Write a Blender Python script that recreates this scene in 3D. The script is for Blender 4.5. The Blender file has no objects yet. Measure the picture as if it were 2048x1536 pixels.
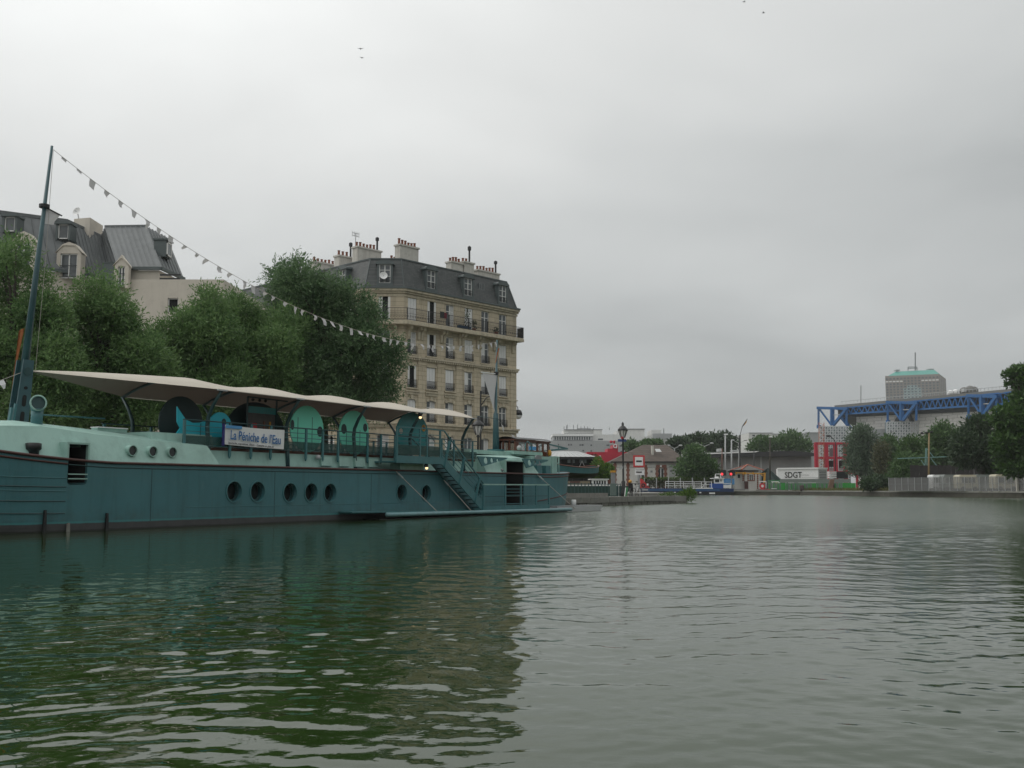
import bpy, bmesh, math, random
import numpy as np
from mathutils import Vector, Matrix

# ------------------------------------------------------------------ camera, sky, sun, exposure
SC = bpy.context.scene
COL = SC.collection
H, F, PITCH = 1.2, 2000.0, math.atan(210 / 2000)
CP, SP = math.cos(PITCH), math.sin(PITCH)
cam_d = bpy.data.cameras.new('camera'); cam = bpy.data.objects.new('camera', cam_d); COL.objects.link(cam)
cam.location = (0, 0, H); cam.rotation_euler = (math.pi / 2 + PITCH, 0, 0)
cam_d.sensor_width = 36.0; cam_d.lens = 36.0 * F / 2048; cam_d.clip_start = 0.1; cam_d.clip_end = 9000
SC.camera = cam
SC.view_settings.view_transform = 'Standard'; SC.view_settings.look = 'None'
SC.view_settings.exposure = 0.0; SC.view_settings.gamma = 1.0; SC.view_settings.use_curve_mapping = False
SC.render.engine = 'CYCLES'
SC.cycles.max_bounces = 6; SC.cycles.diffuse_bounces = 3; SC.cycles.glossy_bounces = 3
SC.cycles.transmission_bounces = 2; SC.cycles.transparent_max_bounces = 6
SC.cycles.caustics_reflective = False; SC.cycles.caustics_refractive = False
try:
    SC.cycles.use_denoising = True; SC.cycles.denoiser = 'OPENIMAGEDENOISE'
except Exception: pass

SUN_EL, SUN_AZ = math.radians(52), math.radians(-70)      # azimuth from +Y towards +X
W = bpy.data.worlds.new('World'); SC.world = W; W.use_nodes = True
wt = W.node_tree; wt.nodes.clear()
def wn(t, **k):
    n = wt.nodes.new(t)
    for a, b in k.items(): setattr(n, a, b)
    return n
def wmath(op, a, b=None, clamp=False):
    n = wn('ShaderNodeMath', operation=op); n.use_clamp = clamp
    for i, x in enumerate((a, b)):
        if x is None: continue
        if isinstance(x, (int, float)): n.inputs[i].default_value = x
        else: wt.links.new(x, n.inputs[i])
    return n.outputs[0]
tc = wn('ShaderNodeTexCoord'); sx = wn('ShaderNodeSeparateXYZ'); wt.links.new(tc.outputs['Generated'], sx.inputs[0])
el = wmath('MAXIMUM', sx.outputs['Z'], 0.0)
# overcast dome: brightens from the horizon to the zenith, a little brighter to the left
lum = wmath('ADD', wmath('MULTIPLY', wmath('POWER', el, 0.80), 0.74), 0.385)
side = wmath('ADD', wmath('MULTIPLY', sx.outputs['X'], -0.40), 1.045)
lum = wmath('MULTIPLY', lum, side)
# cloud sheet seen in perspective: direction divided by height
den = wmath('ADD', el, 0.16)
cx = wn('ShaderNodeCombineXYZ')
wt.links.new(wmath('DIVIDE', sx.outputs['X'], den), cx.inputs[0]); wt.links.new(wmath('DIVIDE', sx.outputs['Y'], den), cx.inputs[1])
cx.inputs[2].default_value = 3.7
nz = wn('ShaderNodeTexNoise'); nz.inputs['Scale'].default_value = 0.85; nz.inputs['Detail'].default_value = 4.0; nz.inputs['Roughness'].default_value = 0.48
nz.inputs['Distortion'].default_value = 0.35
wt.links.new(cx.outputs[0], nz.inputs['Vector'])
cl = wmath('ADD', wmath('MULTIPLY', wmath('SUBTRACT', nz.outputs['Fac'], 0.5), 0.78), 1.02)
lum = wmath('MULTIPLY', lum, cl)
cr = wn('ShaderNodeMix', data_type='RGBA')
wt.links.new(wmath('MULTIPLY', lum, 1.25, True), cr.inputs['Factor'])
cr.inputs['A'].default_value = (0.925, 1.0, 1.02, 1); cr.inputs['B'].default_value = (0.985, 1.0, 0.985, 1)
vm = wn('ShaderNodeVectorMath', operation='SCALE'); wt.links.new(cr.outputs['Result'], vm.inputs[0]); wt.links.new(lum, vm.inputs['Scale'])
bg_cloud = wn('ShaderNodeBackground'); bg_cloud.inputs['Strength'].default_value = 1.0
wt.links.new(vm.outputs[0], bg_cloud.inputs['Color'])
sky = wn('ShaderNodeTexSky', sky_type='NISHITA'); sky.sun_disc = False
sky.sun_elevation = SUN_EL; sky.sun_rotation = SUN_AZ
bg_sky = wn('ShaderNodeBackground'); bg_sky.inputs['Strength'].default_value = 0.06
wt.links.new(sky.outputs[0], bg_sky.inputs['Color'])
mx = wn('ShaderNodeMixShader'); mx.inputs[0].default_value = 0.95
wt.links.new(bg_sky.outputs[0], mx.inputs[1]); wt.links.new(bg_cloud.outputs[0], mx.inputs[2])
wo = wn('ShaderNodeOutputWorld'); wt.links.new(mx.outputs[0], wo.inputs['Surface'])

sun_d = bpy.data.lights.new('sun', 'SUN'); sun = bpy.data.objects.new('sun', sun_d); COL.objects.link(sun)
sun_d.energy = 0.75; sun_d.angle = math.radians(40); sun_d.color = (1.0, 0.97, 0.92)
sd = Vector((math.sin(SUN_AZ) * math.cos(SUN_EL), math.cos(SUN_AZ) * math.cos(SUN_EL), math.sin(SUN_EL)))
sun.rotation_euler = (-sd).to_track_quat('-Z', 'Y').to_euler(); sun.location = (0, 0, 200)

# ------------------------------------------------------------------ measuring helpers (real places from the photograph's sight lines)
def ray(px, py):
    a = (px - 1024) / F; b = (768 - py) / F
    return (a, CP - b * SP, SP + b * CP)
def at(px, py, Y):
    r = ray(px, py); t = Y / r[1]
    return Vector((r[0] * t, Y, H + r[2] * t))
def X_(px, Y, py=930): return at(px, py, Y).x
def Z_(py, Y, px=1024): return at(px, py, Y).z

# ------------------------------------------------------------------ mesh builder
class MB:
    def __init__(s): s.v = []; s.f = []
    def add(s, vs, fs):
        o = len(s.v); s.v += [tuple(p) for p in vs]; s.f += [tuple(i + o for i in q) for q in fs]; return s
    def box(s, x0, x1, y0, y1, z0, z1):
        return s.add([(x0,y0,z0),(x1,y0,z0),(x1,y1,z0),(x0,y1,z0),(x0,y0,z1),(x1,y0,z1),(x1,y1,z1),(x0,y1,z1)],
                     [(3,2,1,0),(4,5,6,7),(0,1,5,4),(1,2,6,5),(2,3,7,6),(3,0,4,7)])
    def poly(s, pts): return s.add(pts, [tuple(range(len(pts)))])
    def prism(s, pts, ext):
        n = len(pts); e = Vector(ext); a = [Vector(p) for p in pts]
        return s.add(a + [p + e for p in a], [tuple(range(n - 1, -1, -1)), tuple(range(n, 2 * n))] +
                     [(i, (i + 1) % n, n + (i + 1) % n, n + i) for i in range(n)])
    def bar(s, p, q, w, h=None, up=(0, 0, 1)):
        p, q = Vector(p), Vector(q); d = q - p
        if d.length < 1e-6: return s
        d.normalize(); u = Vector(up)
        if abs(d.dot(u)) > 0.98: u = Vector((0, 1, 0)) if abs(d.y) < .9 else Vector((1, 0, 0))
        a = d.cross(u).normalized(); b = a.cross(d).normalized(); a *= w / 2; b *= (h or w) / 2
        return s.add([p-a-b,p+a-b,p+a+b,p-a+b,q-a-b,q+a-b,q+a+b,q-a+b],
                     [(3,2,1,0),(4,5,6,7),(0,1,5,4),(1,2,6,5),(2,3,7,6),(3,0,4,7)])
    def tube(s, pts, r, n=6, caps=True):
        pts = [Vector(p) for p in pts]; m = len(pts); rs = r if isinstance(r, (list, tuple)) else [r] * m
        vs = []; ref = None
        for i, p in enumerate(pts):
            d = (pts[min(i + 1, m - 1)] - pts[max(i - 1, 0)]).normalized()
            if ref is None or abs(d.dot(ref)) > .95: ref = Vector((0, 0, 1)) if abs(d.z) < .9 else Vector((1, 0, 0))
            a = d.cross(ref).normalized(); b = d.cross(a).normalized()
            for k in range(n):
                t = 2 * math.pi * k / n; vs.append(p + (a * math.cos(t) + b * math.sin(t)) * rs[i])
        fs = [(i*n+k, i*n+(k+1)%n, (i+1)*n+(k+1)%n, (i+1)*n+k) for i in range(m-1) for k in range(n)]
        if caps: fs += [tuple(range(n - 1, -1, -1)), tuple(range((m - 1) * n, m * n))]
        return s.add(vs, fs)
    def lathe(s, prof, n=12, c=(0, 0, 0)):
        c = Vector(c); vs = []; m = len(prof)
        for r, z in prof:
            for k in range(n):
                t = 2 * math.pi * k / n; vs.append(c + Vector((r * math.cos(t), r * math.sin(t), z)))
        fs = [(i*n+k, i*n+(k+1)%n, (i+1)*n+(k+1)%n, (i+1)*n+k) for i in range(m-1) for k in range(n)]
        fs += [tuple(range(n - 1, -1, -1)), tuple(range((m - 1) * n, m * n))]
        return s.add(vs, fs)
    def disc(s, c, axis, r0, r1, thick, n=20):
        """ring or disc with thickness; axis = unit vector, r0 inner radius (0 for a disc)"""
        c = Vector(c); ax = Vector(axis).normalized(); ref = Vector((0, 0, 1)) if abs(ax.z) < .9 else Vector((1, 0, 0))
        a = ax.cross(ref).normalized(); b = a.cross(ax)
        ring = lambda r, o: [c + ax * o + (a * math.cos(2*math.pi*k/n) + b * math.sin(2*math.pi*k/n)) * r for k in range(n)]
        if r0 <= 0:
            return s.add(ring(r1, 0) + ring(r1, thick), [tuple(range(n)), tuple(range(2*n-1, n-1, -1))] + [(k, n+k, n+(k+1)%n, (k+1)%n) for k in range(n)])
        vs = ring(r0, 0) + ring(r1, 0) + ring(r1, thick) + ring(r0, thick)
        fs = []
        for j in range(4):
            for k in range(n):
                k2 = (k + 1) % n; fs.append((j*n+k, j*n+k2, ((j+1)%4)*n+k2, ((j+1)%4)*n+k))
        return s.add(vs, fs)
    def grid(s, P):
        """P[i][j] points"""
        n, m = len(P), len(P[0])
        return s.add([p for r in P for p in r], [(i*m+j, i*m+j+1, (i+1)*m+j+1, (i+1)*m+j) for i in range(n-1) for j in range(m-1)])
    def ball(s, c, r, n=10, m=7, sc=(1, 1, 1)):
        c = Vector(c); vs = []
        for i in range(m + 1):
            t = math.pi * i / m
            for k in range(n):
                p = 2 * math.pi * k / n; vs.append(c + Vector((r*sc[0]*math.sin(t)*math.cos(p), r*sc[1]*math.sin(t)*math.sin(p), r*sc[2]*math.cos(t))))
        return s.add(vs, [(i*n+k, (i+1)*n+k, (i+1)*n+(k+1)%n, i*n+(k+1)%n) for i in range(m) for k in range(n)])
    def mesh(s, name, m, smooth=False, world_of=None):
        me = bpy.data.meshes.new(name)
        vs = s.v
        if world_of is not None:
            inv = wmat(world_of).inverted(); vs = [tuple(inv @ Vector(p)) for p in vs]
        me.from_pydata(vs, [], s.f); me.validate(); me.update()
        bm = bmesh.new(); bm.from_mesh(me); bmesh.ops.recalc_face_normals(bm, faces=bm.faces); bm.to_mesh(me); bm.free()
        if m: me.materials.append(m)
        if smooth:
            for p in me.polygons: p.use_smooth = True
        return me
    def build(s, name, m, parent=None, smooth=False, world=False):
        me = s.mesh(name, m, smooth, parent if world else None)
        return inst(me, name, parent)
def wmat(o):
    M = o.matrix_basis.copy()
    return wmat(o.parent) @ M if o.parent else M
def inst(me, name, parent=None, loc=None, rz=0.0):
    o = bpy.data.objects.new(name, me); COL.objects.link(o)
    if parent: o.parent = parent
    if loc is not None: o.location = loc
    if rz: o.rotation_euler = (0, 0, rz)
    return o
def tag(o, label, cat, group=None, kind=None):
    if label: o['label'] = label
    if cat: o['category'] = cat
    if group: o['group'] = group
    if kind: o['kind'] = kind
    return o
def thing(name, label, cat, loc=(0, 0, 0), rz=0.0, group=None):
    o = bpy.data.objects.new(name, None); COL.objects.link(o); o.empty_display_size = 0.3
    o.location = loc; o.rotation_euler = (0, 0, rz)
    return tag(o, label, cat, group)
def struct(name, mb, m, smooth=False):
    o = mb.build(name, m, None, smooth); o['kind'] = 'structure'; return o
def dup(root, loc, rz=None, label=None):
    r = root.copy(); COL.objects.link(r); r.location = loc
    if rz is not None: r.rotation_euler = (0, 0, rz)
    if label: r['label'] = label
    for ch in list(root.children):
        c = ch.copy(); COL.objects.link(c); c.parent = r
        for g in ch.children:
            d = g.copy(); COL.objects.link(d); d.parent = c
    return r
def text_mesh(body, size, m, name='lettering', bold=0.0, align='LEFT'):
    cu = bpy.data.curves.new(name, 'FONT'); cu.body = body; cu.size = size; cu.align_x = align
    cu.offset = bold; cu.extrude = 0.002; cu.resolution_u = 3
    o = bpy.data.objects.new(name, cu); COL.objects.link(o)
    dg = bpy.context.evaluated_depsgraph_get()
    me = bpy.data.meshes.new_from_object(o.evaluated_get(dg)); bpy.data.objects.remove(o)
    me.materials.clear(); me.materials.append(m); return me
def hole_wall(mb, x0, x1, z0, z1, holes, y=0.0, depth=0.25):
    """front faces of a wall in the plane y with rectangular openings and their reveals"""
    xs = sorted(set([x0, x1] + [a for h in holes for a in h[:2]])); zs = sorted(set([z0, z1] + [a for h in holes for a in h[2:]]))
    xs = [x for x in xs if x0 <= x <= x1]; zs = [z for z in zs if z0 <= z <= z1]
    for i in range(len(xs) - 1):
        for j in range(len(zs) - 1):
            cx, cz = (xs[i] + xs[i+1]) / 2, (zs[j] + zs[j+1]) / 2
            if any(h[0] < cx < h[1] and h[2] < cz < h[3] for h in holes): continue
            mb.poly([(xs[i], y, zs[j]), (xs[i+1], y, zs[j]), (xs[i+1], y, zs[j+1]), (xs[i], y, zs[j+1])])
    for a, b, c, d in holes:
        for p, q in (((a, c), (b, c)), ((b, c), (b, d)), ((b, d), (a, d)), ((a, d), (a, c))):
            mb.poly([(p[0], y, p[1]), (q[0], y, q[1]), (q[0], y + depth, q[1]), (p[0], y + depth, p[1])])
    return mb

# ------------------------------------------------------------------ materials
def newmat(name):
    m = bpy.data.materials.new(name); m.use_nodes = True
    nt = m.node_tree; b = nt.nodes['Principled BSDF']; return m, nt, b
def nmath(nt, op, a, b=None, clamp=False):
    n = nt.nodes.new('ShaderNodeMath'); n.operation = op; n.use_clamp = clamp
    for i, x in enumerate((a, b)):
        if x is None: continue
        if isinstance(x, (int, float)): n.inputs[i].default_value = x
        else: nt.links.new(x, n.inputs[i])
    return n.outputs[0]
def nnoise(nt, vec, scale, detail=3.0, rough=0.5, stretch=None):
    n = nt.nodes.new('ShaderNodeTexNoise'); n.inputs['Scale'].default_value = scale
    n.inputs['Detail'].default_value = detail; n.inputs['Roughness'].default_value = rough
    if stretch:
        mp = nt.nodes.new('ShaderNodeMapping'); mp.inputs['Scale'].default_value = stretch
        nt.links.new(vec, mp.inputs['Vector']); vec = mp.outputs[0]
    nt.links.new(vec, n.inputs['Vector']); return n.outputs['Fac']
def nmix(nt, f, a, b, blend='MIX'):
    n = nt.nodes.new('ShaderNodeMix'); n.data_type = 'RGBA'; n.blend_type = blend
    for nm, x in (('Factor', f), ('A', a), ('B', b)):
        if isinstance(x, (int, float)): n.inputs[nm].default_value = x
        elif isinstance(x, tuple): n.inputs[nm].default_value = x if len(x) == 4 else x + (1,)
        else: nt.links.new(x, n.inputs[nm])
    return n.outputs['Result']
def nramp(nt, f, lo, hi):
    n = nt.nodes.new('ShaderNodeMapRange'); n.inputs['From Min'].default_value = lo; n.inputs['From Max'].default_value = hi
    nt.links.new(f, n.inputs['Value']); return n.outputs[0]
def npos(nt): return nt.nodes.new('ShaderNodeNewGeometry').outputs['Position']
def nobj(nt): return nt.nodes.new('ShaderNodeTexCoord').outputs['Object']
def nbump(nt, b, h, strength=0.3, dist=0.02):
    n = nt.nodes.new('ShaderNodeBump'); n.inputs['Strength'].default_value = strength; n.inputs['Distance'].default_value = dist
    nt.links.new(h, n.inputs['Height']); nt.links.new(n.outputs[0], b.inputs['Normal'])
def mat(name, col, rough=0.6, var=0.25, scale=1.5, dirt=None, dirt_amt=0.0, streak=0.0, bump=0.0, metal=0.0, spec=0.5):
    """painted or plain surface: mottled colour, optional grime and vertical streaks"""
    m, nt, b = newmat(name); P = npos(nt)
    n1 = nnoise(nt, P, scale, 4, 0.6)
    c = nmix(nt, n1, tuple(x * (1 - var) for x in col), tuple(min(x * (1 + var), .95) for x in col))
    d = dirt or tuple(x * 0.35 for x in col)
    if dirt_amt: c = nmix(nt, nmath(nt, 'MULTIPLY', nramp(nt, nnoise(nt, P, scale * 2.3, 5, 0.65), .5, .75), dirt_amt, True), c, d)
    if streak: c = nmix(nt, nmath(nt, 'MULTIPLY', nramp(nt, nnoise(nt, P, 1.0, 4, .6, (2.6, 2.6, .22)), .48, .75), streak, True), c, d)
    nt.links.new(c, b.inputs['Base Color'])
    b.inputs['Roughness'].default_value = rough; b.inputs['Metallic'].default_value = metal; b.inputs['Specular IOR Level'].default_value = spec
    if bump: nbump(nt, b, nnoise(nt, P, scale * 12, 3, .6), bump, .03)
    return m
def glass_mat(name, col=(0.02, 0.025, 0.025), rough=0.08):
    m, nt, b = newmat(name)
    c = nmix(nt, nnoise(nt, npos(nt), .9, 2), tuple(x * .5 for x in col), tuple(x * 1.8 for x in col))
    nt.links.new(c, b.inputs['Base Color']); b.inputs['Roughness'].default_value = rough; b.inputs['IOR'].default_value = 1.5
    return m
def emit_mat(name, col, s):
    m, nt, b = newmat(name); b.inputs['Base Color'].default_value = col + (1,); b.inputs['Emission Color'].default_value = col + (1,)
    b.inputs['Emission Strength'].default_value = s; return m
def brick_mat(name, c1, c2, mortar, bw, rh, msize=0.012, rot=0.0, rough=.85, bump=.4, var=.2, streak=0.0):
    """courses on a vertical wall: local x runs along the wall, local z is up"""
    m, nt, b = newmat(name)
    o = nobj(nt); sp = nt.nodes.new('ShaderNodeSeparateXYZ'); nt.links.new(o, sp.inputs[0])
    cb = nt.nodes.new('ShaderNodeCombineXYZ')
    nt.links.new(nmath(nt, 'ADD', sp.outputs[0], sp.outputs[1]), cb.inputs[0]); nt.links.new(sp.outputs[2], cb.inputs[1])
    br = nt.nodes.new('ShaderNodeTexBrick'); nt.links.new(cb.outputs[0], br.inputs['Vector'])
    br.inputs['Color1'].default_value = c1 + (1,); br.inputs['Color2'].default_value = c2 + (1,); br.inputs['Mortar'].default_value = mortar + (1,)
    br.inputs['Scale'].default_value = 1.0; br.inputs['Brick Width'].default_value = bw; br.inputs['Row Height'].default_value = rh
    br.inputs['Mortar Size'].default_value = msize; br.inputs['Bias'].default_value = -.2
    c = br.outputs['Color']; P = npos(nt)
    n = nnoise(nt, P, .7, 5, .6)
    c = nmix(nt, 1.0, c, nmix(nt, n, (1 - var,) * 3, (1 + var,) * 3), 'MULTIPLY')
    if streak: c = nmix(nt, nmath(nt, 'MULTIPLY', nramp(nt, nnoise(nt, P, 1.0, 4, .6, (1.6, 1.6, .18)), .5, .75), streak, True), c, tuple(x * .3 for x in c1))
    nt.links.new(c, b.inputs['Base Color']); b.inputs['Roughness'].default_value = rough
    nbump(nt, b, nmath(nt, 'ADD', nmath(nt, 'MULTIPLY', br.outputs['Fac'], -1.0), nmath(nt, 'MULTIPLY', nnoise(nt, P, 9, 3), .5)), bump, .02)
    return m
def leaf_mat(name, c_lo, c_hi, trans=0.25, rough=.55):
    m, nt, b = newmat(name)
    g = nt.nodes.new('ShaderNodeNewGeometry')
    f = nmath(nt, 'ADD', nmath(nt, 'MULTIPLY', g.outputs['Random Per Island'], .55), nmath(nt, 'MULTIPLY', nnoise(nt, g.outputs['Position'], .55, 3), .75))
    f = nramp(nt, f, .3, 1.0)
    c = nmix(nt, f, c_lo, c_hi); nt.links.new(c, b.inputs['Base Color'])
    b.inputs['Roughness'].default_value = rough; b.inputs['Specular IOR Level'].default_value = .3
    tr = nt.nodes.new('ShaderNodeBsdfTranslucent'); nt.links.new(c, tr.inputs['Color'])
    ms = nt.nodes.new('ShaderNodeMixShader'); ms.inputs[0].default_value = trans
    nt.links.new(b.outputs[0], ms.inputs[1]); nt.links.new(tr.outputs[0], ms.inputs[2])
    nt.links.new(ms.outputs[0], nt.nodes['Material Output'].inputs['Surface']); return m

def hull_mat():
    m, nt, b = newmat('hull_paint')
    P = npos(nt); O = nobj(nt); sp = nt.nodes.new('ShaderNodeSeparateXYZ'); nt.links.new(O, sp.inputs[0]); z = sp.outputs[2]
    n1 = nnoise(nt, O, .55, 5, .62)
    c = nmix(nt, n1, (.040, .130, .148), (.068, .195, .214))
    # plate seams and rust runs
    c = nmix(nt, nmath(nt, 'MULTIPLY', nramp(nt, nnoise(nt, O, 1.0, 4, .65, (3.2, 3.2, .25)), .52, .78), .5, True), c, (.03, .075, .078))
    c = nmix(nt, nmath(nt, 'MULTIPLY', nramp(nt, nnoise(nt, O, 2.6, 5, .7, (1, 1, .5)), .62, .76), .45, True), c, (.11, .20, .195))
    c = nmix(nt, nmath(nt, 'MULTIPLY', nmath(nt, 'MULTIPLY', nramp(nt, nnoise(nt, O, 1.0, 3, .6, (5.5, 5.5, .16)), .63, .74), nramp(nt, z, 1.2, .1)), .55, True), c, (.085, .06, .04))
    c = nmix(nt, nmath(nt, 'MULTIPLY', nramp(nt, nnoise(nt, O, .35, 3, .6, (.4, .4, 3.2)), .5, .7), .3, True), c, (.075, .15, .15))
    film = nmath(nt, 'MULTIPLY', nmath(nt, 'MULTIPLY', nramp(nt, nmath(nt, 'ADD', z, nmath(nt, 'MULTIPLY', nmath(nt, 'SUBTRACT', nnoise(nt, O, 1.1, 5, .65, (1, 1, .35)), .5), 1.1)), .75, .2), nramp(nt, nnoise(nt, O, 3.5, 4, .6), .3, .7)), .6, True)
    c = nmix(nt, film, c, (.05, .085, .075))
    c = nmix(nt, nmath(nt, 'MULTIPLY', nmath(nt, 'SUBTRACT', nramp(nt, z, .30, .27), nramp(nt, z, .24, .22)), .55, True), c, (.055, .24, .24))
    # grey tarred belt at the waterline with a pale scum edge
    zz = nmath(nt, 'ADD', z, nmath(nt, 'MULTIPLY', nmath(nt, 'SUBTRACT', nnoise(nt, O, 2.2, 4, .6), .5), .05))
    band = nramp(nt, zz, .235, .215)
    c = nmix(nt, band, c, nmix(nt, nnoise(nt, O, 3, 4), (.04, .042, .044), (.075, .075, .075)))
    scum = nmath(nt, 'MULTIPLY', nramp(nt, zz, .06, .03), .9, True)
    c = nmix(nt, scum, c, (.02, .022, .018))
    nt.links.new(c, b.inputs['Base Color']); b.inputs['Roughness'].default_value = .42; b.inputs['Specular IOR Level'].default_value = .4
    nbump(nt, b, nnoise(nt, O, 1.4, 2), .25, .05)
    return m
M = {}
M['hull'] = hull_mat()
M['teal'] = mat('teal_steel_paint', (.05, .16, .172), .45, .2, 2, dirt_amt=.3)
M['mast_paint'] = mat('mast_paint', (.035, .095, .108), .45, .25, 1.2, dirt_amt=.3, streak=.3)
M['teal_dark'] = mat('dark_teal_steel_paint', (.02, .06, .062), .45, .2, 2)
M['pale_green'] = mat('pale_green_paint', (.30, .475, .42), .5, .1, .8, dirt=(.13, .2, .17), dirt_amt=.3, streak=.35)
M['rub'] = mat('brown_rubbing_paint', (.075, .03, .026), .6, .3, 3)
M['canvas'] = mat('cream_canvas', (.48, .44, .375), .9, .08, 1.2, dirt=(.3, .26, .22), dirt_amt=.25)
M['white'] = mat('white_paint', (.78, .78, .77), .5, .08, 2, dirt_amt=.15)
def cloth_through(m, col, f):
    # thin cloth lets some daylight through
    nt = m.node_tree; b = nt.nodes['Principled BSDF']; tr = nt.nodes.new('ShaderNodeBsdfTranslucent'); tr.inputs['Color'].default_value = col + (1,)
    ms = nt.nodes.new('ShaderNodeMixShader'); ms.inputs[0].default_value = f; nt.links.new(b.outputs[0], ms.inputs[1]); nt.links.new(tr.outputs[0], ms.inputs[2]); nt.links.new(ms.outputs[0], nt.nodes['Material Output'].inputs['Surface'])
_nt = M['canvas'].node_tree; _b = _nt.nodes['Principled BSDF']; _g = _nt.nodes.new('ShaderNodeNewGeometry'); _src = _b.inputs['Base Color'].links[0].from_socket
_nt.links.new(nmix(_nt, _g.outputs['Backfacing'], _src, (.17, .14, .115)), _b.inputs['Base Color'])      # brown underside, darkened in colour to stand in for shade below the canopy
cloth_through(M['canvas'], (.40, .30, .23), .03)
M['off_white'] = mat('off_white_cloth', (.55, .54, .55), .85, .15, 3)
cloth_through(M['off_white'], (.5, .5, .5), .3)
M['black'] = mat('black_paint', (.012, .013, .013), .5, .3, 4)
M['rubber'] = mat('black_rubber', (.015, .015, .015), .8, .3, 6)
M['rope'] = mat('pale_rope', (.4, .37, .33), .9, .2, 8)
M['dark'] = mat('unlit_interior', (.012, .014, .014), .9, .3, 2)  # near-black colour stands in for the darkness inside openings
M['glass'] = glass_mat('window_glass')
M['blue_board'] = mat('turquoise_board_paint', (.012, .40, .50), .45, .12, 1.5)
M['mint'] = mat('mint_board_paint', (.19, .74, .55), .45, .08, 1.5)
M['disc_teal'] = mat('deep_teal_board_paint', (.006, .24, .25), .4, .3, 2.5, dirt=(.1, .16, .12), dirt_amt=.35)
M['disc_dark'] = mat('blackish_green_board_paint', (.012, .035, .035), .5, .3, 2)
M['mesh_panel'] = mat('dark_green_kick_mesh', (.02, .07, .062), .6, .25, 4); M['mesh_panel'].node_tree.nodes['Principled BSDF'].inputs['Alpha'].default_value = .68
M['wood'] = mat('varnished_wood', (.13, .042, .022), .4, .35, 3, streak=.3)
M['orange'] = mat('orange_flag_cloth', (.36, .12, .04), .85, .4, 5, dirt_amt=.5)
M['blue_ink'] = mat('blue_print', (.025, .14, .36), .6, .08, 3)
M['grey_ink'] = mat('grey_print', (.12, .12, .13), .6, .1, 3)
M['light_blue'] = mat('light_blue_print', (.09, .30, .58), .6, .1, 3)
M['red'] = mat('red_paint', (.50, .025, .03), .5, .12, 2)
M['crimson'] = mat('crimson_panel_paint', (.42, .012, .035), .5, .12, .6, dirt_amt=.1)
M['yellow'] = mat('yellow_paint', (.55, .27, .03), .5, .2, 2, dirt_amt=.3)
M['grey_metal'] = mat('grey_metal', (.22, .23, .235), .45, .2, 2, dirt_amt=.25)
M['steel'] = mat('galvanised_steel', (.42, .43, .43), .45, .15, 3)
M['green_paint'] = mat('bright_green_paint', (.022, .18, .055), .5, .15, 1)
M['lamp_lit'] = emit_mat('lit_warm_lamp', (1.0, .72, .38), 1.7)
M['red_lit'] = emit_mat('lit_red_signal', (1.0, .05, .06), 1.0)
# ------------------------------------------------------------------ water, banks, quay
BO = Vector((-8.96818, 34.543872, 0)); BA = math.radians(30.318464)
BD = Vector((math.sin(BA), math.cos(BA), 0)); BN = Vector((-math.cos(BA), math.sin(BA), 0)); BRZ = math.pi / 2 - BA
def bw(u, v, z=0): return BO + BD * u + BN * v + Vector((0, 0, z))

def water_mat():
    m, nt, b = newmat('canal_water'); P = npos(nt)
    c = nmix(nt, nnoise(nt, P, .12, 2), (.012, .026, .0045), (.020, .040, .009))
    nt.links.new(c, b.inputs['Base Color']); b.inputs['IOR'].default_value = 1.40
    sp = nt.nodes.new('ShaderNodeSeparateXYZ'); nt.links.new(P, sp.inputs[0])
    # the finest ripples: hardly any in the lee of the barge, more where the breeze reaches the open basin
    open_ = nramp(nt, nmath(nt, 'ADD', sp.outputs[1], nmath(nt, 'MULTIPLY', sp.outputs[0], 1.0)), 3.0, 60.0)
    open_ = nmath(nt, 'ADD', open_, nmath(nt, 'MULTIPLY', nmath(nt, 'SUBTRACT', nnoise(nt, P, .10, 3, .55, (1, .6, 1)), .5), .35), True)
    nt.links.new(nmath(nt, 'ADD', nmath(nt, 'MULTIPLY', open_, .20), .02), b.inputs['Roughness'])
    mp = nt.nodes.new('ShaderNodeMapping'); mp.inputs['Rotation'].default_value = (0, 0, .12); mp.inputs['Scale'].default_value = (1, 1.6, 1); nt.links.new(P, mp.inputs['Vector'])
    n = nt.nodes.new('ShaderNodeTexNoise'); n.inputs['Scale'].default_value = 7.5; n.inputs['Detail'].default_value = 2; n.inputs['Roughness'].default_value = .45; n.inputs['Distortion'].default_value = .4
    nt.links.new(mp.outputs[0], n.inputs['Vector'])
    h = nmath(nt, 'MULTIPLY', n.outputs['Fac'], nmath(nt, 'ADD', nmath(nt, 'MULTIPLY', open_, .006), .0016))
    bp = nt.nodes.new('ShaderNodeBump'); bp.inputs['Strength'].default_value = 1.0; bp.inputs['Distance'].default_value = 1.0
    nt.links.new(h, bp.inputs['Height']); nt.links.new(bp.outputs[0], b.inputs['Normal'])
    return m
M['water'] = water_mat()
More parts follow.
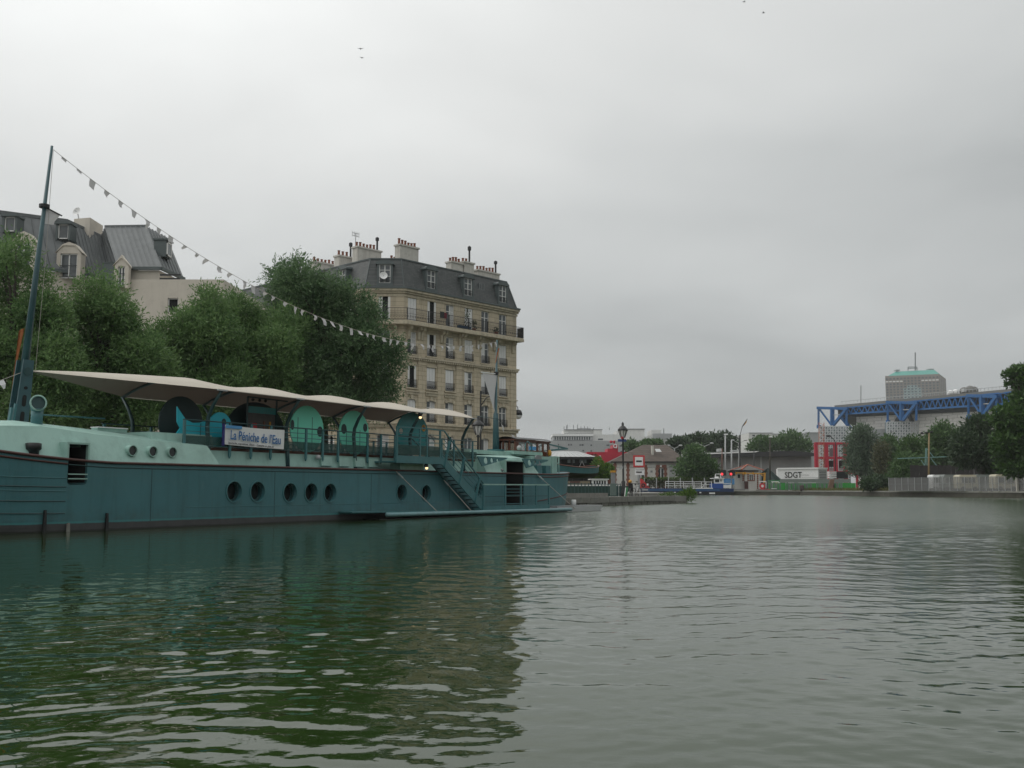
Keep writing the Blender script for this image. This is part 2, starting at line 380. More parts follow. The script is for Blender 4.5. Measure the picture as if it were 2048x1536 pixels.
def water_mesh():
    """wind ripples as real relief in the basin, flat sheet around it"""
    g = np.random.default_rng(17); NC, NR, Y0, Y1 = 760, 700, 3.0, 95.0
    k = np.arange(NR) / (NR - 1); Y = Y0 * (Y1 / Y0) ** k; Wd = 5.0 + .74 * Y; t = np.linspace(-1, 1, NC)
    Xg = t[None, :] * Wd[:, None]; Yg = np.repeat(Y[:, None], NC, 1); dy = np.gradient(Y)[:, None]; dxs = (2 * Wd / NC)[:, None]
    Z = np.zeros_like(Xg); wx = Xg + .22 * np.sin(Yg * .9 + 1.3 * np.sin(Xg * .6)); wy = Yg + .20 * np.sin(Xg * 1.1 + .7) + .12 * np.sin(Xg * 2.3 - Yg * .8)
    env = np.clip(.95 + .42 * np.sin(Xg * .21 + Yg * .13 + 1) * np.sin(Yg * .17 - Xg * .08) + .25 * np.sin(Xg * .5 - Yg * .37) , .35, 1.6) * (.80 + 1.0 * np.clip((Yg + Xg * 2.2 - 7) / 24, 0, 1))
    for lam in np.geomspace(.10, 1.5, 90):
        th = g.normal(0, 1.0) + math.pi / 2 + .12; kx, ky = 2 * math.pi / lam * math.cos(th), 2 * math.pi / lam * math.sin(th)
        slope = .0088 * (1.0 if lam < .26 else (.26 / lam) ** .72)
        damp = np.clip((lam / (np.maximum(dy * abs(math.sin(th)), dxs * abs(math.cos(th))) + 1e-6) - 2.2) / 3.0, 0, 1)
        ph = g.uniform(0, 6.28); mod = .5 + .5 * np.sin(Xg * g.uniform(-.5, .5) + Yg * g.uniform(-.4, .4) + g.uniform(0, 6.28))
        Z += slope * lam / (2 * math.pi) * 1.4142 * np.sin(kx * wx + ky * wy + ph) * damp * env * mod * 1.2
    edge = np.clip((1 - np.abs(t)) / .05, 0, 1)[None, :] * np.clip((Y1 - Y) / 12, 0, 1)[:, None] * np.clip((Y - Y0) / .3, 0, 1)[:, None]
    Z *= edge
    V = np.stack([Xg, Yg, Z], 2).reshape(-1, 3).astype(np.float32); i = np.arange((NR - 1) * (NC - 1)); r_, c_ = i // (NC - 1), i % (NC - 1); a = r_ * NC + c_
    F_ = np.stack([a, a + 1, a + NC + 1, a + NC], 1).astype(np.int32)
    w0, w1 = Wd[0], Wd[-1]; flat = np.array([(-600, -90, 0), (600, -90, 0), (600, Y0, 0), (w0, Y0, 0), (-w0, Y0, 0), (-600, Y0, 0), (w1, Y1, 0), (-w1, Y1, 0), (600, Y1, 0), (-600, Y1, 0), (600, 420, 0), (-600, 420, 0)], np.float32); o = len(V)
    extra = [(0, 1, 2, 3, 4, 5), (3, 2, 8, 6), (5, 4, 7, 9), (9, 7, 6, 8, 10, 11)]
    V = np.vstack([V, flat]); loops = np.concatenate([F_.ravel()] + [np.array(e_) + o for e_ in extra]).astype(np.int32)
    tot = np.concatenate([np.full(len(F_), 4), [len(e_) for e_ in extra]]); st_ = np.concatenate([[0], np.cumsum(tot)[:-1]]).astype(np.int32)
    me = bpy.data.meshes.new('water'); me.vertices.add(len(V)); me.vertices.foreach_set('co', V.ravel()); me.loops.add(len(loops)); me.loops.foreach_set('vertex_index', loops)
    me.polygons.add(len(st_)); me.polygons.foreach_set('loop_start', st_); me.polygons.foreach_set('use_smooth', np.ones(len(st_), bool)); me.update(calc_edges=True); me.materials.append(M['water']); return me
inst(water_mesh(), 'water')['kind'] = 'structure'

def ground_mat(name, c1, c2, c3, s=.15):
    m, nt, b = newmat(name); P = npos(nt)
    c = nmix(nt, nnoise(nt, P, s, 5, .6), c1, c2); c = nmix(nt, nramp(nt, nnoise(nt, P, s * 4, 4, .6), .5, .7), c, c3)
    nt.links.new(c, b.inputs['Base Color']); b.inputs['Roughness'].default_value = .95
    nbump(nt, b, nnoise(nt, P, 6, 4), .4, .03); return m
M['quay'] = ground_mat('quay_paving', (.17, .165, .15), (.26, .25, .23), (.2, .19, .15), .4)
M['earth'] = ground_mat('far_ground', (.10, .10, .075), (.17, .165, .14), (.06, .09, .03))
M['stone_wet'] = mat('wet_stone', (.15, .145, .125), .8, .45, 1.3, dirt=(.025, .03, .015), dirt_amt=.7, bump=.6)
M['stone'] = mat('quay_stone', (.20, .195, .175), .85, .3, 1.1, dirt=(.07, .07, .055), dirt_amt=.5, bump=.5)
QZ = .60
jet = [bw(-60, 5.75), bw(57.5, 5.75), bw(58, 6.3), bw(58, 8.8), bw(57.5, 9.4), bw(37, 9.4), Vector((2.0, 90, 0)), Vector((3.2, 108, 0)), Vector((26, 160, 0)), Vector((26, 225, 0)), Vector((-400, 225, 0)), Vector((-400, -60, 0))]
mb = MB().prism([(p.x, p.y, -1.2) for p in jet], (0, 0, 1.2 + QZ)); struct('left_bank', mb, M['quay'])
FZ = .85
shore = [(2500, 30), (X_(2700, 60, 985), 60), (X_(2300, 104, 985), 104), (X_(2048, 134, 985), 134), (X_(1900, 147, 985), 147), (X_(1780, 160, 985), 160), (X_(1700, 178, 985), 178),
         (X_(1600, 199, 985), 199), (X_(1470, 206, 985), 206), (X_(1240, 217, 985), 217), (-2500, 226), (-2500, 3500), (2500, 3500)]
mb = MB().prism([(x, y, -1.0) for x, y in shore], (0, 0, 1.0 + FZ)); struct('far_bank', mb, M['earth'])

rnd = random.Random(3)
# the quay the barge lies at: a face of coping stones over a rough lower course
qw = thing('quay_wall', 'low grey stone quay wall running out past the stern of the teal barge to a weedy tip', 'quay wall', bw(0, 5.72, 0), BRZ)
MB().box(20, 57.4, -.02, .02, -.9, .17).build('wall_base', M['stone_wet'], qw)
cop = MB().box(0, 3.22, -.12, .45, .23, QZ + .035).mesh('coping_stone', M['stone'])
low = MB().box(0, 1.18, -.07, .1, -.02, .205).mesh('lower_stone', M['stone_wet'])
u = 22.0
while u < 54.4:
    o = inst(cop, 'coping_stone', qw, (u, rnd.uniform(-.015, .015), rnd.uniform(-.012, .012)), rnd.uniform(-.006, .006)); o.scale = (rnd.uniform(.985, .998), 1, 1)
    u += 3.24
u = 22.0
while u < 56.4:
    o = inst(low, 'lower_stone', qw, (u, rnd.uniform(-.03, .02), rnd.uniform(-.03, .0)), rnd.uniform(-.012, .012)); o.scale = (rnd.uniform(.85, 1.0), 1, 1)
    u += 1.21
st = thing('stone_kerb', 'low stone kerb set back on the quay behind the barge stern, below the dark railing', 'kerb', bw(30, 7.1, QZ), BRZ)
for i in range(9):
    MB().box(0, 1.55, 0, .35, .004, .30).build('kerb_stone', M['stone'], st).location = (i * 1.6, 0, 0)

# far quay walls, along the shore line, in sections
fw = thing('far_quay_wall', 'long low stained stone quay wall across the water on the far shore', 'quay wall', (0, 0, 0))
M['far_stone'] = mat('far_quay_stone', (.085, .08, .065), .9, .5, .6, dirt=(.03, .04, .015), dirt_amt=.7, bump=.5)
M['far_coping'] = mat('far_quay_coping', (.27, .265, .24), .9, .25, .5, dirt=(.12, .13, .06), dirt_amt=.5)
for i in range(1, len(shore) - 4):
    a, b2 = Vector(shore[i] + (0,)), Vector(shore[i + 1] + (0,)); d = b2 - a; L = d.length; d.normalize()
    nrm = Vector((d.y, -d.x, 0)); nrm = nrm if nrm.y < 0 else -nrm
    n = max(1, int(L / 3.4))
    for k in range(n):
        p = a + d * (L * k / n); q = a + d * (L * (k + 1) / n - .05)
        MB().prism([p + Vector((0, 0, FZ - .16)) + nrm * .16, q + Vector((0, 0, FZ - .16)) + nrm * .16, q + Vector((0, 0, FZ - .16)) - nrm * .8, p + Vector((0, 0, FZ - .16)) - nrm * .8], (0, 0, .18 + rnd.uniform(0, .03))).build('coping_stone', M['far_coping'], fw)
    MB().prism([a + nrm * .06 + Vector((0, 0, -.8)), b2 + nrm * .06 + Vector((0, 0, -.8)), b2 - nrm * .3 + Vector((0, 0, -.8)), a - nrm * .3 + Vector((0, 0, -.8))], (0, 0, .8 + FZ - .2)).build('wall_face', M['far_stone'], fw)

# ------------------------------------------------------------------ the barge
bg = thing('barge', 'long teal canal barge with pale green cabins, round portholes and cream canopy, at the quay', 'barge', BO, BRZ)
def sm(t): return max(0.0, min(1.0, t))
def hw(u, z):
    """half width of the hull at station u and height z"""
    f = sm(z / 2.0)
    def w(sb, tb, ss, ts):
        if u < sb: t = sm((sb - u) / (sb - tb)); return 2.525 * max(0, 1 - t ** 2.3) ** .6
        if u > ss: t = sm((u - ss) / (ts - ss)); return 2.525 * max(0, 1 - t ** 3) ** .5
        return 2.525
    wd, wl = w(-6.7, -12.3, 21.3, 26.4), w(-6.0, -11.8, 20.4, 25.9)
    if z < 0: wl *= 1 + .10 * z
    return max(.03, wl + (wd - wl) * f ** .7)
def zrail(u):
    z = 1.99
    if u < -5.5: z += .0135 * (-5.5 - u) ** 2 + .02 * (-5.5 - u)
    if u > 20.5: z += .006 * (u - 20.5) ** 2
    return z
US = [-12.25, -12.15, -12, -11.7, -11.3, -10.8, -10.2, -9.5, -8.8, -8.0, -7.3, -6.6, -5.8, -4, 0, 5, 10, 15, 19, 20.4, 21, 21.7, 22.4, 23, 23.6, 24.2, 24.7, 25.2, 25.6, 25.95, 26.2, 26.34, 26.39]
ZF = [-.8, -.3, 0, .12, .3, .6, .95, 1.3, 1.65, 1.0]
def hull_station(u):
    zr = zrail(u); zs = [-.8, -.35, 0, .15, .35, .65, 1.0, 1.35, 1.7, zr]
    near = [(u, 2.525 - hw(u, z), z) for z in zs]; far = [(u, 2.525 + hw(u, z), z) for z in zs]
    return near + far[::-1]
hb = MB(); n = 20
for u in US: hb.v += hull_station(u)
for i in range(len(US) - 1):
    for j in range(n): hb.f.append((i*n+j, i*n+(j+1)%n, (i+1)*n+(j+1)%n, (i+1)*n+j))
hb.f.append(tuple(range(n))); hb.f.append(tuple(range((len(US)-1)*n, len(US)*n))[::-1])

PORT_U = [-.78, .31, 1.93, 3.05, 4.11, 8.63, 10.40, 14.65]
PORT_Z = [1.115, 1.11, 1.07, 1.07, 1.06, 1.05, 1.03, 1.17]
def cylinder_cut(mb_, u, z, r, v0, v1, n=24, su=1.0):
    mb_.prism([(u + r * su * math.cos(2*math.pi*k/n), v0, z + r * math.sin(2*math.pi*k/n)) for k in range(n)], (0, v1 - v0, 0))
def rrect(u0, u1, z0, z1, r, n=4):
    pts = []
    for cx_, cz_, a0 in ((u1 - r, z0 + r, -90), (u1 - r, z1 - r, 0), (u0 + r, z1 - r, 90), (u0 + r, z0 + r, 180)):
        for k in range(n + 1):
            a = math.radians(a0 + 90 * k / n); pts.append((cx_ + r * math.cos(a), cz_ + r * math.sin(a)))
    return pts
def boolean(o, cutters):
    cm = bpy.data.meshes.new('cut'); c = MB()
    for x in cutters: c.add(x.v, x.f)
    cm.from_pydata(c.v, [], c.f); cm.update()
    b_ = bmesh.new(); b_.from_mesh(cm); bmesh.ops.recalc_face_normals(b_, faces=b_.faces); b_.to_mesh(cm); b_.free()
    co = bpy.data.objects.new('cut', cm); COL.objects.link(co); co.matrix_basis = wmat(o)
    md = o.modifiers.new('b', 'BOOLEAN'); md.object = co; md.operation = 'DIFFERENCE'; md.solver = 'EXACT'
    bpy.context.view_layer.update()
    dg = bpy.context.evaluated_depsgraph_get(); me = bpy.data.meshes.new_from_object(o.evaluated_get(dg))
    o.modifiers.clear(); mats = [s for s in o.data.materials]; o.data = me
    if not me.materials:
        for s in mats: me.materials.append(s)
    bpy.data.objects.remove(co); return o
bow_door = rrect(-7.12, -6.50, 1.32, 2.47, .09)
cuts = []
for u, z in zip(PORT_U, PORT_Z):
    c = MB(); cylinder_cut(c, u, z, .345, -.3, .34); cuts.append(c)
dcut = lambda r: MB().prism([(a, -.6, b) for a, b in r], (0, 1.5, 0))
bow_cut = lambda: MB().prism([(a, -.6, b) for a, b in bow_door], (0, 1.75, 0))
stern_cut = lambda: MB().box(17.2, 18.98, -.6, 1.6, .42, 2.56)
hull = hb.build('hull', M['hull'], bg)
boolean(hull, cuts + [bow_cut(), stern_cut()])
for p in hull.data.polygons: p.use_smooth = False
# portholes: rim, bowl glass set deep in the plating
rim = MB().disc((0, 0, 0), (0, 1, 0), .335, .375, .05, 28).mesh('porthole', M['teal'])
pg = MB().disc((0, .33, 0), (0, 1, 0), 0, .35, .02, 24).mesh('porthole_glass', M['glass'])
inner = MB().disc((0, .16, 0), (0, 1, 0), .27, .34, .05, 24).mesh('inner_ring', M['teal_dark'])
for u, z in zip(PORT_U, PORT_Z):
    r = inst(rim, 'porthole', bg, (u, -.03, z)); inst(pg, 'porthole_glass', r); inst(inner, 'inner_ring', r)

def along(u0, u1, dz, zf, off, step=.5, side=-1):
    """points along the hull side, off = distance proud of the plating"""
    k = max(2, int(abs(u1 - u0) / step)); out = []
    for i in range(k + 1):
        u = u0 + (u1 - u0) * i / k; z = zf(u) + dz
        out.append((u, 2.525 + side * (hw(u, z) + off), z))
    return out
for sd_ in (-1, 1):
    MB().tube(along(-12.2, 26.35, -.02, zrail, .02, .35, sd_), .042, 6).build('rubbing_rail', M['rub'], bg, True)
MB().tube(along(-11.9, -7.15, -.15, zrail, .012, .3), .028, 5).build('bow_moulding', M['rub'], bg)
for seg in ((-7.1, 17.15), (19.0, 20.6)):
    MB().tube(along(seg[0], seg[1], -.165, zrail, .004, .6), .016, 5).build('plate_seam', M['teal_dark'], bg)
for u in (-4.2, 1.15, 6.6, 12.2):
    MB().box(u - .012, u + .012, -.004, .004, .22, 1.80).build('plate_seam', M['teal_dark'], bg)
MB().tube(along(-2.8, 16.8, 0, lambda u: .62, .003, .8), .008, 4).build('plate_seam', M['teal'], bg)
MB().tube(along(20.9, 26.2, -.17, zrail, .01, .25), .028, 5).build('stern_moulding', M['rub'], bg)
MB().tube(along(20.2, 26.0, 0, lambda u: .56 + .085 * max(0, u - 20.2) + .002 * max(0, u - 22) ** 3, .012, .25), .028, 5).build('stern_strake', M['rub'], bg)
for z0, dark in ((1.51, 0), (1.26, 1), (1.14, 0), (.86, 1), (.52, 1)):
    MB().tube(along(-11.8, -7.15, 0, lambda u, z0=z0: z0 + .012 * (-7.15 - u) ** 1.5, .004, .3), .016 if dark else .012, 5).build('bow_strake', M['teal_dark' if dark else 'teal'], bg)
for u, hgt in ((-7.75, .62), (-7.05, .25), (-5.8, .5)):
    MB().prism([(u - .06, -.02 + 2.525 - hw(u, .2), -.2), (u + .06, -.02 + 2.525 - hw(u, .2), -.2), (u + .03, -.02 + 2.525 - hw(u, .2), hgt), (u - .03, -.02 + 2.525 - hw(u, .2), hgt)], (0, -.06, 0)).build('rubbing_post', M['stone' if hgt < .3 else 'black'], bg)

def cabin(name, stations, cut=None, m='pale_green'):
    """stations: (u, inset base, z base, inset top, z top, crown z); a slanted-sided house across the deck"""
    P = []
    for u, b0, zb, i1, zt, zc in stations:
        y0, y1 = b0, 5.05 - b0; t0, t1 = i1, 5.05 - i1
        row = [(u, y0, zb), (u, t0, zt)]
        for k in range(1, 6):
            f = k / 6; y = t0 + (t1 - t0) * f; row.append((u, y, zt + (zc - zt) * math.sin(math.pi * f) ** .8))
        row += [(u, t1, zt), (u, y1, zb)]
        P.append(row)
    mb_ = MB(); m_ = len(P[0])
    for r in P: mb_.v += r
    for i in range(len(P) - 1):
        for j in range(m_): mb_.f.append((i*m_+j, i*m_+(j+1) % m_, (i+1)*m_+(j+1) % m_, (i+1)*m_+j))
    mb_.f.append(tuple(range(m_))); mb_.f.append(tuple(range((len(P)-1)*m_, len(P)*m_))[::-1])
    o = mb_.build(name, M[m], bg)
    if cut: boolean(o, cut)
    return o
def ins(u, z=1.9): return 2.525 - hw(u, z)
cabin('fore_cabin', [(-11.0, ins(-11.0) + .35, zrail(-11) - .3, ins(-11) + .75, 2.72, 2.86), (-10, ins(-10) + .2, zrail(-10) - .3, ins(-10) + .62, 2.84, 3.0), (-8.7, ins(-8.7) + .12, zrail(-8.7) - .25, ins(-8.7) + .55, 2.93, 3.12), (-7.6, ins(-7.6) + .06, zrail(-7.6) - .2, .60, 2.97, 3.2), (-6.0, .03, 1.85, .52, 2.83, 3.13), (-4, .02, 1.85, .42, 2.72, 3.02), (-1.72, .02, 1.85, .32, 2.62, 2.88), (-1.40, .02, 1.85, .05, 2.0, 2.0)], [bow_cut()])
def lined(name, u0, u1, z0, z1, y0, y1, m_):  # near-black lining puts the darkness of the recess into its colour
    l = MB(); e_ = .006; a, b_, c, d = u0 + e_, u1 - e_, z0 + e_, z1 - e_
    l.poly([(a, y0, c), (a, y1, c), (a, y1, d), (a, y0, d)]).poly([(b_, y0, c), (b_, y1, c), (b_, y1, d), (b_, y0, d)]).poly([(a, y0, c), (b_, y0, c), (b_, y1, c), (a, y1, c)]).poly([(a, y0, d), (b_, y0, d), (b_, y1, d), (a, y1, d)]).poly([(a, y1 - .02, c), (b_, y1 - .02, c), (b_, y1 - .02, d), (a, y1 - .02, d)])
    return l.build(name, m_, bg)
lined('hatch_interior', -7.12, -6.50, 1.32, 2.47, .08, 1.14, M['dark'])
def trunk_frame(name, u0, u1, z0, z1, depth, m_):
    # upright casing that carries the opening out to the hull side where the cabin wall slopes away
    t = MB(); w_ = .055
    t.box(u0 - w_, u0, -.015, depth, z0, z1 + w_); t.box(u1, u1 + w_, -.015, depth, z0, z1 + w_); t.box(u0, u1, -.015, depth, z1, z1 + w_)
    return t.build(name, m_, bg)
trunk_frame('hatch_casing', -7.12, -6.50, 2.03, 2.47, .8, M['pale_green'])
for z in (1.49, 1.62): MB().bar((-7.12, -.02, z), (-6.5, -.02, z), .03).build('hatch_bar', M['pale_green'], bg)
for u in (-4.84, -4.08, -3.32):       # three tubular side scuttles, cut square to the slope
    t = MB(); t.disc((u, .11, 2.36), (0, 1, 0), .145, .17, .35, 20)
    s_ = t.build('scuttle', M['pale_green'], bg)
    MB().disc((u, .16, 2.36), (0, 1, 0), 0, .146, .02, 20).build('scuttle_glass', M['glass'], s_)
MB().box(-5.0, -3.9, 1.6, 1.9, 2.98, 3.10).build('hatch_coaming', M['pale_green'], bg)
MB().box(-5.0, -3.9, 1.55, 1.95, 3.10, 3.13).build('skylight', M['white'], bg)
# middle: deck house coaming, deck, dark gap below the rails
MB().prism([(-1.5, .55, 1.85), (-1.5, .62, 2.50), (-1.5, 4.43, 2.50), (-1.5, 4.5, 1.85)], (17.3, 0, 0)).build('coaming', M['pale_green'], bg)
MB().box(-1.45, 15.6, .75, 4.3, 2.503, 2.60).build('deck', M['wood'], bg)
MB().prism([(-3.6, .75, 2.45), (-3.6, .9, 3.02), (-3.6, 4.1, 3.02), (-3.6, 4.3, 2.45)], (2.6, 0, 0)).build('raised_coaming', M['pale_green'], bg)
flap = MB().prism([(0, .04, 0), (0, -.10, .02), (0, -.05, .36), (0, .06, .36)], (.62, 0, 0)).mesh('vent_flap', M['pale_green'])
for u in (4.15, 5.20, 6.18, 7.05): inst(flap, 'vent_flap', bg, (u, .56, 2.07))
MB().ball((3.95, .48, 2.40), .10).build('deck_light', M['steel'], bg, True)

# deck rails
def railing(u0, u1, posts, v, name='deck_railing', ztop=3.46):
    r = MB(); r.tube([(u0, v, ztop), (u1, v, ztop)], .026, 6)
    rl = r.build(name, M['teal_dark'], bg)
    for z in (3.27, 3.09): MB().bar((u0, v, z), (u1, v, z), .022).build('mid_rail', M['teal'], rl)
    MB().bar((u0, v, 2.62), (u1, v, 2.62), .03).build('bottom_rail', M['teal_dark'], rl)
    MB().box(u0, u1, v + .02, v + .03, 2.65, 2.95).build('kick_panel', M['mesh_panel'], rl)
    for p in posts:
        MB().prism([(p - .045, v - .03, 2.33), (p, v - .03, 2.24), (p + .045, v - .03, 2.33), (p + .045, v - .03, ztop - .01), (p - .045, v - .03, ztop - .01)], (0, .06, 0)).build('stanchion', M['teal'], rl)
    return rl
railing(-2.6, 15.3, [-2.55, -.55, .45, 1.42, 3.28, 4.22, 5.12, 6.95, 7.85, 8.8, 12.3, 13.3, 14.9], .5)
railing(-2.6, 15.3, [-2.5, -.5, .5, 1.4, 3.3, 4.2, 5.1, 7, 7.9, 8.8, 10.0, 11.4, 12.5, 13.5, 14.6], 4.55)
MB().tube([(-5.6, 4.4, 2.9), (-5.0, 4.4, 3.6), (-2.6, 4.4, 3.62)], .03, 6).build('hand_rail', M['teal'], bg)

# canopy frames and cloth
FR = [-1.43, 2.37, 6.26, 10.08, 14.23]
def arch_z(f): return 4.50 + .55 * math.sin(math.pi * f) ** .85
for u in FR:
    for s_, y in ((1, 0), (-1, 5.05)):
        Y = lambda v: y + s_ * v
        fr = MB(); fr.tube([(u, Y(.55), 1.98), (u, Y(.58), 2.6), (u, Y(.66), 3.3), (u, Y(.62), 3.62), (u, Y(.42), 4.0), (u, Y(.05), 4.47)], [.085, .075, .075, .07, .062, .05], 7)
        fr_o = fr.build('canopy_post', M['teal_dark'], bg, True)
    MB().tube([(u, 5.05 * k / 10, arch_z(k / 10) - .05) for k in range(11)], .05, 6).build('arch_beam', M['teal_dark'], fr_o, True)
    MB().bar((u - .22, 0, 4.49), (u + .22, 0, 4.49), .05).build('end_clamp', M['steel'], fr_o)
rows = []
uu = [-6.9, -6.6, -6.2, -5.6, -5.0, -4.4, -3.8, -3.2, -2.6, -2.0] + [FR[0] + (FR[-1] - FR[0]) * i / 64 for i in range(65)]
for u in uu:
    row = []
    if u >= FR[0]:
        k = max(i for i in range(4) if u >= FR[i] - 1e-6); t = (u - FR[k]) / (FR[k + 1] - FR[k]); sag = math.sin(math.pi * min(max(t, 0), 1))
        for j in range(15):
            f = j / 14; z = arch_z(f) - .15 * sag * math.sin(math.pi * f) ** .7
            e = .10 * sag * (1 - abs(2 * f - 1)) ** 0
            v = 5.05 * f + (e if f < .5 else -e) * abs(2 * f - 1) ** 6
            row.append((u, v, z + .01))
    else:
        t = max(0.0, (u + 6.9) / (FR[0] + 6.9))
        for j in range(15):
            f = j / 14; v = 2.45 + (5.05 * f - 2.45) * t
            z = 4.72 + (4.5 - 4.72) * t + (arch_z(f) - 4.5) * t ** .8
            row.append((u, v, z + .01))
    rows.append(row)
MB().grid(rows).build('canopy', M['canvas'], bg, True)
hem = MB()
for k in range(4):
    for y in (0, 5.05): hem.bar((FR[k], y, 4.495), (FR[k + 1], y, 4.495), .025)
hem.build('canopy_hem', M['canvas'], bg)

# fore mast in its tabernacle, with lightening slots
mb0, mt0 = Vector((-7.10, 2.5, 2.9)), Vector((-6.41, 2.5, 11.85))
ms = MB()
def mpt(t): return mb0 + (mt0 - mb0) * t
ms.tube([mpt(.20), mpt(.55), mpt(1)], [.125, .08, .04], 8)
mast = ms.build('fore_mast', M['mast_paint'], bg, True)
for s_ in (-.16, .16):
    b2 = MB(); b2.prism([mpt(0) + Vector((-.24, s_ - .02, 0)), mpt(0) + Vector((.24, s_ - .02, 0)), mpt(.24) + Vector((.17, s_ - .02, 0)), mpt(.24) + Vector((-.17, s_ - .02, 0))], (0, .04, 0))
    b2.build('mast_cheek', M['mast_paint'], mast)
for t in (.025, .082, .125):
    hgt = (.30, .28, .08)[(.025, .082, .125).index(t)]
    c = mpt(t + .02); MB().prism([(c.x + a + b * .077, c.y - .185, c.z + b) for a, b in rrect(-.065, .065, -hgt * .62, hgt * .62, .06)], (0, -.006, 0)).build('lightening_slot', M['dark'], mast)
MB().disc(mpt(.20) + Vector((0, -.20, 0)), (0, 1, 0), 0, .13, .03, 16).build('pivot_plate', M['teal_dark'], mast)
MB().disc(mpt(.775), (0, 0, 1), .08, .16, .10, 10).build('mast_band', M['black'], mast)
MB().bar(mpt(.775) + Vector((.05, 0, .02)), mpt(.775) + Vector((.55, -.1, -.14)), .035).build('gaff', M['black'], mast)
for du in (-.42, -.30):
    MB().bar((-7.1 + du, 2.3, 2.85), (-7.0 + du, 2.3, 4.0 + du), .07).build('tabernacle_bar', M['teal'], bg)
MB().box(-7.75, -6.95, 1.9, 2.9, 2.80, 2.90).build('mast_step', M['teal'], bg)
MB().tube([mpt(.985) + Vector((.05, -.02, 0)), mpt(.6) + Vector((.22, -.05, 0)), mpt(.2) + Vector((.30, -.1, 0))], .008, 4).build('halyard', M['rope'], mast)
# cowl ventilator
cw = MB(); cw.tube([(-7.35, 1.2, 2.6), (-7.35, 1.2, 3.25), (-7.35, 1.2, 3.5)], [.16, .16, .17], 14)
cwl = cw.build('cowl_ventilator', M['teal'], bg, True)
MB().tube([(-7.35, 1.2, 3.45), (-7.37, 1.17, 3.6), (-7.42, 1.08, 3.66)], [.17, .20, .22], 14, False).build('cowl_mouth', M['teal'], cwl, True)
MB().disc((-7.43, 1.05, 3.66), (-.35, -.92, .1), .19, .235, .03, 20).build('cowl_lip', M['pale_green'], cwl, True)
MB().disc((-7.41, 1.08, 3.655), (-.35, -.92, .1), 0, .2, .01, 20).build('cowl_throat', M['teal_dark'], cwl)
# bollards at the bow
for u, v in ((-8.0, .33), (-9.1, .95)):
    MB().lathe([(.15, 2.0), (.15, 2.26), (.21, 2.30), (.21, 2.46), (.14, 2.48)], 12, (u, v, 0)).build('bollard', M['black'], bg, True)

# stern house
cabin('stern_cabin', [(15.5, .02, 1.85, .45, 2.72, 2.9), (17.6, .02, 1.85, .42, 2.74, 3.02), (19.4, .02, 1.85, .42, 2.78, 3.05), (20.2, .02, 1.85, .40, 2.72, 3.0), (20.65, .03, 1.85, .08, 2.02, 2.1)], [stern_cut()])
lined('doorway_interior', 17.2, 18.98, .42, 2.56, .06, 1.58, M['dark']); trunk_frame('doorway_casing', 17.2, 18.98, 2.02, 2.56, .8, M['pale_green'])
for u0 in (14.95, 19.2):       # brackets with lightening holes above the doorway
    br = MB().prism([(u0 - .42, -.04, 2.74), (u0 - .42, -.04, 2.68), (u0 - .02, -.04, 2.26), (u0 + 2.2, -.04, 2.66), (u0 + 2.35, -.04, 2.74)], (0, .05, 0)).build('bracket', M['teal'], bg)
    cc = []
    for du, r in ((.30, .155), (.85, .115), (1.38, .085)):
        c = MB(); cylinder_cut(c, u0 + du, 2.545 + .025 * (du > .5) + .015 * (du > 1), r, -.3, .3, 18, 1.25); cc.append(c)
    boolean(br, cc)
MB().ball((17.0, .12, 2.12), .08).build('door_lamp', M['grey_metal'], bg, True)
MB().box(15.6, 21.0, 1.1, 3.9, 2.92, 3.12).build('stern_roof', M['pale_green'], bg)
MB().box(19.5, 22.6, .9, 1.5, 3.0, 3.18).build('roof_locker', M['pale_green'], bg)
MB().box(21.0, 23.2, .7, 4.3, 1.9, 2.95).build('engine_casing', M['pale_green'], bg)
for u, v, r in ((21.2, .45, .2), (22.2, .45, .2)):
    MB().prism([(u, v, 1.9), (u + .5, v, 1.9), (u + .5, v, 2.45), (u - .05, v, 2.45)], (0, .3, 0)).build('stern_locker', M['teal'], bg)
MB().prism([(a, .62, b) for a, b in rrect(21.3, 22.0, 2.45, 3.0, .2)], (0, .05, 0)).build('cable_drum', M['grey_metal'], bg)
# wheelhouse of varnished wood
wh = MB(); u0, u1, v0, v1 = 20.87, 24.7, 1.6, 2.75
wh.box(u0 + .12, u1 - .1, v0, v1, 2.95, 3.28)
whb = wh.build('wheelhouse', M['wood'], bg)
MB().grid([[(u, v0 - .12 + (v1 - v0 + .24) * k / 8, 3.86 + .14 * math.sin(math.pi * k / 8) + .03 * (u - u0) / (u1 - u0)) for k in range(9)] for u in (u0 - .12, (u0 + u1) / 2, u1 + .12)]).build('wheelhouse_roof', M['black'], whb, True)
MB().box(u0 - .05, u1 + .05, v0 - .06, v1 + .06, 3.79, 3.87).build('roof_fascia', M['wood'], whb)
for v in (v0, v1 - .06):
    sgn = 0
    for u, w in ((u0, .16), (u0 + .22, .14), (u0 + 1.12, .22), (u0 + 2.36, .2), (u0 + 3.0, .15), (u1 - .2, .2)):
        MB().prism([(u + (.10 if u == u0 else 0), v, 2.95), (u + w + (.06 if u == u0 else 0), v, 2.95), (u + w, v, 3.8), (u, v, 3.8)], (0, .06, 0)).build('window_post', M['wood'], whb)
    MB().box(u0, u1, v, v + .05, 3.72, 3.80).build('window_head', M['wood'], whb)
for u in (u0, u1 - .06):
    for v in (v0, v0 + .35, v0 + .75, v1 - .08): MB().box(u, u + .07, v, v + .08, 3.2, 3.8).build('window_post', M['wood'], whb)
MB().box(u1 - .5, u1 - .02, v0 - .03, v0 + .05, 2.0, 3.25).build('wheelhouse_door', M['wood'], whb)
wgl, wnt, wb = newmat('wheelhouse_glass')
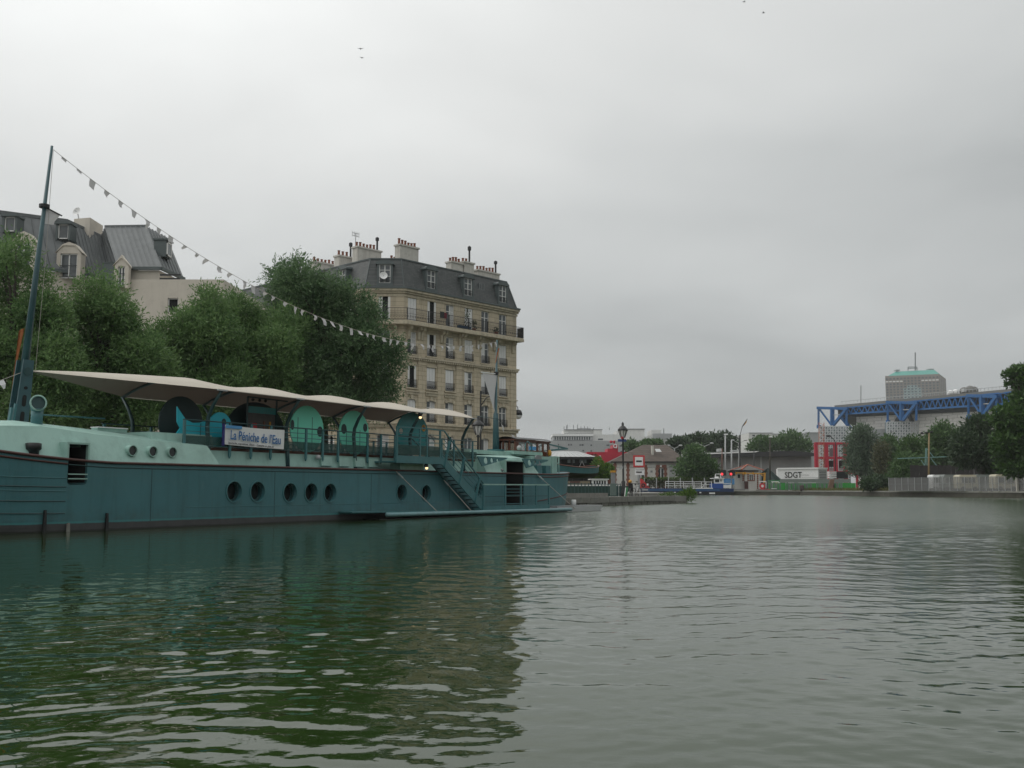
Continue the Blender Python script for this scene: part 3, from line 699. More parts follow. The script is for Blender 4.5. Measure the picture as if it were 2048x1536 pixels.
wb.inputs['Base Color'].default_value = (.4, .42, .42, 1); wb.inputs['Roughness'].default_value = .05; wb.inputs['Alpha'].default_value = .35
for v in (v0 + .03, v1 - .03): MB().box(u0 + .2, u1 - .1, v, v + .006, 3.28, 3.72).build('wheelhouse_glazing', wgl, whb)
MB().box(u0 + 1.45, u0 + 2.25, v0 - .012, v0 - .002, 3.32, 3.52).build('window_notice', M['light_blue'], whb)
MB().ball((20.3, 1.05, 3.35), .13).build('search_light', M['steel'], bg, True)
MB().tube([(20.9, 1.0, 3.1), (20.9, 1.0, 3.6), (21.1, 1.0, 3.72), (21.5, 1.0, 3.6), (21.6, 1.0, 3.1)], .03, 6).build('grab_rail', M['teal'], bg, True)
MB().tube([(13.2, 2.0, 2.9), (13.2, 2.0, 3.6), (13.5, 2.0, 3.75), (13.9, 2.0, 3.45)], .025, 6).build('grab_rail', M['grey_metal'], bg, True)
MB().ball((24.35, 1.4, 3.2), .13, sc=(.9, .9, 1.5)).build('stern_light', M['yellow'], bg, True)
MB().box(23.7, 24.3, .9, 1.1, 1.95, 3.0).build('stern_screen', M['pale_green'], bg)
# stern rails
sr = MB()
rp = [(24.1, 1.0), (24.9, 1.1), (25.6, 1.5), (26.0, 2.2), (25.9, 3.2), (25.2, 4.1), (24.2, 4.3)]
for z in (2.65, 3.0): sr.tube([(u, v, z) for u, v in rp], .028, 6)
for u, v in rp[::1]: sr.tube([(u, v, 2.0), (u, v, 3.0)], .026, 6)
sr.build('stern_railing', M['pale_green'], bg, True)
# stern mast
sm_ = MB().tube([(20.35, 2.5, 3.0), (20.33, 2.5, 5.2), (20.32, 2.5, 5.25), (20.44, 2.5, 9.2)], [.20, .14, .085, .05], 8).build('stern_mast', M['mast_paint'], bg, True)
MB().box(19.95, 20.75, 2.2, 2.8, 3.1, 3.3).build('mast_foot', M['teal'], sm_)
MB().disc((20.36, 2.5, 7.3), (0, 0, 1), .05, .13, .16, 10).build('mast_band', M['black'], sm_)
MB().bar((20.36, 2.5, 7.35), (18.85, 2.5, 7.3), .05).build('gaff', M['white'], sm_)
MB().bar((20.36, 2.3, 4.9), (18.2, 2.4, 4.95), .03).build('spreader', M['teal_dark'], sm_)
# davit truss over the stern
dv = MB()
a, b2, c = (26.0, 3.6, 3.35), (31.4, 3.9, 3.75), (28.0, 3.7, 3.95)
dv.bar((26.1, 3.6, 2.0), a, .16); dv.bar(a, b2, .10); dv.bar((26.0, 3.6, 3.85), c, .08); dv.bar(c, b2, .08); dv.bar(a, c, .07)
for t in (.25, .5, .75): dv.bar(Vector(a).lerp(Vector(b2), t), Vector((26.0, 3.6, 3.85)).lerp(Vector(b2), t), .06)
dv.build('davit', M['teal'], bg)

# upper landing, stairs, lower landing
V0 = -.6
sw = MB(); sw.box(7.42, 10.66, V0, .5, 2.28, 2.34); sw.box(7.42, 10.66, V0 - .03, V0 + .03, 2.26, 2.56)
stw = sw.build('stairway', M['teal'], bg)
def post(p, z0, z1, v, w=.085): MB().box(p - w / 2, p + w / 2, v - .03, v + .03, z0, z1).build('stair_post', M['teal'], stw)
for p in (7.5, 9.1, 9.6, 10.6): post(p, 2.3, 3.72, V0 + .02)
MB().bar((7.42, V0, 3.72), (9.6, V0, 3.76), .05).build('hand_rail', M['teal'], stw); MB().bar((9.6, V0, 3.76), (10.9, V0, 3.72), .05).build('hand_rail', M['teal'], stw)
for z in (3.5, 3.32, 3.14): MB().bar((7.45, V0, z), (10.6, V0, z), .025).build('mid_rail', M['teal'], stw)
MB().box(7.5, 10.55, V0 - .005, V0 + .005, 2.62, 3.0).build('kick_panel', M['mesh_panel'], stw)
MB().box(7.5, 10.55, V0 - .025, V0 + .02, 2.44, 2.48).build('bottom_rail', M['teal'], stw)
MB().box(8.5, 10.2, .0, .5, 1.95, 2.27).build('landing_bracket', M['pale_green'], stw)
ST, SB = Vector((10.66, 0, 2.36)), Vector((14.15, 0, .28))
for v in (V0 + .02, -.06):
    MB().prism([ST + Vector((-.1, v - .025, -.02)), ST + Vector((.16, v - .025, .26)), SB + Vector((.16, v - .025, .22)), SB + Vector((-.12, v - .025, -.08))], (0, .05, 0)).build('stringer', M['teal'], stw)
for i in range(12):
    p = ST.lerp(SB, (i + .5) / 12); MB().box(p.x - .02, p.x + .24, V0 + .05, -.08, p.z - .02, p.z + .02).build('tread', M['teal_dark'], stw)
MB().bar((10.9, V0, 3.70), (14.2, V0, 1.42), .05).build('hand_rail', M['teal'], stw)
for dz in (.32, .55, .78, 1.0): MB().bar((10.75, V0, 2.4 + dz), (14.15, V0, .28 + dz + .1), .02).build('mid_rail', M['teal'], stw)
for t in (.08, .42, .80):
    p = ST.lerp(SB, t); MB().bar((p.x - .05, V0, p.z - .05), (p.x + .38, V0, p.z + 1.12), .12, .05).build('stair_post', M['teal'], stw)
MB().bar((9.3, -.05, 3.3), (10.9, -.05, 2.4), .04).build('inner_rail', M['teal_dark'], stw)
lp = MB().box(14.05, 20.5, V0 - .02, -.05, .16, .24).build('lower_landing', M['teal'], bg)
MB().box(14.0, 20.52, V0 - .05, V0 + .01, .10, .42).build('edge_plate', M['teal'], lp)
for p in (14.1, 16.05, 17.55, 19.1, 20.45): MB().box(p - .05, p + .05, V0 - .06, V0, .2, 1.40).build('landing_post', M['teal'], lp)
MB().bar((14.05, V0 - .03, 1.41), (20.5, V0 - .03, 1.41), .055).build('hand_rail', M['pale_green'], lp)
for z in (1.2, 1.05, .9): MB().bar((16.05, V0 - .03, z), (19.1, V0 - .03, z), .025).build('mid_rail', M['teal'], lp)
MB().bar((14.1, V0 - .03, .85), (20.45, V0 - .03, .85), .025).build('mid_rail', M['teal_dark'], lp); MB().bar((14.1, V0 - .03, .5), (20.45, V0 - .03, .5), .03).build('mid_rail', M['teal'], lp)
# float beneath the landings
fl = MB().tube([(6.3, -1.02, .20), (7.2, -1.02, .19), (22.2, -1.02, .13)], .085, 10).build('float_tube', M['hull'], bg, True)
fl.data.materials.clear(); fl.data.materials.append(mat('worn_pale_teal_paint', (.16, .30, .32), .5, .2, 2, dirt=(.1, .06, .04), dirt_amt=.4))
MB().prism([(4.4, -.85, .30), (7.2, -1.0, .27), (14.2, -.95, .12), (20.6, -.95, .08), (20.6, -.02, .08), (4.6, -.02, .3)], (0, 0, .05)).build('float_deck', M['teal'], bg)
MB().box(6.0, 22.0, -.9, -.1, -.3, .03).build('float_shadow', M['black'], bg)  # added black box, stands in for the shadow under the float
for p, q in (((8.2, -.02, 1.93), (9.9, -1.0, .2)), ((11.6, -.1, 1.6), (12.6, -1.0, .15)), ((20.3, -.03, 1.95), (22.9, -.9, .15))):
    MB().tube([p, Vector(p).lerp(Vector(q), .5), q], .017, 5).build('stay_cable', M['rope'], bg)
    MB().tube([Vector(p).lerp(Vector(q), .05), Vector(p).lerp(Vector(q), .16)], .035, 5).build('cable_tensioner', M['steel'], bg)

# ---- things on and around the barge
def bthing(name, label, cat, u, v, z, group=None): return thing(name, label, cat, bw(u, v, z), BRZ, group)
ba = bthing('banner', 'white cloth banner with blue lettering hung on the barge railing', 'banner', .5, .40, 2.66)
P = []
for i in range(15):
    t = i / 14; sagt = -.03 * math.sin(math.pi * t) - .04 * t; P.append([(-1.42 + 2.93 * t, .03 * math.sin(7 * t) * (1 - k / 5) + .015 * math.sin(19 * t), .72 * k / 5 + .0 + sagt * (1 if k == 5 else .5) + (.05 * (1 - t) if k == 0 else 0)) for k in range(6)])
MB().grid(P).build('cloth', M['white'], ba, True)
MB().bar((-1.45, .0, .0), (-1.45, .0, .75), .07).build('edge_strip', mat('violet_blue_cloth', (.03, .03, .16), .8), ba)
tm = text_mesh('La P\u00e9niche de l\u2019Eau', .385, M['blue_ink'], 'lettering', .005)
o = inst(tm, 'lettering', ba, (-1.20, -.06, .235)); o.rotation_euler = (math.pi / 2, math.radians(2.0), 0); o.scale = (.83, 1.15, 1)
tm = text_mesh('Spectacles, expositions, d\u00e9bats \u2013 Concerts en plein air', .10, M['grey_ink'], 'lettering', .002)
o = inst(tm, 'lettering', ba, (-1.28, -.06, .075)); o.rotation_euler = (math.pi / 2, math.radians(1.5), 0); o.scale = (1.0, 1, 1)
MB().box(-1.40, -.65, -.055, -.048, .60, .70).build('blue_header', M['light_blue'], ba)

def board(name, label, cat, pts, v, m, group=None, th=.05, eyes=(), em='disc_dark', lines=()):
    us = [p[0] for p in pts]; uc = sum(us) / len(us)
    t = bthing(name, label, cat, uc, v, 2.5, group)
    MB().prism([(u - uc, 0, z - 2.5) for u, z in pts], (0, th, 0)).build('panel', M[m], t)
    for u, z, ru, rz in eyes:
        MB().prism([(u - uc + ru * math.cos(2*math.pi*k/20), -.012, z - 2.5 + rz * math.sin(2*math.pi*k/20)) for k in range(20)], (0, .01, 0)).build('eye_hole', M[em], t)
    for u, z0, z1 in lines: MB().box(u - uc - .012, u - uc + .012, -.006, -.001, z0 - 2.5, z1 - 2.5).build('panel_joint', M['disc_dark'], t)
    return t
def ell(uc, zc, ru, rz, a0=0, a1=360, n=28): return [(uc + ru * math.cos(math.radians(a0 + (a1 - a0) * k / n)), zc + rz * math.sin(math.radians(a0 + (a1 - a0) * k / n))) for k in range(n + (a1 - a0 < 360))]
whale = [(-2.66, 2.63), (-.30, 2.63), (-.14, 2.95)] + ell(-.62, 3.32, .52, .52, -25, 120, 12) + [(-1.15, 3.55), (-1.5, 3.43), (-1.85, 3.40), (-2.15, 3.50), (-2.42, 3.78), (-2.52, 3.9), (-2.50, 3.4), (-2.36, 3.2), (-2.52, 3.0)]
board('fish_board', 'turquoise whale shaped board with one round eye behind the barge railing', 'painted board', whale, .9, 'blue_board', None, .05, [(-.47, 3.50, .10, .13)], lines=[(-1.5, 2.65, 3.4)])
def facefish(uc, zc): return [(uc - .30, zc - .80), (uc - .05, zc - .98), (uc + .1, zc - .92)] + ell(uc, zc, .93, .90, -62, 222, 26)
MB_group = 'mint fish face boards on the barge deck'
board('fish_board', 'mint green oval fish face board next to the banner', 'painted board', facefish(3.78, 3.48), .9, 'mint', MB_group, .05, [(2.95, 3.60, .09, .19), (4.50, 3.42, .16, .20)], lines=[(3.25, 2.7, 3.9), (4.05, 2.7, 3.95)])
board('fish_board', 'mint green oval fish face board with two dark eyes, second from the banner', 'painted board', facefish(6.60, 3.48), .9, 'mint', MB_group, .05, [(5.93, 3.60, .16, .20), (7.28, 3.72, .13, .17)], lines=[(6.1, 2.7, 3.6), (6.95, 2.7, 3.6)])
d3 = board('fish_board', 'dark teal round fish board with painted gold eye near the stairs', 'painted board', ell(10.62, 3.65, 1.18, .92), .9, 'disc_teal', None, .05)
for u, z, r, m in ((-.88, .08, .13, 'canvas'), (.82, .30, .16, 'yellow'), (.82, .30, .08, 'wood')):
    MB().prism([(u + r * math.cos(k * .4), -.012 - .004 * (m == 'wood'), 1.12 + z + r * .95 * math.sin(k * .4)) for k in range(16)], (0, .008, 0)).build('painted_eye', M[m], d3)
board('booth_board', 'blackish round board behind the turquoise whale on the barge deck', 'painted board', ell(-1.45, 3.45, .95, .92), 1.9, 'disc_dark')
board('booth_board', 'blackish round board with a stage behind the banner', 'painted board', ell(2.1, 3.45, 1.45, .98), 1.9, 'disc_dark')
kg = bthing('kiosk_frame', 'dark square frame with small spotlights and pinned posters behind the banner', 'kiosk', 2.0, 1.5, 2.6)
for u in (-.78, .72): MB().bar((u, 0, 0), (u, 0, 1.95), .05).build('frame_post', M['teal_dark'], kg)
MB().bar((-.78, 0, 1.95), (1.3, 0, 1.93), .05).build('frame_beam', M['teal_dark'], kg)
MB().box(-.74, .68, .02, .04, .3, 1.55).build('back_panel', mat('dim_poster_wall', (.10, .09, .085), .8, .3, 4), kg)
MB().box(-.74, .68, .0, .015, 1.38, 1.62).build('fascia', M['disc_teal'], kg)
for u, m in ((-.5, 'red'), (.05, 'wood'), (.35, 'yellow')): MB().box(u, u + .22 * (1 if m == 'red' else .4), -.01, .012, .75, 1.0 + .1 * (m != 'red')).build('poster', M[m], kg)
for u in (-.55, -.2, .1): MB().ball((u, -.03, 1.86), .06).build('spotlight', M['black'], kg)
for u, v, z, lb in ((10.05, .12, 4.32, 'small lit lamp clipped under the canopy edge by the teal round board'), (9.75, -.45, 2.12, 'small lit lamp hanging under the upper landing of the barge stairs')):
    l = bthing('deck_lamp', lb, 'lamp', u, v, z)
    MB().lathe([(.02, .02), (.09, .0), (.10, .08), (.07, .16), (.02, .2)], 10).build('housing', M['black'], l, True)
    MB().ball((0, -.03, -.03), .065).build('bulb', M['lamp_lit'], l, True)
def table(label, u, v, m):
    t = bthing('bistro_table', label, 'table', u, v, 2.605, 'bistro tables on the barge deck'); MB().lathe([(.36, .70), (.36, .73)], 16).build('table_top', M[m], t); MB().bar((0, 0, 0), (0, 0, .7), .06).build('pedestal', M['iron_dark'], t); MB().lathe([(.24, 0), (.05, .05)], 12).build('foot', M['iron_dark'], t)
M['iron_dark'] = M['black']
table('small round white table on the barge deck between the two mint fish boards', 5.05, 1.9, 'white'); table('small round dark table on the barge deck right of the second mint fish board', 8.2, 2.6, 'teal_dark')
ps = bthing('potted_shrub', 'narrow green shrub in a pot on the barge deck left of the teal round board', 'plant', 8.05, 1.6, 2.605); MB().lathe([(.16, 0), (.22, .34)], 10).build('pot', M['rub'], ps)
SHRUB = ps
# pennant strings
def strg(name, label, pts, nper, m, group=None, ph=.34, pw=.27, seed=1, first=.06):
    t = thing(name, label, 'bunting', pts[0], 0, group); r = random.Random(seed); o0 = pts[0]
    MB().tube([p - o0 for p in pts], .009, 4).build('string', M['rope'], t)
    L = [0]
    for i in range(1, len(pts)): L.append(L[-1] + (pts[i] - pts[i-1]).length)
    for k in range(nper):
        s_ = L[-1] * (first + (1 - first - .01) * max(0, k + r.uniform(-.16, .16) * (0 < k < nper - 1)) / (nper - 1)); i = max(j for j in range(len(L) - 1) if L[j] <= s_); f = (s_ - L[i]) / (L[i+1] - L[i])
        p = pts[i].lerp(pts[i+1], f) - o0; d = (pts[i+1] - pts[i]).normalized(); h = ph * r.uniform(.5, 1.12); sw_ = r.uniform(-.95, .95) if r.random() < .45 else r.uniform(-.3, .3); w2 = pw * r.uniform(.85, 1.1)
        side = Vector((-d.y, d.x, 0)); dn = Vector((0, 0, -1)) * math.cos(sw_) + side * math.sin(sw_)
        a = p; b_ = p + d * w2; c1 = b_ + dn * h - d * w2 * .22; c2 = a + dn * h * r.uniform(.9, 1.1) + d * w2 * .22
        mid = side * r.uniform(-.09, .09); c1 = c1 + d * r.uniform(-.07, .07) + side * r.uniform(-.08, .08); c2 = c2 + d * r.uniform(-.05, .05)
        MB().add([a, b_, (b_ + c1) / 2 + mid, c1, c2, (a + c2) / 2 + mid], [(0, 1, 2, 5), (5, 2, 3, 4)]).build('pennant', M[m], t)
    return t
mt_w, st_w = bw(mt0.x + .05, mt0.y, mt0.z - .1), bw(20.44, 2.5, 9.1)
pts = []
for i in range(41):
    t = i / 40; p = mt_w.lerp(st_w, t); p.z -= 4 * 2.2 * t * (1 - t); pts.append(p)
strg('bunting', 'long string of pale pennants hanging from the fore mast top to the stern mast', pts, 47, 'off_white', None, .30, .23, 4, .012)
p2 = [bw(-6.9, 2.4, 4.75), bw(-8, 2.35, 4.25), bw(-9.2, 2.3, 3.7), bw(-10.5, 2.3, 3.2)]
strg('bunting', 'short string of white pennants running from the fore mast down to the bow', p2, 4, 'off_white', None, .45, .3, 9, .22)
p3 = [bw(20.35, 2.4, 4.9), bw(21.6, 2.4, 4.2), bw(23, 2.4, 3.95), bw(24.2, 2.4, 3.95)]
strg('bunting', 'short string of white pennants from the stern mast down to the wheelhouse', p3, 4, 'off_white', None, .4, .3, 12, .1)
def flag(name, label, u, v, z, outline, m, cat='flag'):
    t = bthing(name, label, cat, u, v, z); r = random.Random(len(label))
    P = []
    (a, b_, c, d) = [Vector(q) for q in outline]
    for i in range(9):
        f = i / 8; P.append([a.lerp(b_, f).lerp(d.lerp(c, f), k / 8) + Vector((0, .07 * math.sin(5 * f + 4 * k / 8) * f, 0)) for k in range(9)])
    MB().grid(P).build('cloth', M[m], t, True); return t
flag('flag', 'small grey pennant flying from a gaff high on the fore mast', -6.55, 2.5, 9.45, [(.05, 0, .42), (.50, 0, .28), (.36, 0, -.06), (-.05, 0, -.12)], 'off_white')
flag('flag', 'furled orange flag hanging behind the fore mast', -7.25, 2.75, 4.2, [(.22, 0, 1.75), (.36, 0, 1.85), (.16, 0, .1), (.08, 0, -.1)], 'orange')
flag('flag', 'small orange flag near the top of the stern mast', 20.3, 2.45, 8.25, [(.12, 0, .5), (.22, 0, .5), (.0, 0, -.25), (-.12, 0, -.35)], 'orange')
flag('sail', 'grey triangular sail hanging from the gaff of the stern mast', 20.3, 2.5, 5.4, [(-1.35, 0, 1.88), (.02, 0, 1.86), (.0, 0, -.1), (-.15, 0, -.05)], 'off_white', 'sail')
# rowing boat hung at the stern
def rowboat(t, L, wid, dep, m, mi, zr=.28):
    P = []; Q = []
    for i in range(13):
        f = i / 12; x = (f - .5) * L; w = wid / 2 * max(.03, (1 - abs(2 * f - 1) ** 2.4)) ** .7; zt = dep + zr * (2 * f - 1) ** 2; zb = .32 * dep * abs(2 * f - 1) ** 3
        P.append([(x, -w, zt), (x, -w * .93, zb + (zt - zb) * .45), (x, -w * .82, zb + (zt - zb) * .28), (x, -w * .4, zb + .03), (x, 0, zb), (x, w * .4, zb + .03), (x, w * .82, zb + (zt - zb) * .28), (x, w * .93, zb + (zt - zb) * .45), (x, w, zt)])
        Q.append((x, w, zt))
    MB().grid([r[:2] for r in P]).build('sheer_strake', M[m], t); MB().grid([r[7:] for r in P]).build('sheer_strake', M[m], t)
    MB().grid([r[1:8] for r in P]).build('boat_bottom', M[mi], t, True)
    for s_ in (-1, 1): MB().tube([(x, s_ * w, z) for x, w, z in Q], .035, 5).build('gunwale', M['wood'], t)
    for f in (-.2, .15): MB().box(f * L - .12, f * L + .12, -wid * .42, wid * .42, dep * .7, dep * .76).build('thwart', M['wood'], t)
M['boat_brown'] = mat('brown_boat_bottom', (.06, .05, .035), .7, .4, 2, dirt_amt=.4)
rb = bthing('rowing_boat', 'teal wooden rowing boat with brown bottom hung above the water behind the barge stern', 'rowing boat', 30.2, 3.0, 1.85)
rowboat(rb, 7.2, 1.9, .66, 'teal', 'boat_brown', .22)
sk = bthing('skiff', 'flat grey metal skiff tied at the stern of the barge beside the float', 'skiff', 23.4, -.35, -.12)
MB().prism([(-2.4, -.5, 0), (2.6, -.5, 0), (3.1, -.5, .42), (-2.4, -.5, .36)], (0, 1.0, 0)).build('skiff_hull', M['steel'], sk)
MB().box(-2.3, 2.9, -.42, .42, .37, .43).build('skiff_deck', M['grey_metal'], sk)
MB().lathe([(.13, .43), (.13, .72), (.11, .74)], 10, (.45, 0, 0)).build('white_bucket', M['white'], sk, True)
# ------------------------------------------------------------------ stone apartment building on the corner
M['ashlar'] = brick_mat('pale_ashlar', (.55, .475, .35), (.47, .405, .295), (.28, .24, .175), 1.05, .41, .016, bump=.35, var=.24, streak=.45)
M['trim'] = mat('carved_stone_trim', (.53, .47, .355), .85, .2, 1.5, dirt=(.12, .10, .075), dirt_amt=.45, streak=.4, bump=.3)
M['lead'] = mat('lead_flashing', (.085, .105, .105), .5, .2, 2)
M['iron'] = mat('black_ironwork', (.022, .023, .024), .5, .3, 5)
M['shutter'] = mat('white_folding_shutter', (.74, .74, .73), .6, .08, 3, streak=.2)
M['frame_white'] = mat('white_window_frame', (.72, .72, .70), .5, .08, 4)
M['plaster'] = mat('pale_chimney_plaster', (.55, .53, .48), .9, .12, 1.2, dirt=(.25, .23, .2), dirt_amt=.4, streak=.4)
M['pot'] = mat('terracotta_pot', (.20, .075, .045), .85, .45, 6, dirt_amt=.3)
M['curtain'] = mat('pale_curtain', (.55, .55, .54), .9, .2, 6)
M['window_dark'] = glass_mat('old_window_glass', (.085, .095, .10), .06)
def slate_mat():
    m, nt, b = newmat('slate'); o = nobj(nt); sp = nt.nodes.new('ShaderNodeSeparateXYZ'); nt.links.new(o, sp.inputs[0])
    cb = nt.nodes.new('ShaderNodeCombineXYZ'); nt.links.new(nmath(nt, 'ADD', sp.outputs[0], sp.outputs[1]), cb.inputs[0]); nt.links.new(sp.outputs[2], cb.inputs[1])
    br = nt.nodes.new('ShaderNodeTexBrick'); nt.links.new(cb.outputs[0], br.inputs['Vector']); br.inputs['Scale'].default_value = 1
    br.inputs['Brick Width'].default_value = .24; br.inputs['Row Height'].default_value = .17; br.inputs['Mortar Size'].default_value = .01
    br.inputs['Color1'].default_value = (.055, .062, .064, 1); br.inputs['Color2'].default_value = (.085, .092, .092, 1); br.inputs['Mortar'].default_value = (.03, .034, .035, 1)
    c = nmix(nt, 1.0, br.outputs['Color'], nmix(nt, nnoise(nt, o, .8, 5, .65), (.7, .7, .7), (1.35, 1.33, 1.28)), 'MULTIPLY')
    c = nmix(nt, nmath(nt, 'MULTIPLY', nramp(nt, nnoise(nt, o, 1, 4, .6, (1.2, 1.2, .2)), .55, .75), .4, True), c, (.04, .055, .05))
    nt.links.new(c, b.inputs['Base Color']); b.inputs['Roughness'].default_value = .62
    nbump(nt, b, br.outputs['Fac'], -.3, .015); return m
M['slate'] = slate_mat()
HA = math.radians(43.01085); HO = Vector((.44935976, 100, 0)); HRZ = math.pi / 2 - HA
hb_ = thing('apartment_building', 'tall corner building of pale stone with grey slate mansard roof, iron balconies and chimney stacks', 'building', HO, HRZ)
G0 = QZ
def lpoint(o, ang, x, y): return Vector((o.x + x * math.cos(ang) - y * math.sin(ang), o.y + x * math.sin(ang) + y * math.cos(ang), 0))
# three facades in the building's own axes: (corner at the right end, direction angle, width)
C0 = Vector((0, 0, 0)); C1 = Vector((-14.98, 0, 0)); ch = 3.5; cdir = math.radians(-45)
C2 = C1 + Vector((-ch * math.cos(cdir), -ch * math.sin(cdir), 0)); C3 = C2 + Vector((0, 26, 0))
FAC = [(C0, 0.0, 14.98), (C1, cdir, ch), (C2, math.radians(-90), 26.0)]
BAYS = [[-13.95, -11.57, -9.23, -6.75, -4.5, -2.0], [-1.75], [-2.2 - 2.5 * i for i in range(10)]]
ROWS = [(1.6, 6.05, .5), (7.25, 9.25, .5), (10.3, 12.3, .5), (13.35, 15.4, .5), (16.42, 18.5, .5)]
WW = .54
# window meshes, origin at sill centre, looking out along -y
def win_meshes(h, w=WW):
    fr = MB()
    for x in (-w, w - .07, -.045): fr.box(x, x + (.07 if x != -.045 else .09), .10, .17, 0, h)
    for z in (0, h - .07, h * .68): fr.box(-w, w, .11, .16, z, z + .06)
    f = fr.mesh('window', M['frame_white'])
    p = MB().box(-w, w, .15, .16, 0, h).mesh('pane', M['window_dark'])
    s1 = MB()
    for i in range(6):
        x0 = -w + .02 + i * (2 * w - .04) / 6; s1.box(x0, x0 + (2 * w - .04) / 6 - .018, .045 + .015 * (i % 2), .085, .03, h - .02)
    s = s1.mesh('shutter', M['shutter'])
    half = MB()
    for i in range(2): half.box(-w + .02 + i * .2, -w + .2 + i * .2, .03, .07, .03, h - .02)
    hs = half.mesh('shutter', M['shutter'])
    op = MB().box(-w, w, .17, .18, 0, h).mesh('dark_opening', M['dark'])
    ol = MB().box(-w, -w + .36, .08, .12, 0, h).box(w - .22, w, .02, .06, 0, h).mesh('window', M['frame_white'])
    cu = MB().box(.05, w - .07, .135, .145, .1, h - .1).mesh('curtain', M['curtain'])
    return dict(f=f, p=p, s=s, hs=hs, op=op, ol=ol, cu=cu)
WM = {}
def guard_mesh(w=.56, h=.72):
    g = MB()
    for z in (.04, h): g.bar((-w, -.10, z), (w, -.10, z), .035)
    g.bar((-w, -.10, h * .55), (w, -.10, h * .55), .02)
    for i in range(11):
        x = -w + 2 * w * i / 10; g.bar((x, -.10, .04), (x, -.10, h), .022)
    for i in range(5):
        x = -w + 2 * w * (i + .5) / 5; g.disc((x, -.10, h * .3), (0, 1, 0), .07, .10, .015, 8)
    return g.mesh('guard_rail', M['iron'])
GM = guard_mesh()
sill_m = MB().box(-.72, .72, -.16, .02, -.12, 0).mesh('sill', M['trim'])
ped_m = MB().box(-.80, .80, -.22, .0, -.38, -.28).box(-.72, .72, -.12, 0, -.62, -.38).mesh('sill_apron', M['trim'])
lint_m = MB().box(-.66, .66, -.06, .0, 0, .14).box(-.14, .14, -.12, 0, .0, .38).box(-.62, -.36, -.09, 0, -.10, .16).box(.36, .62, -.09, 0, -.10, .16).mesh('lintel', M['trim'])
lint2_m = MB().box(-.66, .66, -.06, .0, .02, .16).mesh('lintel', M['trim'])
brk_m = MB().prism([(-.14, 0, 0), (-.14, -.55, 0), (-.14, -.5, -.28), (-.14, -.2, -.42), (-.14, -.13, -1.1), (-.14, 0, -1.2)], (.28, 0, 0)).mesh('bracket', M['trim'])
rr = random.Random(11)
KIND = {  # (facade, row): what the six bays of the main front show
    (0, 4): 'soSgSgg'[0:0] or ['s', 'o', 'g', 's', 'g', 'g'], (0, 3): ['g', 'o', 'g', 's', 'h', 's'], (0, 2): ['o', 's', 's', 'h', 'h', 's'],
    (0, 1): ['s', 'g', 'g', 'g', 'g', 'g'], (0, 0): ['g', 'g', 'o', 'g', 'g', 'g'], (1, 4): ['o'], (1, 3): ['g'], (1, 2): ['g'], (1, 1): ['g'], (1, 0): ['g']}
wallmb = MB()
def fpos(fi, s, y, z):
    o, a, w = FAC[fi]; p = lpoint(o, a, s, y); return (p.x, p.y, z)
for fi, (o, a, wd) in enumerate(FAC):
    holes = []
    for ri, (z0, z1, hwid) in enumerate(ROWS):
        for s in BAYS[fi]: holes.append((s - WW, s + WW, z0, z1))
    t = hole_wall(MB(), -wd, 0, G0, 19.0, holes, 0, .26)
    wallmb.add([tuple(lpoint(o, a, v[0], v[1])[:2]) + (v[2],) for v in t.v], t.f)
    for ri, (z0, z1, hwid) in enumerate(ROWS):
        h = z1 - z0
        if h not in WM: WM[h] = win_meshes(h)
        mm = WM[h]
        for bi, s in enumerate(BAYS[fi]):
            k = KIND.get((fi, ri)); k = k[bi] if k else rr.choice('gggsho')
            loc = fpos(fi, s, 0, z0); rz = a
            if k == 'o':
                wo_ = inst(mm['ol'], 'window', hb_, loc, rz); inst(mm['op'], 'dark_opening', wo_)
            else:
                wo_ = inst(mm['f'], 'window', hb_, loc, rz); inst(mm['p'], 'pane', wo_)
                if k == 's': inst(mm['s'], 'shutter', wo_)
                if k == 'h': inst(mm['hs'], 'shutter', wo_)
                if k == 'g' and rr.random() < .6: inst(mm['cu'], 'curtain', wo_)
            if ri in (1, 2, 3): inst(GM, 'guard_rail', wo_)
            if ri in (2, 3, 1): inst(sill_m, 'sill', wo_)
            if ri == 2: inst(ped_m, 'sill_apron', wo_)
            l_ = inst(lint_m if ri in (1, 0) else lint2_m, 'lintel', hb_, fpos(fi, s, 0, z1), rz)
wallmb.build('wall', M['ashlar'], hb_)
# plain end wall, back and right flank
MB().poly([(0, 0, G0), (0, 13, G0), (0, 13, 21.5), (0, 0, 19)]).poly([(0, 13, G0), (C3.x, C3.y, G0), (C3.x, C3.y, 21), (0, 13, 21.5)]).build('end_wall', M['ashlar'], hb_)
# mouldings that run round the three fronts
def run(name, z0, z1, out, m, y_in=.0, fs=(0, 1, 2)):
    mb_ = MB(); pts = [C0 + Vector((.12, 0, 0)), C1, C2, C3]
    def off(d):
        r = []
        nrm = [Vector((0, -1, 0)), Vector((-math.sin(cdir) * -1 * -1, -math.cos(cdir), 0)), Vector((-1, 0, 0))]
        nrm[1] = Vector((-math.sin(math.radians(45)), -math.cos(math.radians(45)), 0))
        r.append(pts[0] + nrm[0] * d)
        for i in (1, 2):
            bis = (nrm[i-1] + nrm[i]).normalized(); r.append(pts[i] + bis * d / max(.3, bis.dot(nrm[i])))
        r.append(pts[3] + nrm[2] * d); return r
    a_, b_ = off(out), off(-abs(y_in))
    for i in range(3):
        mb_.prism([tuple(a_[i][:2]) + (z0,), tuple(a_[i+1][:2]) + (z0,), tuple(b_[i+1][:2]) + (z0,), tuple(b_[i][:2]) + (z0,)], (0, 0, z1 - z0))
    return mb_.build(name, m, hb_)
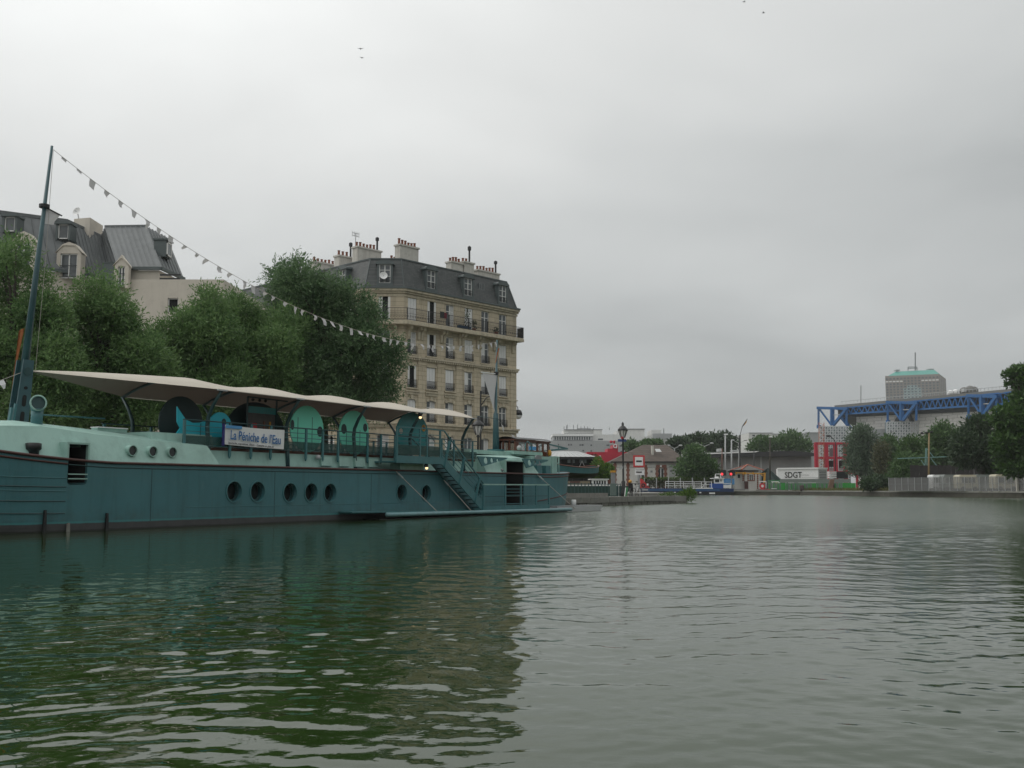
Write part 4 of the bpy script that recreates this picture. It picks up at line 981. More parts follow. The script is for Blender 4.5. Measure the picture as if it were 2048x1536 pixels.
run('cornice', 18.98, 19.18, .38, M['trim'], -.0); run('cornice_bed', 18.80, 18.975, .2, M['trim']); run('gutter', 19.185, 19.34, .48, M['lead'])
run('frieze', 18.55, 18.75, .05, M['trim'])
run('balcony_slab', 15.87, 16.12, .95, M['trim']); run('balcony_edge', 16.125, 16.24, .88, M['trim'])
run('string_course', 13.0, 13.17, .30, M['trim']); run('string_bed', 12.82, 12.995, .14, M['trim'])
run('belt_cornice', 6.98, 7.14, .34, M['trim']); run('belt_bed', 6.72, 6.975, .16, M['trim']); run('lower_band', 9.95, 10.07, .07, M['trim'])
pil_m = MB().box(-.42, .42, -.055, 0, 7.15, 12.81).box(-.50, .50, -.10, 0, 12.45, 12.80).box(-.50, .50, -.09, 0, 7.15, 7.6).mesh('pilaster', M['ashlar'])
for s in (-12.76, -10.4, -8.0, -5.62, -3.25, -.62, -14.72):
    p_ = inst(pil_m, 'pilaster', hb_, (s, 0, 0))
    if s in (-.62, -14.72): p_.scale = (.6, 1, 1)
dn = MB()
for i in range(52):
    s = -14.8 + i * .285; dn.box(s, s + .14, -.27, -.145, 12.84, 12.98)
tag(dn.build('dentil_band', M['trim'], hb_), None, None, None, 'stuff')
for fi in (0, 1, 2):
    w = FAC[fi][2]
    for s in ([-14.4, -12.8, -10.4, -8.0, -5.6, -3.3, -.6, -13.2, -10.0, -7.6, -5.2, -2.9] if fi == 0 else ([-.7, -2.8] if fi == 1 else [-1.0 - 2.5 * i for i in range(10)])):
        inst(brk_m, 'bracket', hb_, fpos(fi, s, 0, 15.865), FAC[fi][1])
# continuous balcony railing in lengths
for fi in (0, 1, 2):
    o, a, w = FAC[fi]; n = {0: 6, 1: 1, 2: 8}[fi]; x0, x1 = {0: (-15.3, .1), 1: (-3.85, .35), 2: (-24, .3)}[fi]
    for i in range(n):
        s0, s1 = x0 + (x1 - x0) * i / n, x0 + (x1 - x0) * (i + 1) / n; g = MB(); y = -.86
        for z in (16.3, 17.32): g.bar((s0, y, z), (s1, y, z), .04)
        g.bar((s0, y, 16.85), (s1, y, 16.85), .02); g.bar((s0, y, 16.24), (s0, y, 17.36), .05)
        k = int((s1 - s0) / .13)
        for j in range(k): x = s0 + (s1 - s0) * (j + .5) / k; g.bar((x, y, 16.3), (x, y, 17.32), .018)
        for j in range(k // 2):
            x = s0 + (s1 - s0) * (j + .5) / (k // 2); g.disc((x, y, 16.6), (0, 1, 0), .06, .09, .012, 7)
        t = MB(); t.v = [fpos(fi, v[0], v[1], v[2]) for v in g.v]; t.f = g.f; t.build('balcony_railing', M['iron'], hb_)
MB().bar((.12, -.86, 16.3), (.12, .0, 16.3), .04).bar((.12, -.86, 17.32), (.12, 0, 17.32), .05).box(.10, .14, -.86, 0, 16.3, 17.3).build('balcony_end_screen', M['iron'], hb_)
# mansard
def offs(d): # inward offset corner points
    n0, n1, n2 = Vector((0, -1, 0)), Vector((-math.sin(math.radians(45)), -math.cos(math.radians(45)), 0)), Vector((-1, 0, 0))
    b1 = (n0 + n1).normalized(); b2_ = (n1 + n2).normalized()
    return [C0 + n0 * -d, C1 - b1 * d / b1.dot(n0), C2 - b2_ * d / b2_.dot(n1), C3 - n2 * d]
B0, T0 = offs(-.05), offs(.85); zb, zt = 19.34, 22.15
T0[0].x -= .55; 
ro = MB()
for i in range(3): ro.poly([tuple(B0[i][:2]) + (zb,), tuple(T0[i][:2]) + (zt,), tuple(T0[i+1][:2]) + (zt,), tuple(B0[i+1][:2]) + (zb,)])
ro.poly([(B0[0].x, B0[0].y, zb), (B0[0].x, 12, zb), (T0[0].x, 12, zt), (T0[0].x, T0[0].y, zt)])
mans = ro.build('mansard_roof', M['slate'], hb_)
R1 = Vector((-2.5, 6.5, 23.2)); R2 = Vector((-11.2, 6.5, 23.3)); R3 = Vector((-11.5, 24, 23.2))
zr_ = MB(); T = [tuple(p[:2]) + (zt + .02,) for p in T0]
zr_.poly([T[0], R1, R2, T[1]]).poly([T[1], R2, T[2]]).poly([T[2], R2, R3, T[3]]).poly([T[0], (T0[0].x, 12.5, zt), R1]).poly([R1, (T0[0].x, 12.5, zt), (-8, 12.5, zt), R2])
M['zinc'] = mat('weathered_zinc', (.165, .175, .178), .6, .14, .6, dirt=(.10, .11, .11), dirt_amt=.3, streak=.35, spec=.25)
zr_.build('zinc_top', M['zinc'], mans)
for i in range(3):
    MB().bar(tuple(T0[i][:2]) + (zt,), tuple(T0[i+1][:2]) + (zt,), .16, .12).build('ridge_flashing', M['lead'], mans)
MB().bar(tuple(B0[0][:2]) + (zb,), tuple(T0[0][:2]) + (zt,), .14).build('ridge_flashing', M['lead'], mans)
for i in (1, 2): MB().bar(tuple(B0[i][:2]) + (zb,), tuple(T0[i][:2]) + (zt,), .08).build('hip_flashing', M['lead'], mans)
# dormers
def dormer_meshes():
    d = MB(); w, h = .52, 1.75
    d.box(-w - .18, -w, -.10, 1.2, 0, h); d.box(w, w + .18, -.10, 1.2, 0, h); d.box(-w - .22, w + .22, -.16, 1.2, -.28, 0)
    n = 9; pts = [(-w - .32, -.2, h - .02)] + [((w + .32) * math.cos(math.pi - math.pi * k / n), -.2, h + .34 * math.sin(math.pi * k / n) ** .8 + .03) for k in range(n + 1)] + [(w + .32, -.2, h - .02)]
    d.prism(pts, (0, 1.6, 0))
    fr = MB()
    for x in (-w, w - .07, -.04): fr.box(x, x + .08, -.03, .03, .02, h)
    for z in (.02, h - .08, h * .36, h * .68): fr.box(-w, w, -.02, .02, z, z + .05)
    gr = MB()
    for z in (.25, .5): gr.bar((-w, -.13, z), (w, -.13, z), .035)
    for i in range(5): x = -w + 2 * w * (i + .5) / 5; gr.bar((x, -.13, .05), (x, -.13, .5), .02)
    return d.mesh('dormer', M['lead']), fr.mesh('window', M['frame_white']), MB().box(-w, w, .03, .05, 0, h).mesh('pane', M['window_dark']), gr.mesh('guard_rail', M['iron'])
DM = dormer_meshes()
for fi, s in ((0, -11.62), (0, -6.81), (0, -1.98), (1, -1.75), (2, -3.5), (2, -8.5), (2, -13.5)):
    d = inst(DM[0], 'dormer', hb_, fpos(fi, s, .10, 19.72), FAC[fi][1]); inst(DM[1], 'window', d); inst(DM[2], 'pane', d); inst(DM[3], 'guard_rail', d)
for dx in (-.25, .05, .35): MB().box(-4.75 + dx, -4.75 + dx + .2, .38, .9, 20.5, 21.3).build('skylight', M['zinc'], hb_)
# chimney stacks with their pots
potm = MB().lathe([(.12, 0), (.10, .38), (.13, .40), (.13, .46)], 8).mesh('chimney_pot', M['pot'])
cowl = MB().lathe([(.09, 0), (.09, 1.15), (.17, 1.2), (.17, 1.5), (.05, 1.6)], 8).mesh('chimney_cowl', M['iron'])
for (x, y, w, d, z0, z1, n, cw_) in ((-12.45, 2.6, 2.3, .75, 21.6, 23.85, 6, 0), (-6.8, 2.0, 1.55, .75, 21.6, 23.15, 4, 0), (-5.2, 2.0, 1.35, .9, 21.6, 23.4, 3, 1), (-2.1, 2.2, 3.1, .7, 21.6, 23.0, 7, 1),
                                  (-14.1, 6.5, 2.9, .8, 21.8, 23.95, 7, 1), (-14.45, 9.5, 1.9, .8, 21.5, 23.6, 4, 1), (-14.4, 13.0, 2.7, .8, 21, 23.5, 6, 0), (-9.4, 7.5, 2.0, .7, 22, 23.6, 5, 0)):
    c = MB().box(x - w / 2, x + w / 2, y - d / 2, y + d / 2, z0, z1).box(x - w / 2 - .09, x + w / 2 + .09, y - d / 2 - .09, y + d / 2 + .09, z1 + .004, z1 + .16).build('chimney_stack', M['plaster'], hb_)
    for k in range(n):
        px_ = x - w / 2 + w * (k + .5) / n
        o = inst(cowl if (cw_ and k == n - 1) else potm, 'chimney_cowl' if (cw_ and k == n - 1) else 'chimney_pot', c, (px_, y, z1 + .16)); o.scale = (1.05, 1.05, rr.uniform(.8, 1.3))
ant = MB().tube([(-15.1, 7, 22), (-15.1, 7, 25.6)], .04, 5)
for z, l in ((25.55, .4), (25.3, .4)): ant.bar((-15.1 - l, 7, z), (-15.1 + l, 7, z), .04)
for dx in (-.5, -.2, .2, .5): ant.bar((-15.1 + dx * .8, 7, 25.2), (-15.1 + dx * .8, 7, 25.7), .03)
tvb = thing('tv_antenna', 'thin television aerial standing among the left chimneys of the stone building', 'antenna', HO, HRZ); ant.build('aerial', M['steel'], tvb)
def dish(name, label, c, r, face, m='white'):
    t = thing(name, label, 'satellite dish', c)
    f = Vector(face).normalized(); P = []
    a = f.cross(Vector((0, 0, 1))).normalized(); b_ = a.cross(f)
    for i in range(5):
        rr_ = r * i / 4; P.append([a * rr_ * math.cos(2*math.pi*k/16) + b_ * rr_ * math.sin(2*math.pi*k/16) + f * (rr_ * rr_ / r * .35) for k in range(17)])
    MB().grid(P).build('reflector', M[m], t, True); MB().bar((0, 0, 0) , -f * .2 + Vector((0, 0, -r * 1.3)), .05).build('dish_arm', M['steel'], t); MB().bar(f * .1 - b_ * 0, f * r * 1.0 - Vector((0, 0, r * .3)), .03).build('receiver_arm', M['iron'], t)
    return t
dp = Matrix.Translation(HO) @ Matrix.Rotation(HRZ, 4, 'Z') @ Vector(fpos(1, -1.85, -.15, 20.35))
dish('satellite_dish', 'round white satellite dish fixed in the corner dormer of the stone building', dp, .36, (.2, -1, .25))
# balcony clutter
pl = Matrix.Translation(HO) @ Matrix.Rotation(HRZ, 4, 'Z')
def bplant(s, h, label, n=120, w=.35, seed=5):
    t = thing('balcony_plant', label, 'plant', pl @ Vector((s, -.45, 16.24))); r = random.Random(seed); m_ = MB()
    for i in range(n):
        z = r.uniform(.25, h); ww = w * (1 - .5 * z / h); c = Vector((r.gauss(0, ww * .5), r.gauss(0, ww * .4), z)); a = Vector((r.uniform(-1, 1), r.uniform(-1, 1), r.uniform(-1, 1))) * .1; b_ = Vector((r.uniform(-1, 1), r.uniform(-1, 1), r.uniform(-1, 1))) * .1
        m_.poly([c - a, c + b_, c + a])
    MB().lathe([(.16, 0), (.2, .3)], 8).build('pot', M['pot'], t); MB().bar((0, 0, .2), (0, 0, h * .9), .03).build('stem', M['wood'], t)
    m_.build('foliage', M['balcony_leaf'], t)
M['balcony_leaf'] = leaf_mat('balcony_leaves', (.02, .04, .015), (.06, .10, .04))
bplant(-7.4, 2.1, 'tall straggly plant on the long balcony of the stone building'); bplant(-6.5, 1.1, 'small bushy plant beside the tall one on the long balcony', 90, .4, 7); bplant(-3.4, .8, 'low plant near the right end of the long balcony', 80, .35, 8)
tb = thing('trough', 'blue plastic trough on the long balcony below the tall plant', 'planter', pl @ Vector((-8.0, -.62, 16.24)), HRZ); MB().prism([(-.75, -.15, .02), (.75, -.15, .02), (.8, -.18, .32), (-.8, -.18, .32)], (0, .32, 0)).build('trough_body', mat('dull_blue_plastic', (.02, .06, .12), .5), tb)
lr = thing('laundry', 'dark red and black cloth hung over the long balcony railing', 'laundry', pl @ Vector((-11.0, -.95, 17.0)), HRZ); MB().box(-.4, .1, -.02, .01, -.1, .5).build('black_cloth', M['black'], lr); MB().box(.13, .45, -.025, .01, -.1, .45).build('red_cloth', mat('dark_red_cloth', (.12, .01, .02), .9), lr)
wl_ = thing('wall_lamp', 'black globe street lamp on a bracket at the right edge of the stone building', 'lamp', pl @ Vector((.0, .3, 8.55)), HRZ)
MB().tube([(0, 0, .9), (.25, 0, 1.05), (.5, 0, .85), (.55, 0, .6)], .04, 6).build('bracket_arm', M['iron'], wl_, True); MB().lathe([(.04, .62), (.3, .55), (.42, .3), (.44, .05)], 14, (.55, 0, 0)).build('lamp_hood', M['iron'], wl_, True); MB().ball((.55, 0, -.02), .40, sc=(1, 1, .85)).build('lamp_globe', M['frame_white'], wl_, True)

# ------------------------------------------------------------------ zinc roofed building behind the willows
zbld = thing('zinc_roofed_building', 'beige rendered building with steep grey zinc roofs and dormers behind the quay trees', 'building', at(200, 560, 76).xy.to_3d())
M['render'] = mat('beige_render', (.60, .55, .475), .9, .07, .4, dirt=(.3, .27, .23), dirt_amt=.3, streak=.2)
ZE = 17.55
def e(px, Y, z=ZE): return Vector((X_(px, Y, 540), Y, z))
A0, A1_, A2_ = e(-160, 68.0), e(161, 75), e(224, 76.8)
B0_, B1_, B2_ = e(236, 73.2), e(322, 73.2), e(369, 77.0)
TA0, TA1, TA2 = Vector((X_(-160, 70.5, 400), 70.5, 21.85)), Vector((X_(136, 77, 432), 77, 22.2)), Vector((X_(203, 79.5, 462), 79.5, 21.6))
RB0, RB1 = Vector((X_(210, 78, 447), 78, 22.0)), Vector((X_(292, 78, 444), 78, 22.05))
def zpanels(a, b, c, d, n):
    """slope with eave a-b and top d-c split into standing seam sheets"""
    for i in range(n):
        f0, f1 = i / n, (i + 1) / n
        p, q, r, s_ = a.lerp(b, f0), a.lerp(b, f1), d.lerp(c, f1), d.lerp(c, f0)
        nr = (q - p).cross(s_ - p).normalized(); nr = nr if nr.y < 0 else -nr
        g = (q - p) * .01
        lift = nr * rr.uniform(-.012, .012)
        m_ = MB(); m_.poly([p + lift, q - g + lift, r - g + lift, s_ + lift]); m_.bar(p + nr * .03, s_ + nr * .03, .05, .09, up=nr)
        m_.build('zinc_panel', M['zinc'], zbld, world=True)
zpanels(A0, A1_, TA1, TA0, 15); zpanels(A1_, A2_, TA2, TA1, 9); zpanels(B0_, B1_, RB1, RB0, 8)
RB2 = RB1 + Vector((.6, 4.5, 0)); zpanels(B1_, B2_, RB1.lerp(RB2, .8), RB1, 7)
zpanels(A2_, B0_ + Vector((0, 2.5, .5)), RB0, TA2, 4)
mb = MB(); mb.bar(TA0, TA1, .25).bar(TA1, TA2, .2).bar(RB0, RB1, .2); mb.build('ridge_cap', M['zinc'], zbld, world=True)
mb = MB(); mb.bar(A0, A1_, .22).bar(A1_, A2_, .22).bar(B0_, B1_, .22).bar(B1_, B2_, .22); mb.build('gutter', M['lead'], zbld, world=True)
mb = MB()
def wallq(a, b, z1=ZE - .1): mb.poly([(a.x, a.y, G0), (b.x, b.y, G0), (b.x, b.y, z1), (a.x, a.y, z1)])
def inn(p, d=.3): return p + Vector((0, d, 0))
wallq(inn(A0), inn(A1_)); wallq(inn(A1_), inn(A2_)); wallq(inn(A2_), inn(B0_)); wallq(inn(B0_, .2), inn(B1_, .2) - Vector((.2, 0, 0))); wallq(inn(B1_, .2) - Vector((.2, 0, 0)), inn(B2_, .2) - Vector((.3, 0, 0)))
mb.build('wall', M['render'], zbld, world=True)
cz = Z_(560, 73.2); c0, c1 = X_(320, 73.0, 600), X_(446, 73.0, 600); cw0, cw1 = X_(335, 73, 610), X_(356, 73, 610)
hz0, hz1 = Z_(625, 73, 345), Z_(596, 73, 345)
w_ = hole_wall(MB(), c0 - 4.5, c1, G0, cz, [(cw0, cw1, hz0, hz1), (cw0 - .1, cw1, hz0 - 6.2, hz1 - 6.2)], 73.0, .3)
w_.poly([(c1, 73, G0), (c1 + .6, 86, G0), (c1 + .6, 86, cz), (c1, 73, cz)]).poly([(c0 - .1, 73, cz), (c1, 73, cz), (c1 + .6, 86, cz), (c0 - .1, 86, cz)])
w_.build('terrace_block_wall', M['render'], zbld, world=True)
for dz in (0, -6.2):
    wf = MB()
    for a, b_, c, d in ((cw0, cw0 + .07, hz0, hz1), (cw1 - .07, cw1, hz0, hz1), (cw0, cw1, hz0, hz0 + .07), (cw0, cw1, hz1 - .07, hz1)): wf.box(a, b_, 73.12, 73.2, c + dz, d + dz)
    wfo = wf.build('window', M['frame_white'], zbld, world=True); MB().box(cw0, cw1, 73.25, 73.29, hz0 + dz, hz1 + dz).build('pane', M['dark'], wfo, world=True)
MB().box(X_(320, 73.1, 560) , X_(361, 73.1, 560), 73.0, 73.06, cz, cz + .12).bar((X_(320, 73, 556), 73.03, cz + .35), (X_(361, 73, 556), 73.03, cz + .35), .12).build('terrace_railing', M['iron'], zbld, world=True)
blk = MB().prism([Vector((X_(148, 78.4, 440), 78.4, 21.0)), Vector((X_(180, 78.0, 440), 78.0, 21.0)), Vector((X_(206, 80.5, 450), 80.5, 21.0)), Vector((X_(195, 83, 447), 83, 21.0))], (0, 0, 1.75)); blk.build('roof_lift_housing', M['render'], zbld, world=True)
def zdormer(px0, px1, py0, py1, Y, arch, depth=1.8, frame='lead', wn_=2):
    x0, x1 = X_(px0, Y, py0), X_(px1, Y, py0); z1, z0 = Z_(py0, Y, px0), Z_(py1, Y, px0); w = x1 - x0; fw = .16 if not arch else .28
    d = MB()
    d.box(x0 - fw, x0, Y, Y + depth, z0 - .1, z1); d.box(x1, x1 + fw, Y, Y + depth, z0 - .1, z1)
    if arch:
        d.prism([(x0 - fw, Y, z1), (x0 - fw, Y, z1 + .05), (x0 + .2, Y, z1 + .62), (x1 - .2, Y, z1 + .62), (x1 + fw, Y, z1 + .05), (x1 + fw, Y, z1)], (0, depth + .3, 0))
        d.prism([(x0 - fw - .1, Y - .08, z1 + .05), (x0 + .15, Y - .08, z1 + .70), ((x0 + x1) / 2, Y - .08, z1 + .88), (x1 - .15, Y - .08, z1 + .70), (x1 + fw + .1, Y - .08, z1 + .05), (x1 - .2, Y - .08, z1 + .6), (x0 + .2, Y - .08, z1 + .6)], (0, depth, 0))
    else: d.box(x0 - fw - .08, x1 + fw + .08, Y - .12, Y + depth, z1, z1 + .18)
    dd = d.build('dormer', M[frame], zbld, world=True)
    f = MB()
    for a in [x0, x1 - .08] + ([(x0 + x1) / 2 - .04] if wn_ == 2 else []): f.box(a, a + .08, Y + .1, Y + .16, z0, z1)
    for a in (z0, z1 - .08): f.box(x0, x1, Y + .1, Y + .16, a, a + .08)
    inst(f.mesh('window', M['frame_white'], False, zbld), 'window', dd)
    p = MB().box(x0, x1, Y + .17, Y + .2, z0, z1).mesh('pane', M['window_dark'], False, zbld); inst(p, 'pane', dd)
    if arch:
        g = MB()
        for z in (z0 + .1, z0 + .95): g.bar((x0, Y - .02, z), (x1, Y - .02, z), .04)
        inst(g.mesh('guard_rail', M['iron'], False, zbld), 'guard_rail', dd)
zdormer(9, 30, 433, 462, 72.5, False, 1.1, wn_=1); zdormer(116, 137, 448, 477, 75.3, False, 1.1, wn_=1)
zdormer(121, 155, 507, 556, 74.2, True, .8, frame='render'); zdormer(236, 250, 533, 573, 72.4, True, .45, 'render'); fb3 = MB().box(X_(207, 73.0, 545), X_(232, 73.0, 545), 72.8, 75.4, Z_(568, 73, 220), Z_(527, 73, 220)).box(X_(205, 73.0, 545), X_(252, 73.0, 545), 72.75, 75.4, Z_(526.8, 73, 220), Z_(525, 73, 220)); fb3.build('dormer_cheek', M['lead'], zbld, world=True); zdormer(33, 62, 486, 540, 71.9, True, .8, frame='render')
sdm = MB(); sx0, sx1, sY, sz0, sz1 = X_(308, 75.2, 495), X_(334, 75.2, 495), 75.2, Z_(513, 75.2, 320), Z_(480, 75.2, 320)
sdm.box(sx0, sx1 - .06, sY, sY + 1.1, sz0, sz1).box(sx0 - .1, sx1 + .08, sY - .1, sY + 1.2, sz1 + .003, sz1 + .12); sdo = sdm.build('dormer', M['lead'], zbld, world=True)
f = MB()
for y0, y1, z0, z1 in ((sY + .05, sY + .13, sz0 + .1, sz1 - .1), (sY + .95, sY + 1.03, sz0 + .1, sz1 - .1), (sY + .05, sY + 1.03, sz0 + .1, sz0 + .2), (sY + .05, sY + 1.03, sz1 - .2, sz1 - .1)): f.box(sx1 - .06, sx1 + .03, y0, y1, z0, z1)
inst(f.mesh('window', M['frame_white'], False, zbld), 'window', sdo); inst(MB().box(sx1 - .06, sx1, sY + .1, sY + 1.0, sz0 + .1, sz1 - .1).mesh('pane', M['window_dark'], False, zbld), 'pane', sdo)
for px in (103, 128, 60):
    x = X_(px, 71.5, 870); f = MB().box(x - .45, x + .45, 70.9, 71.0, 3.2, 5.0).build('window', M['frame_white'], zbld, world=True); MB().box(x - .38, x + .38, 70.86, 70.9, 3.3, 4.9).build('pane', M['window_dark'], f, world=False).data.transform(wmat(zbld).inverted())
lo = MB().box(X_(-160, 71, 800), X_(235, 71, 800), 71.0, 72.0, G0, 9.0); lo.build('lower_wall', M['render'], zbld, world=True)
dish('satellite_dish', 'round pale satellite dish on the roof of the beige building', at(155, 424, 79.5), .36, (-.3, -1, .35))

# ------------------------------------------------------------------ trees
def crown_mesh(name, lobes, n, ll, lw, m, seed, droop=0.0, twig=0, bias=.55, upb=.3):
    """lobes: list of (centre, radii). Leaves fill the lobes towards their surface; twig>0 strings leaves along shoots"""
    g = np.random.default_rng(seed); C = np.array([l[0] for l in lobes], float); R = np.array([l[1] for l in lobes], float)
    vol = R.prod(1) ** .75; k = g.choice(len(lobes), n, p=vol / vol.sum())
    d = g.normal(size=(n, 3)); d /= np.linalg.norm(d, axis=1)[:, None]
    rad = g.random(n) ** bias * (1 + .13 * g.normal(size=n))
    P = C[k] + d * R[k] * rad[:, None]; D = d * .7 + g.normal(size=(n, 3)) * .55; D[:, 2] += upb - droop
    if twig:
        D /= np.linalg.norm(D, axis=1)[:, None]; tl = g.uniform(.5, 1.0, n) * twig[0]; s = np.linspace(0, 1, twig[1])
        P = (P[:, None, :] + D[:, None, :] * (tl[:, None, None] * s[None, :, None])); P[..., 2] -= droop * (tl[:, None] * s[None, :] ** 2) * .5
        D = np.repeat(D[:, None, :], twig[1], 1).reshape(-1, 3) + g.normal(size=(n * twig[1], 3)) * .75; P = P.reshape(-1, 3) + g.normal(size=(n * twig[1], 3)) * .05
    N = len(P); D /= np.linalg.norm(D, axis=1)[:, None]
    U = g.normal(size=(N, 3)); U -= D * (U * D).sum(1)[:, None]; U /= np.linalg.norm(U, axis=1)[:, None]
    L = ll * g.uniform(.65, 1.3, N)[:, None]; Wd = lw * g.uniform(.7, 1.25, N)[:, None]
    V = np.stack([P, P + D * L * .5 + U * Wd * .5, P + D * L, P + D * L * .45 - U * Wd * .5], 1).reshape(-1, 3).astype(np.float32)
    me = bpy.data.meshes.new(name); me.vertices.add(N * 4); me.vertices.foreach_set('co', V.ravel())
    me.loops.add(N * 4); me.loops.foreach_set('vertex_index', np.arange(N * 4, dtype=np.int32)); me.polygons.add(N)
    me.polygons.foreach_set('loop_start', np.arange(0, N * 4, 4, dtype=np.int32)); me.update(calc_edges=True); me.materials.append(m); return me
def tree_thing(name, label, base, lobes, n, ll, lw, m, bark, seed, trunk_r=.2, group=None, limbs=9, **kw):
    """lobes in world coordinates; base = foot of the trunk"""
    t = thing(name, label, 'tree', base, 0, group); b = Vector(base); r = random.Random(seed)
    L = [(Vector(c) - b, rd) for c, rd in lobes]
    top = max(c.z for c, _ in L); low = min(c.z - rd[2] for c, rd in L); fork = max(.8, low + .12 * (top - low))
    cx_ = sum((c.x for c, _ in L)) / len(L)
    tk = MB(); tk.tube([(0, 0, -.1), (.03, 0, fork * .5), (cx_ * .15, 0, fork), (cx_ * .5, 0, (fork + top) / 2), (cx_ * .8, 0, top)], [trunk_r * 1.3, trunk_r, trunk_r * .85, trunk_r * .5, trunk_r * .12], 8)
    for i in range(limbs):
        c, rd = L[i % len(L)]; z0 = r.uniform(fork * .8, (fork + top) / 2); e_ = c + Vector((r.uniform(-.6, .6) * rd[0], r.uniform(-.6, .6) * rd[1], r.uniform(-.2, .7) * rd[2])); s_ = Vector((cx_ * .3, 0, z0))
        tk.tube([s_, s_.lerp(e_, .5) + Vector((0, 0, .12 * (e_ - s_).length)), e_], [trunk_r * .45, trunk_r * .28, trunk_r * .08], 5)
    tk.build('trunk', bark, t, True)
    inst(crown_mesh('crown', [(tuple(c), rd) for c, rd in L], n, ll, lw, m, seed, **kw), 'crown', t)
    return t
M['bark'] = mat('rough_bark', (.055, .048, .038), .95, .4, 5, bump=.6)
M['willow'] = leaf_mat('willow_leaves', (.065, .14, .045), (.20, .31, .115), .38)
M['willow_dark'] = leaf_mat('grey_green_willow_leaves', (.048, .105, .044), (.165, .255, .12), .34)
def pl_lobes(specs, Y):
    out = []
    for px, py, rx, ry in specs:
        k = Y / F; c = at(px, py, Y + random.Random(px * 7 + py).uniform(-1.2, 1.2)); out.append((tuple(c), (rx * k, max(rx, 40) * k * .9, ry * k)))
    return out
def feathery(x0, x1, top, bot, n, seed, jitter=30):
    """uneven column of lobes between sight lines, tallest in the middle"""
    r = random.Random(seed); out = []; mid = (x0 + x1) / 2; hwid = (x1 - x0) / 2
    for i in range(n):
        x = r.uniform(x0, x1); q = abs(x - mid) / hwid; t_ = top + (q ** 1.6) * (bot - top) * .52 + r.uniform(0, jitter)
        y = r.uniform(t_ + 26, bot - 15); out.append((x, y, r.uniform(20, 38), r.uniform(26, 44)))
        if i % 3 == 0: out.append((x, t_ + r.uniform(4, 20), r.uniform(9, 15), r.uniform(22, 40)))
    for i in range(n):      # low skirts that close the gaps between neighbours
        out.append((x0 - 25 + (x1 - x0 + 50) * (i + r.uniform(0, 1)) / n, r.uniform(bot - 165, bot - 5), r.uniform(28, 42), r.uniform(28, 42)))
    return out
inst(crown_mesh('foliage', [((0, 0, .75), (.22, .22, .5)), ((0, 0, 1.15), (.12, .12, .3))], 900, .12, .04, M['willow'], 5, bias=.4, upb=.8), 'foliage', SHRUB)
WT = [(-85, 120, 474, 850, 15, 43.5, 'pale feathery willow behind the barge fore mast', 'willow'),
      (95, 300, 556, 850, 15, 47, 'pale feathery willow with a broad low crown behind the barge cowl vent', 'willow'),
      (322, 470, 572, 845, 13, 50, 'pale feathery willow in front of the beige wall with the dark window', 'willow'),
      (415, 565, 590, 820, 12, 53, 'pale feathery willow just left of the darkest tree', 'willow'),
      (545, 752, 534, 845, 22, 56, 'largest darkest grey-green willow beside the stone building', 'willow_dark')]
for i, (x0, x1, tp, bt, nl, Y, lab, mt_) in enumerate(WT):
    lb = pl_lobes(feathery(x0, x1, tp, bt, nl, 40 + i), Y)
    if i == 4: lb = pl_lobes([(600, 575, 42, 34), (568, 610, 30, 38), (650, 590, 48, 38), (700, 620, 40, 42), (590, 660, 55, 52), (660, 670, 62, 55), (720, 690, 45, 45), (572, 700, 34, 40), (620, 740, 55, 50), (690, 750, 55, 52), (760, 730, 34, 42), (750, 790, 40, 40), (590, 790, 40, 38), (650, 810, 55, 40), (553, 562, 10, 28), (600, 542, 14, 22), (575, 552, 12, 20), (735, 640, 25, 30), (548, 660, 14, 25), (785, 700, 14, 22)], Y)
    tree_thing('willow_tree', lab, tuple(at((x0 + x1) / 2, 900, Y).xy) + (QZ,), lb, 9600 if i < 4 else 11500, .21, .062, M[mt_], M['bark'], 70 + i, .22, 'willows along the left quay', 12, twig=(.95, 9), droop=.15 if i < 4 else .3, bias=.33, upb=.55)
# street lantern and lamp pole between barge and stone building
def lantern(label, c, hgt, s=1.0, pole=None):
    t = thing('street_lamp', label, 'street lamp', c)
    MB().lathe([(.20 * s, 0), (.20 * s, .25 * s), (.12 * s, .5 * s), (.14 * s, 1.0 * s), (.075 * s, 1.1 * s), (.055 * s, hgt - 1.1 * s), (.10 * s, hgt - 1.05 * s), (.05 * s, hgt - .95 * s)], 10).build('pole', M['iron'], t, True)
    z = hgt - .95 * s
    MB().lathe([(.13 * s, z), (.30 * s, z + .50 * s), (.28 * s, z + .52 * s)], 8).build('lantern_glass', M['lantern'], t)
    fr = MB()
    for k in range(8):
        a = 2 * math.pi * k / 8; fr.bar((.14 * s * math.cos(a), .14 * s * math.sin(a), z), (.31 * s * math.cos(a), .31 * s * math.sin(a), z + .5 * s), .035 * s)
    fr.build('lantern_frame', M['iron'], t)
    MB().lathe([(.36 * s, z + .50 * s), (.33 * s, z + .60 * s), (.18 * s, z + .78 * s), (.08 * s, z + .84 * s), (.09 * s, z + .98 * s), (.02 * s, z + 1.1 * s)], 10).build('lantern_cap', M['iron'], t, True)
    return t
lm, lnt, lbb = newmat('frosted_lantern_glass'); lbb.inputs['Base Color'].default_value = (.72, .70, .68, 1); lbb.inputs['Roughness'].default_value = .3; M['lantern'] = lm
lantern('old lantern lamp post in front of the stone building, seen past the canopy end', tuple(at(956, 900, 66).xy) + (QZ,), 5.25, 1.15)
hp = thing('utility_pole', 'thin dark pole with a short side arm in front of the stone building', 'pole', tuple(at(961, 900, 72).xy) + (QZ,))
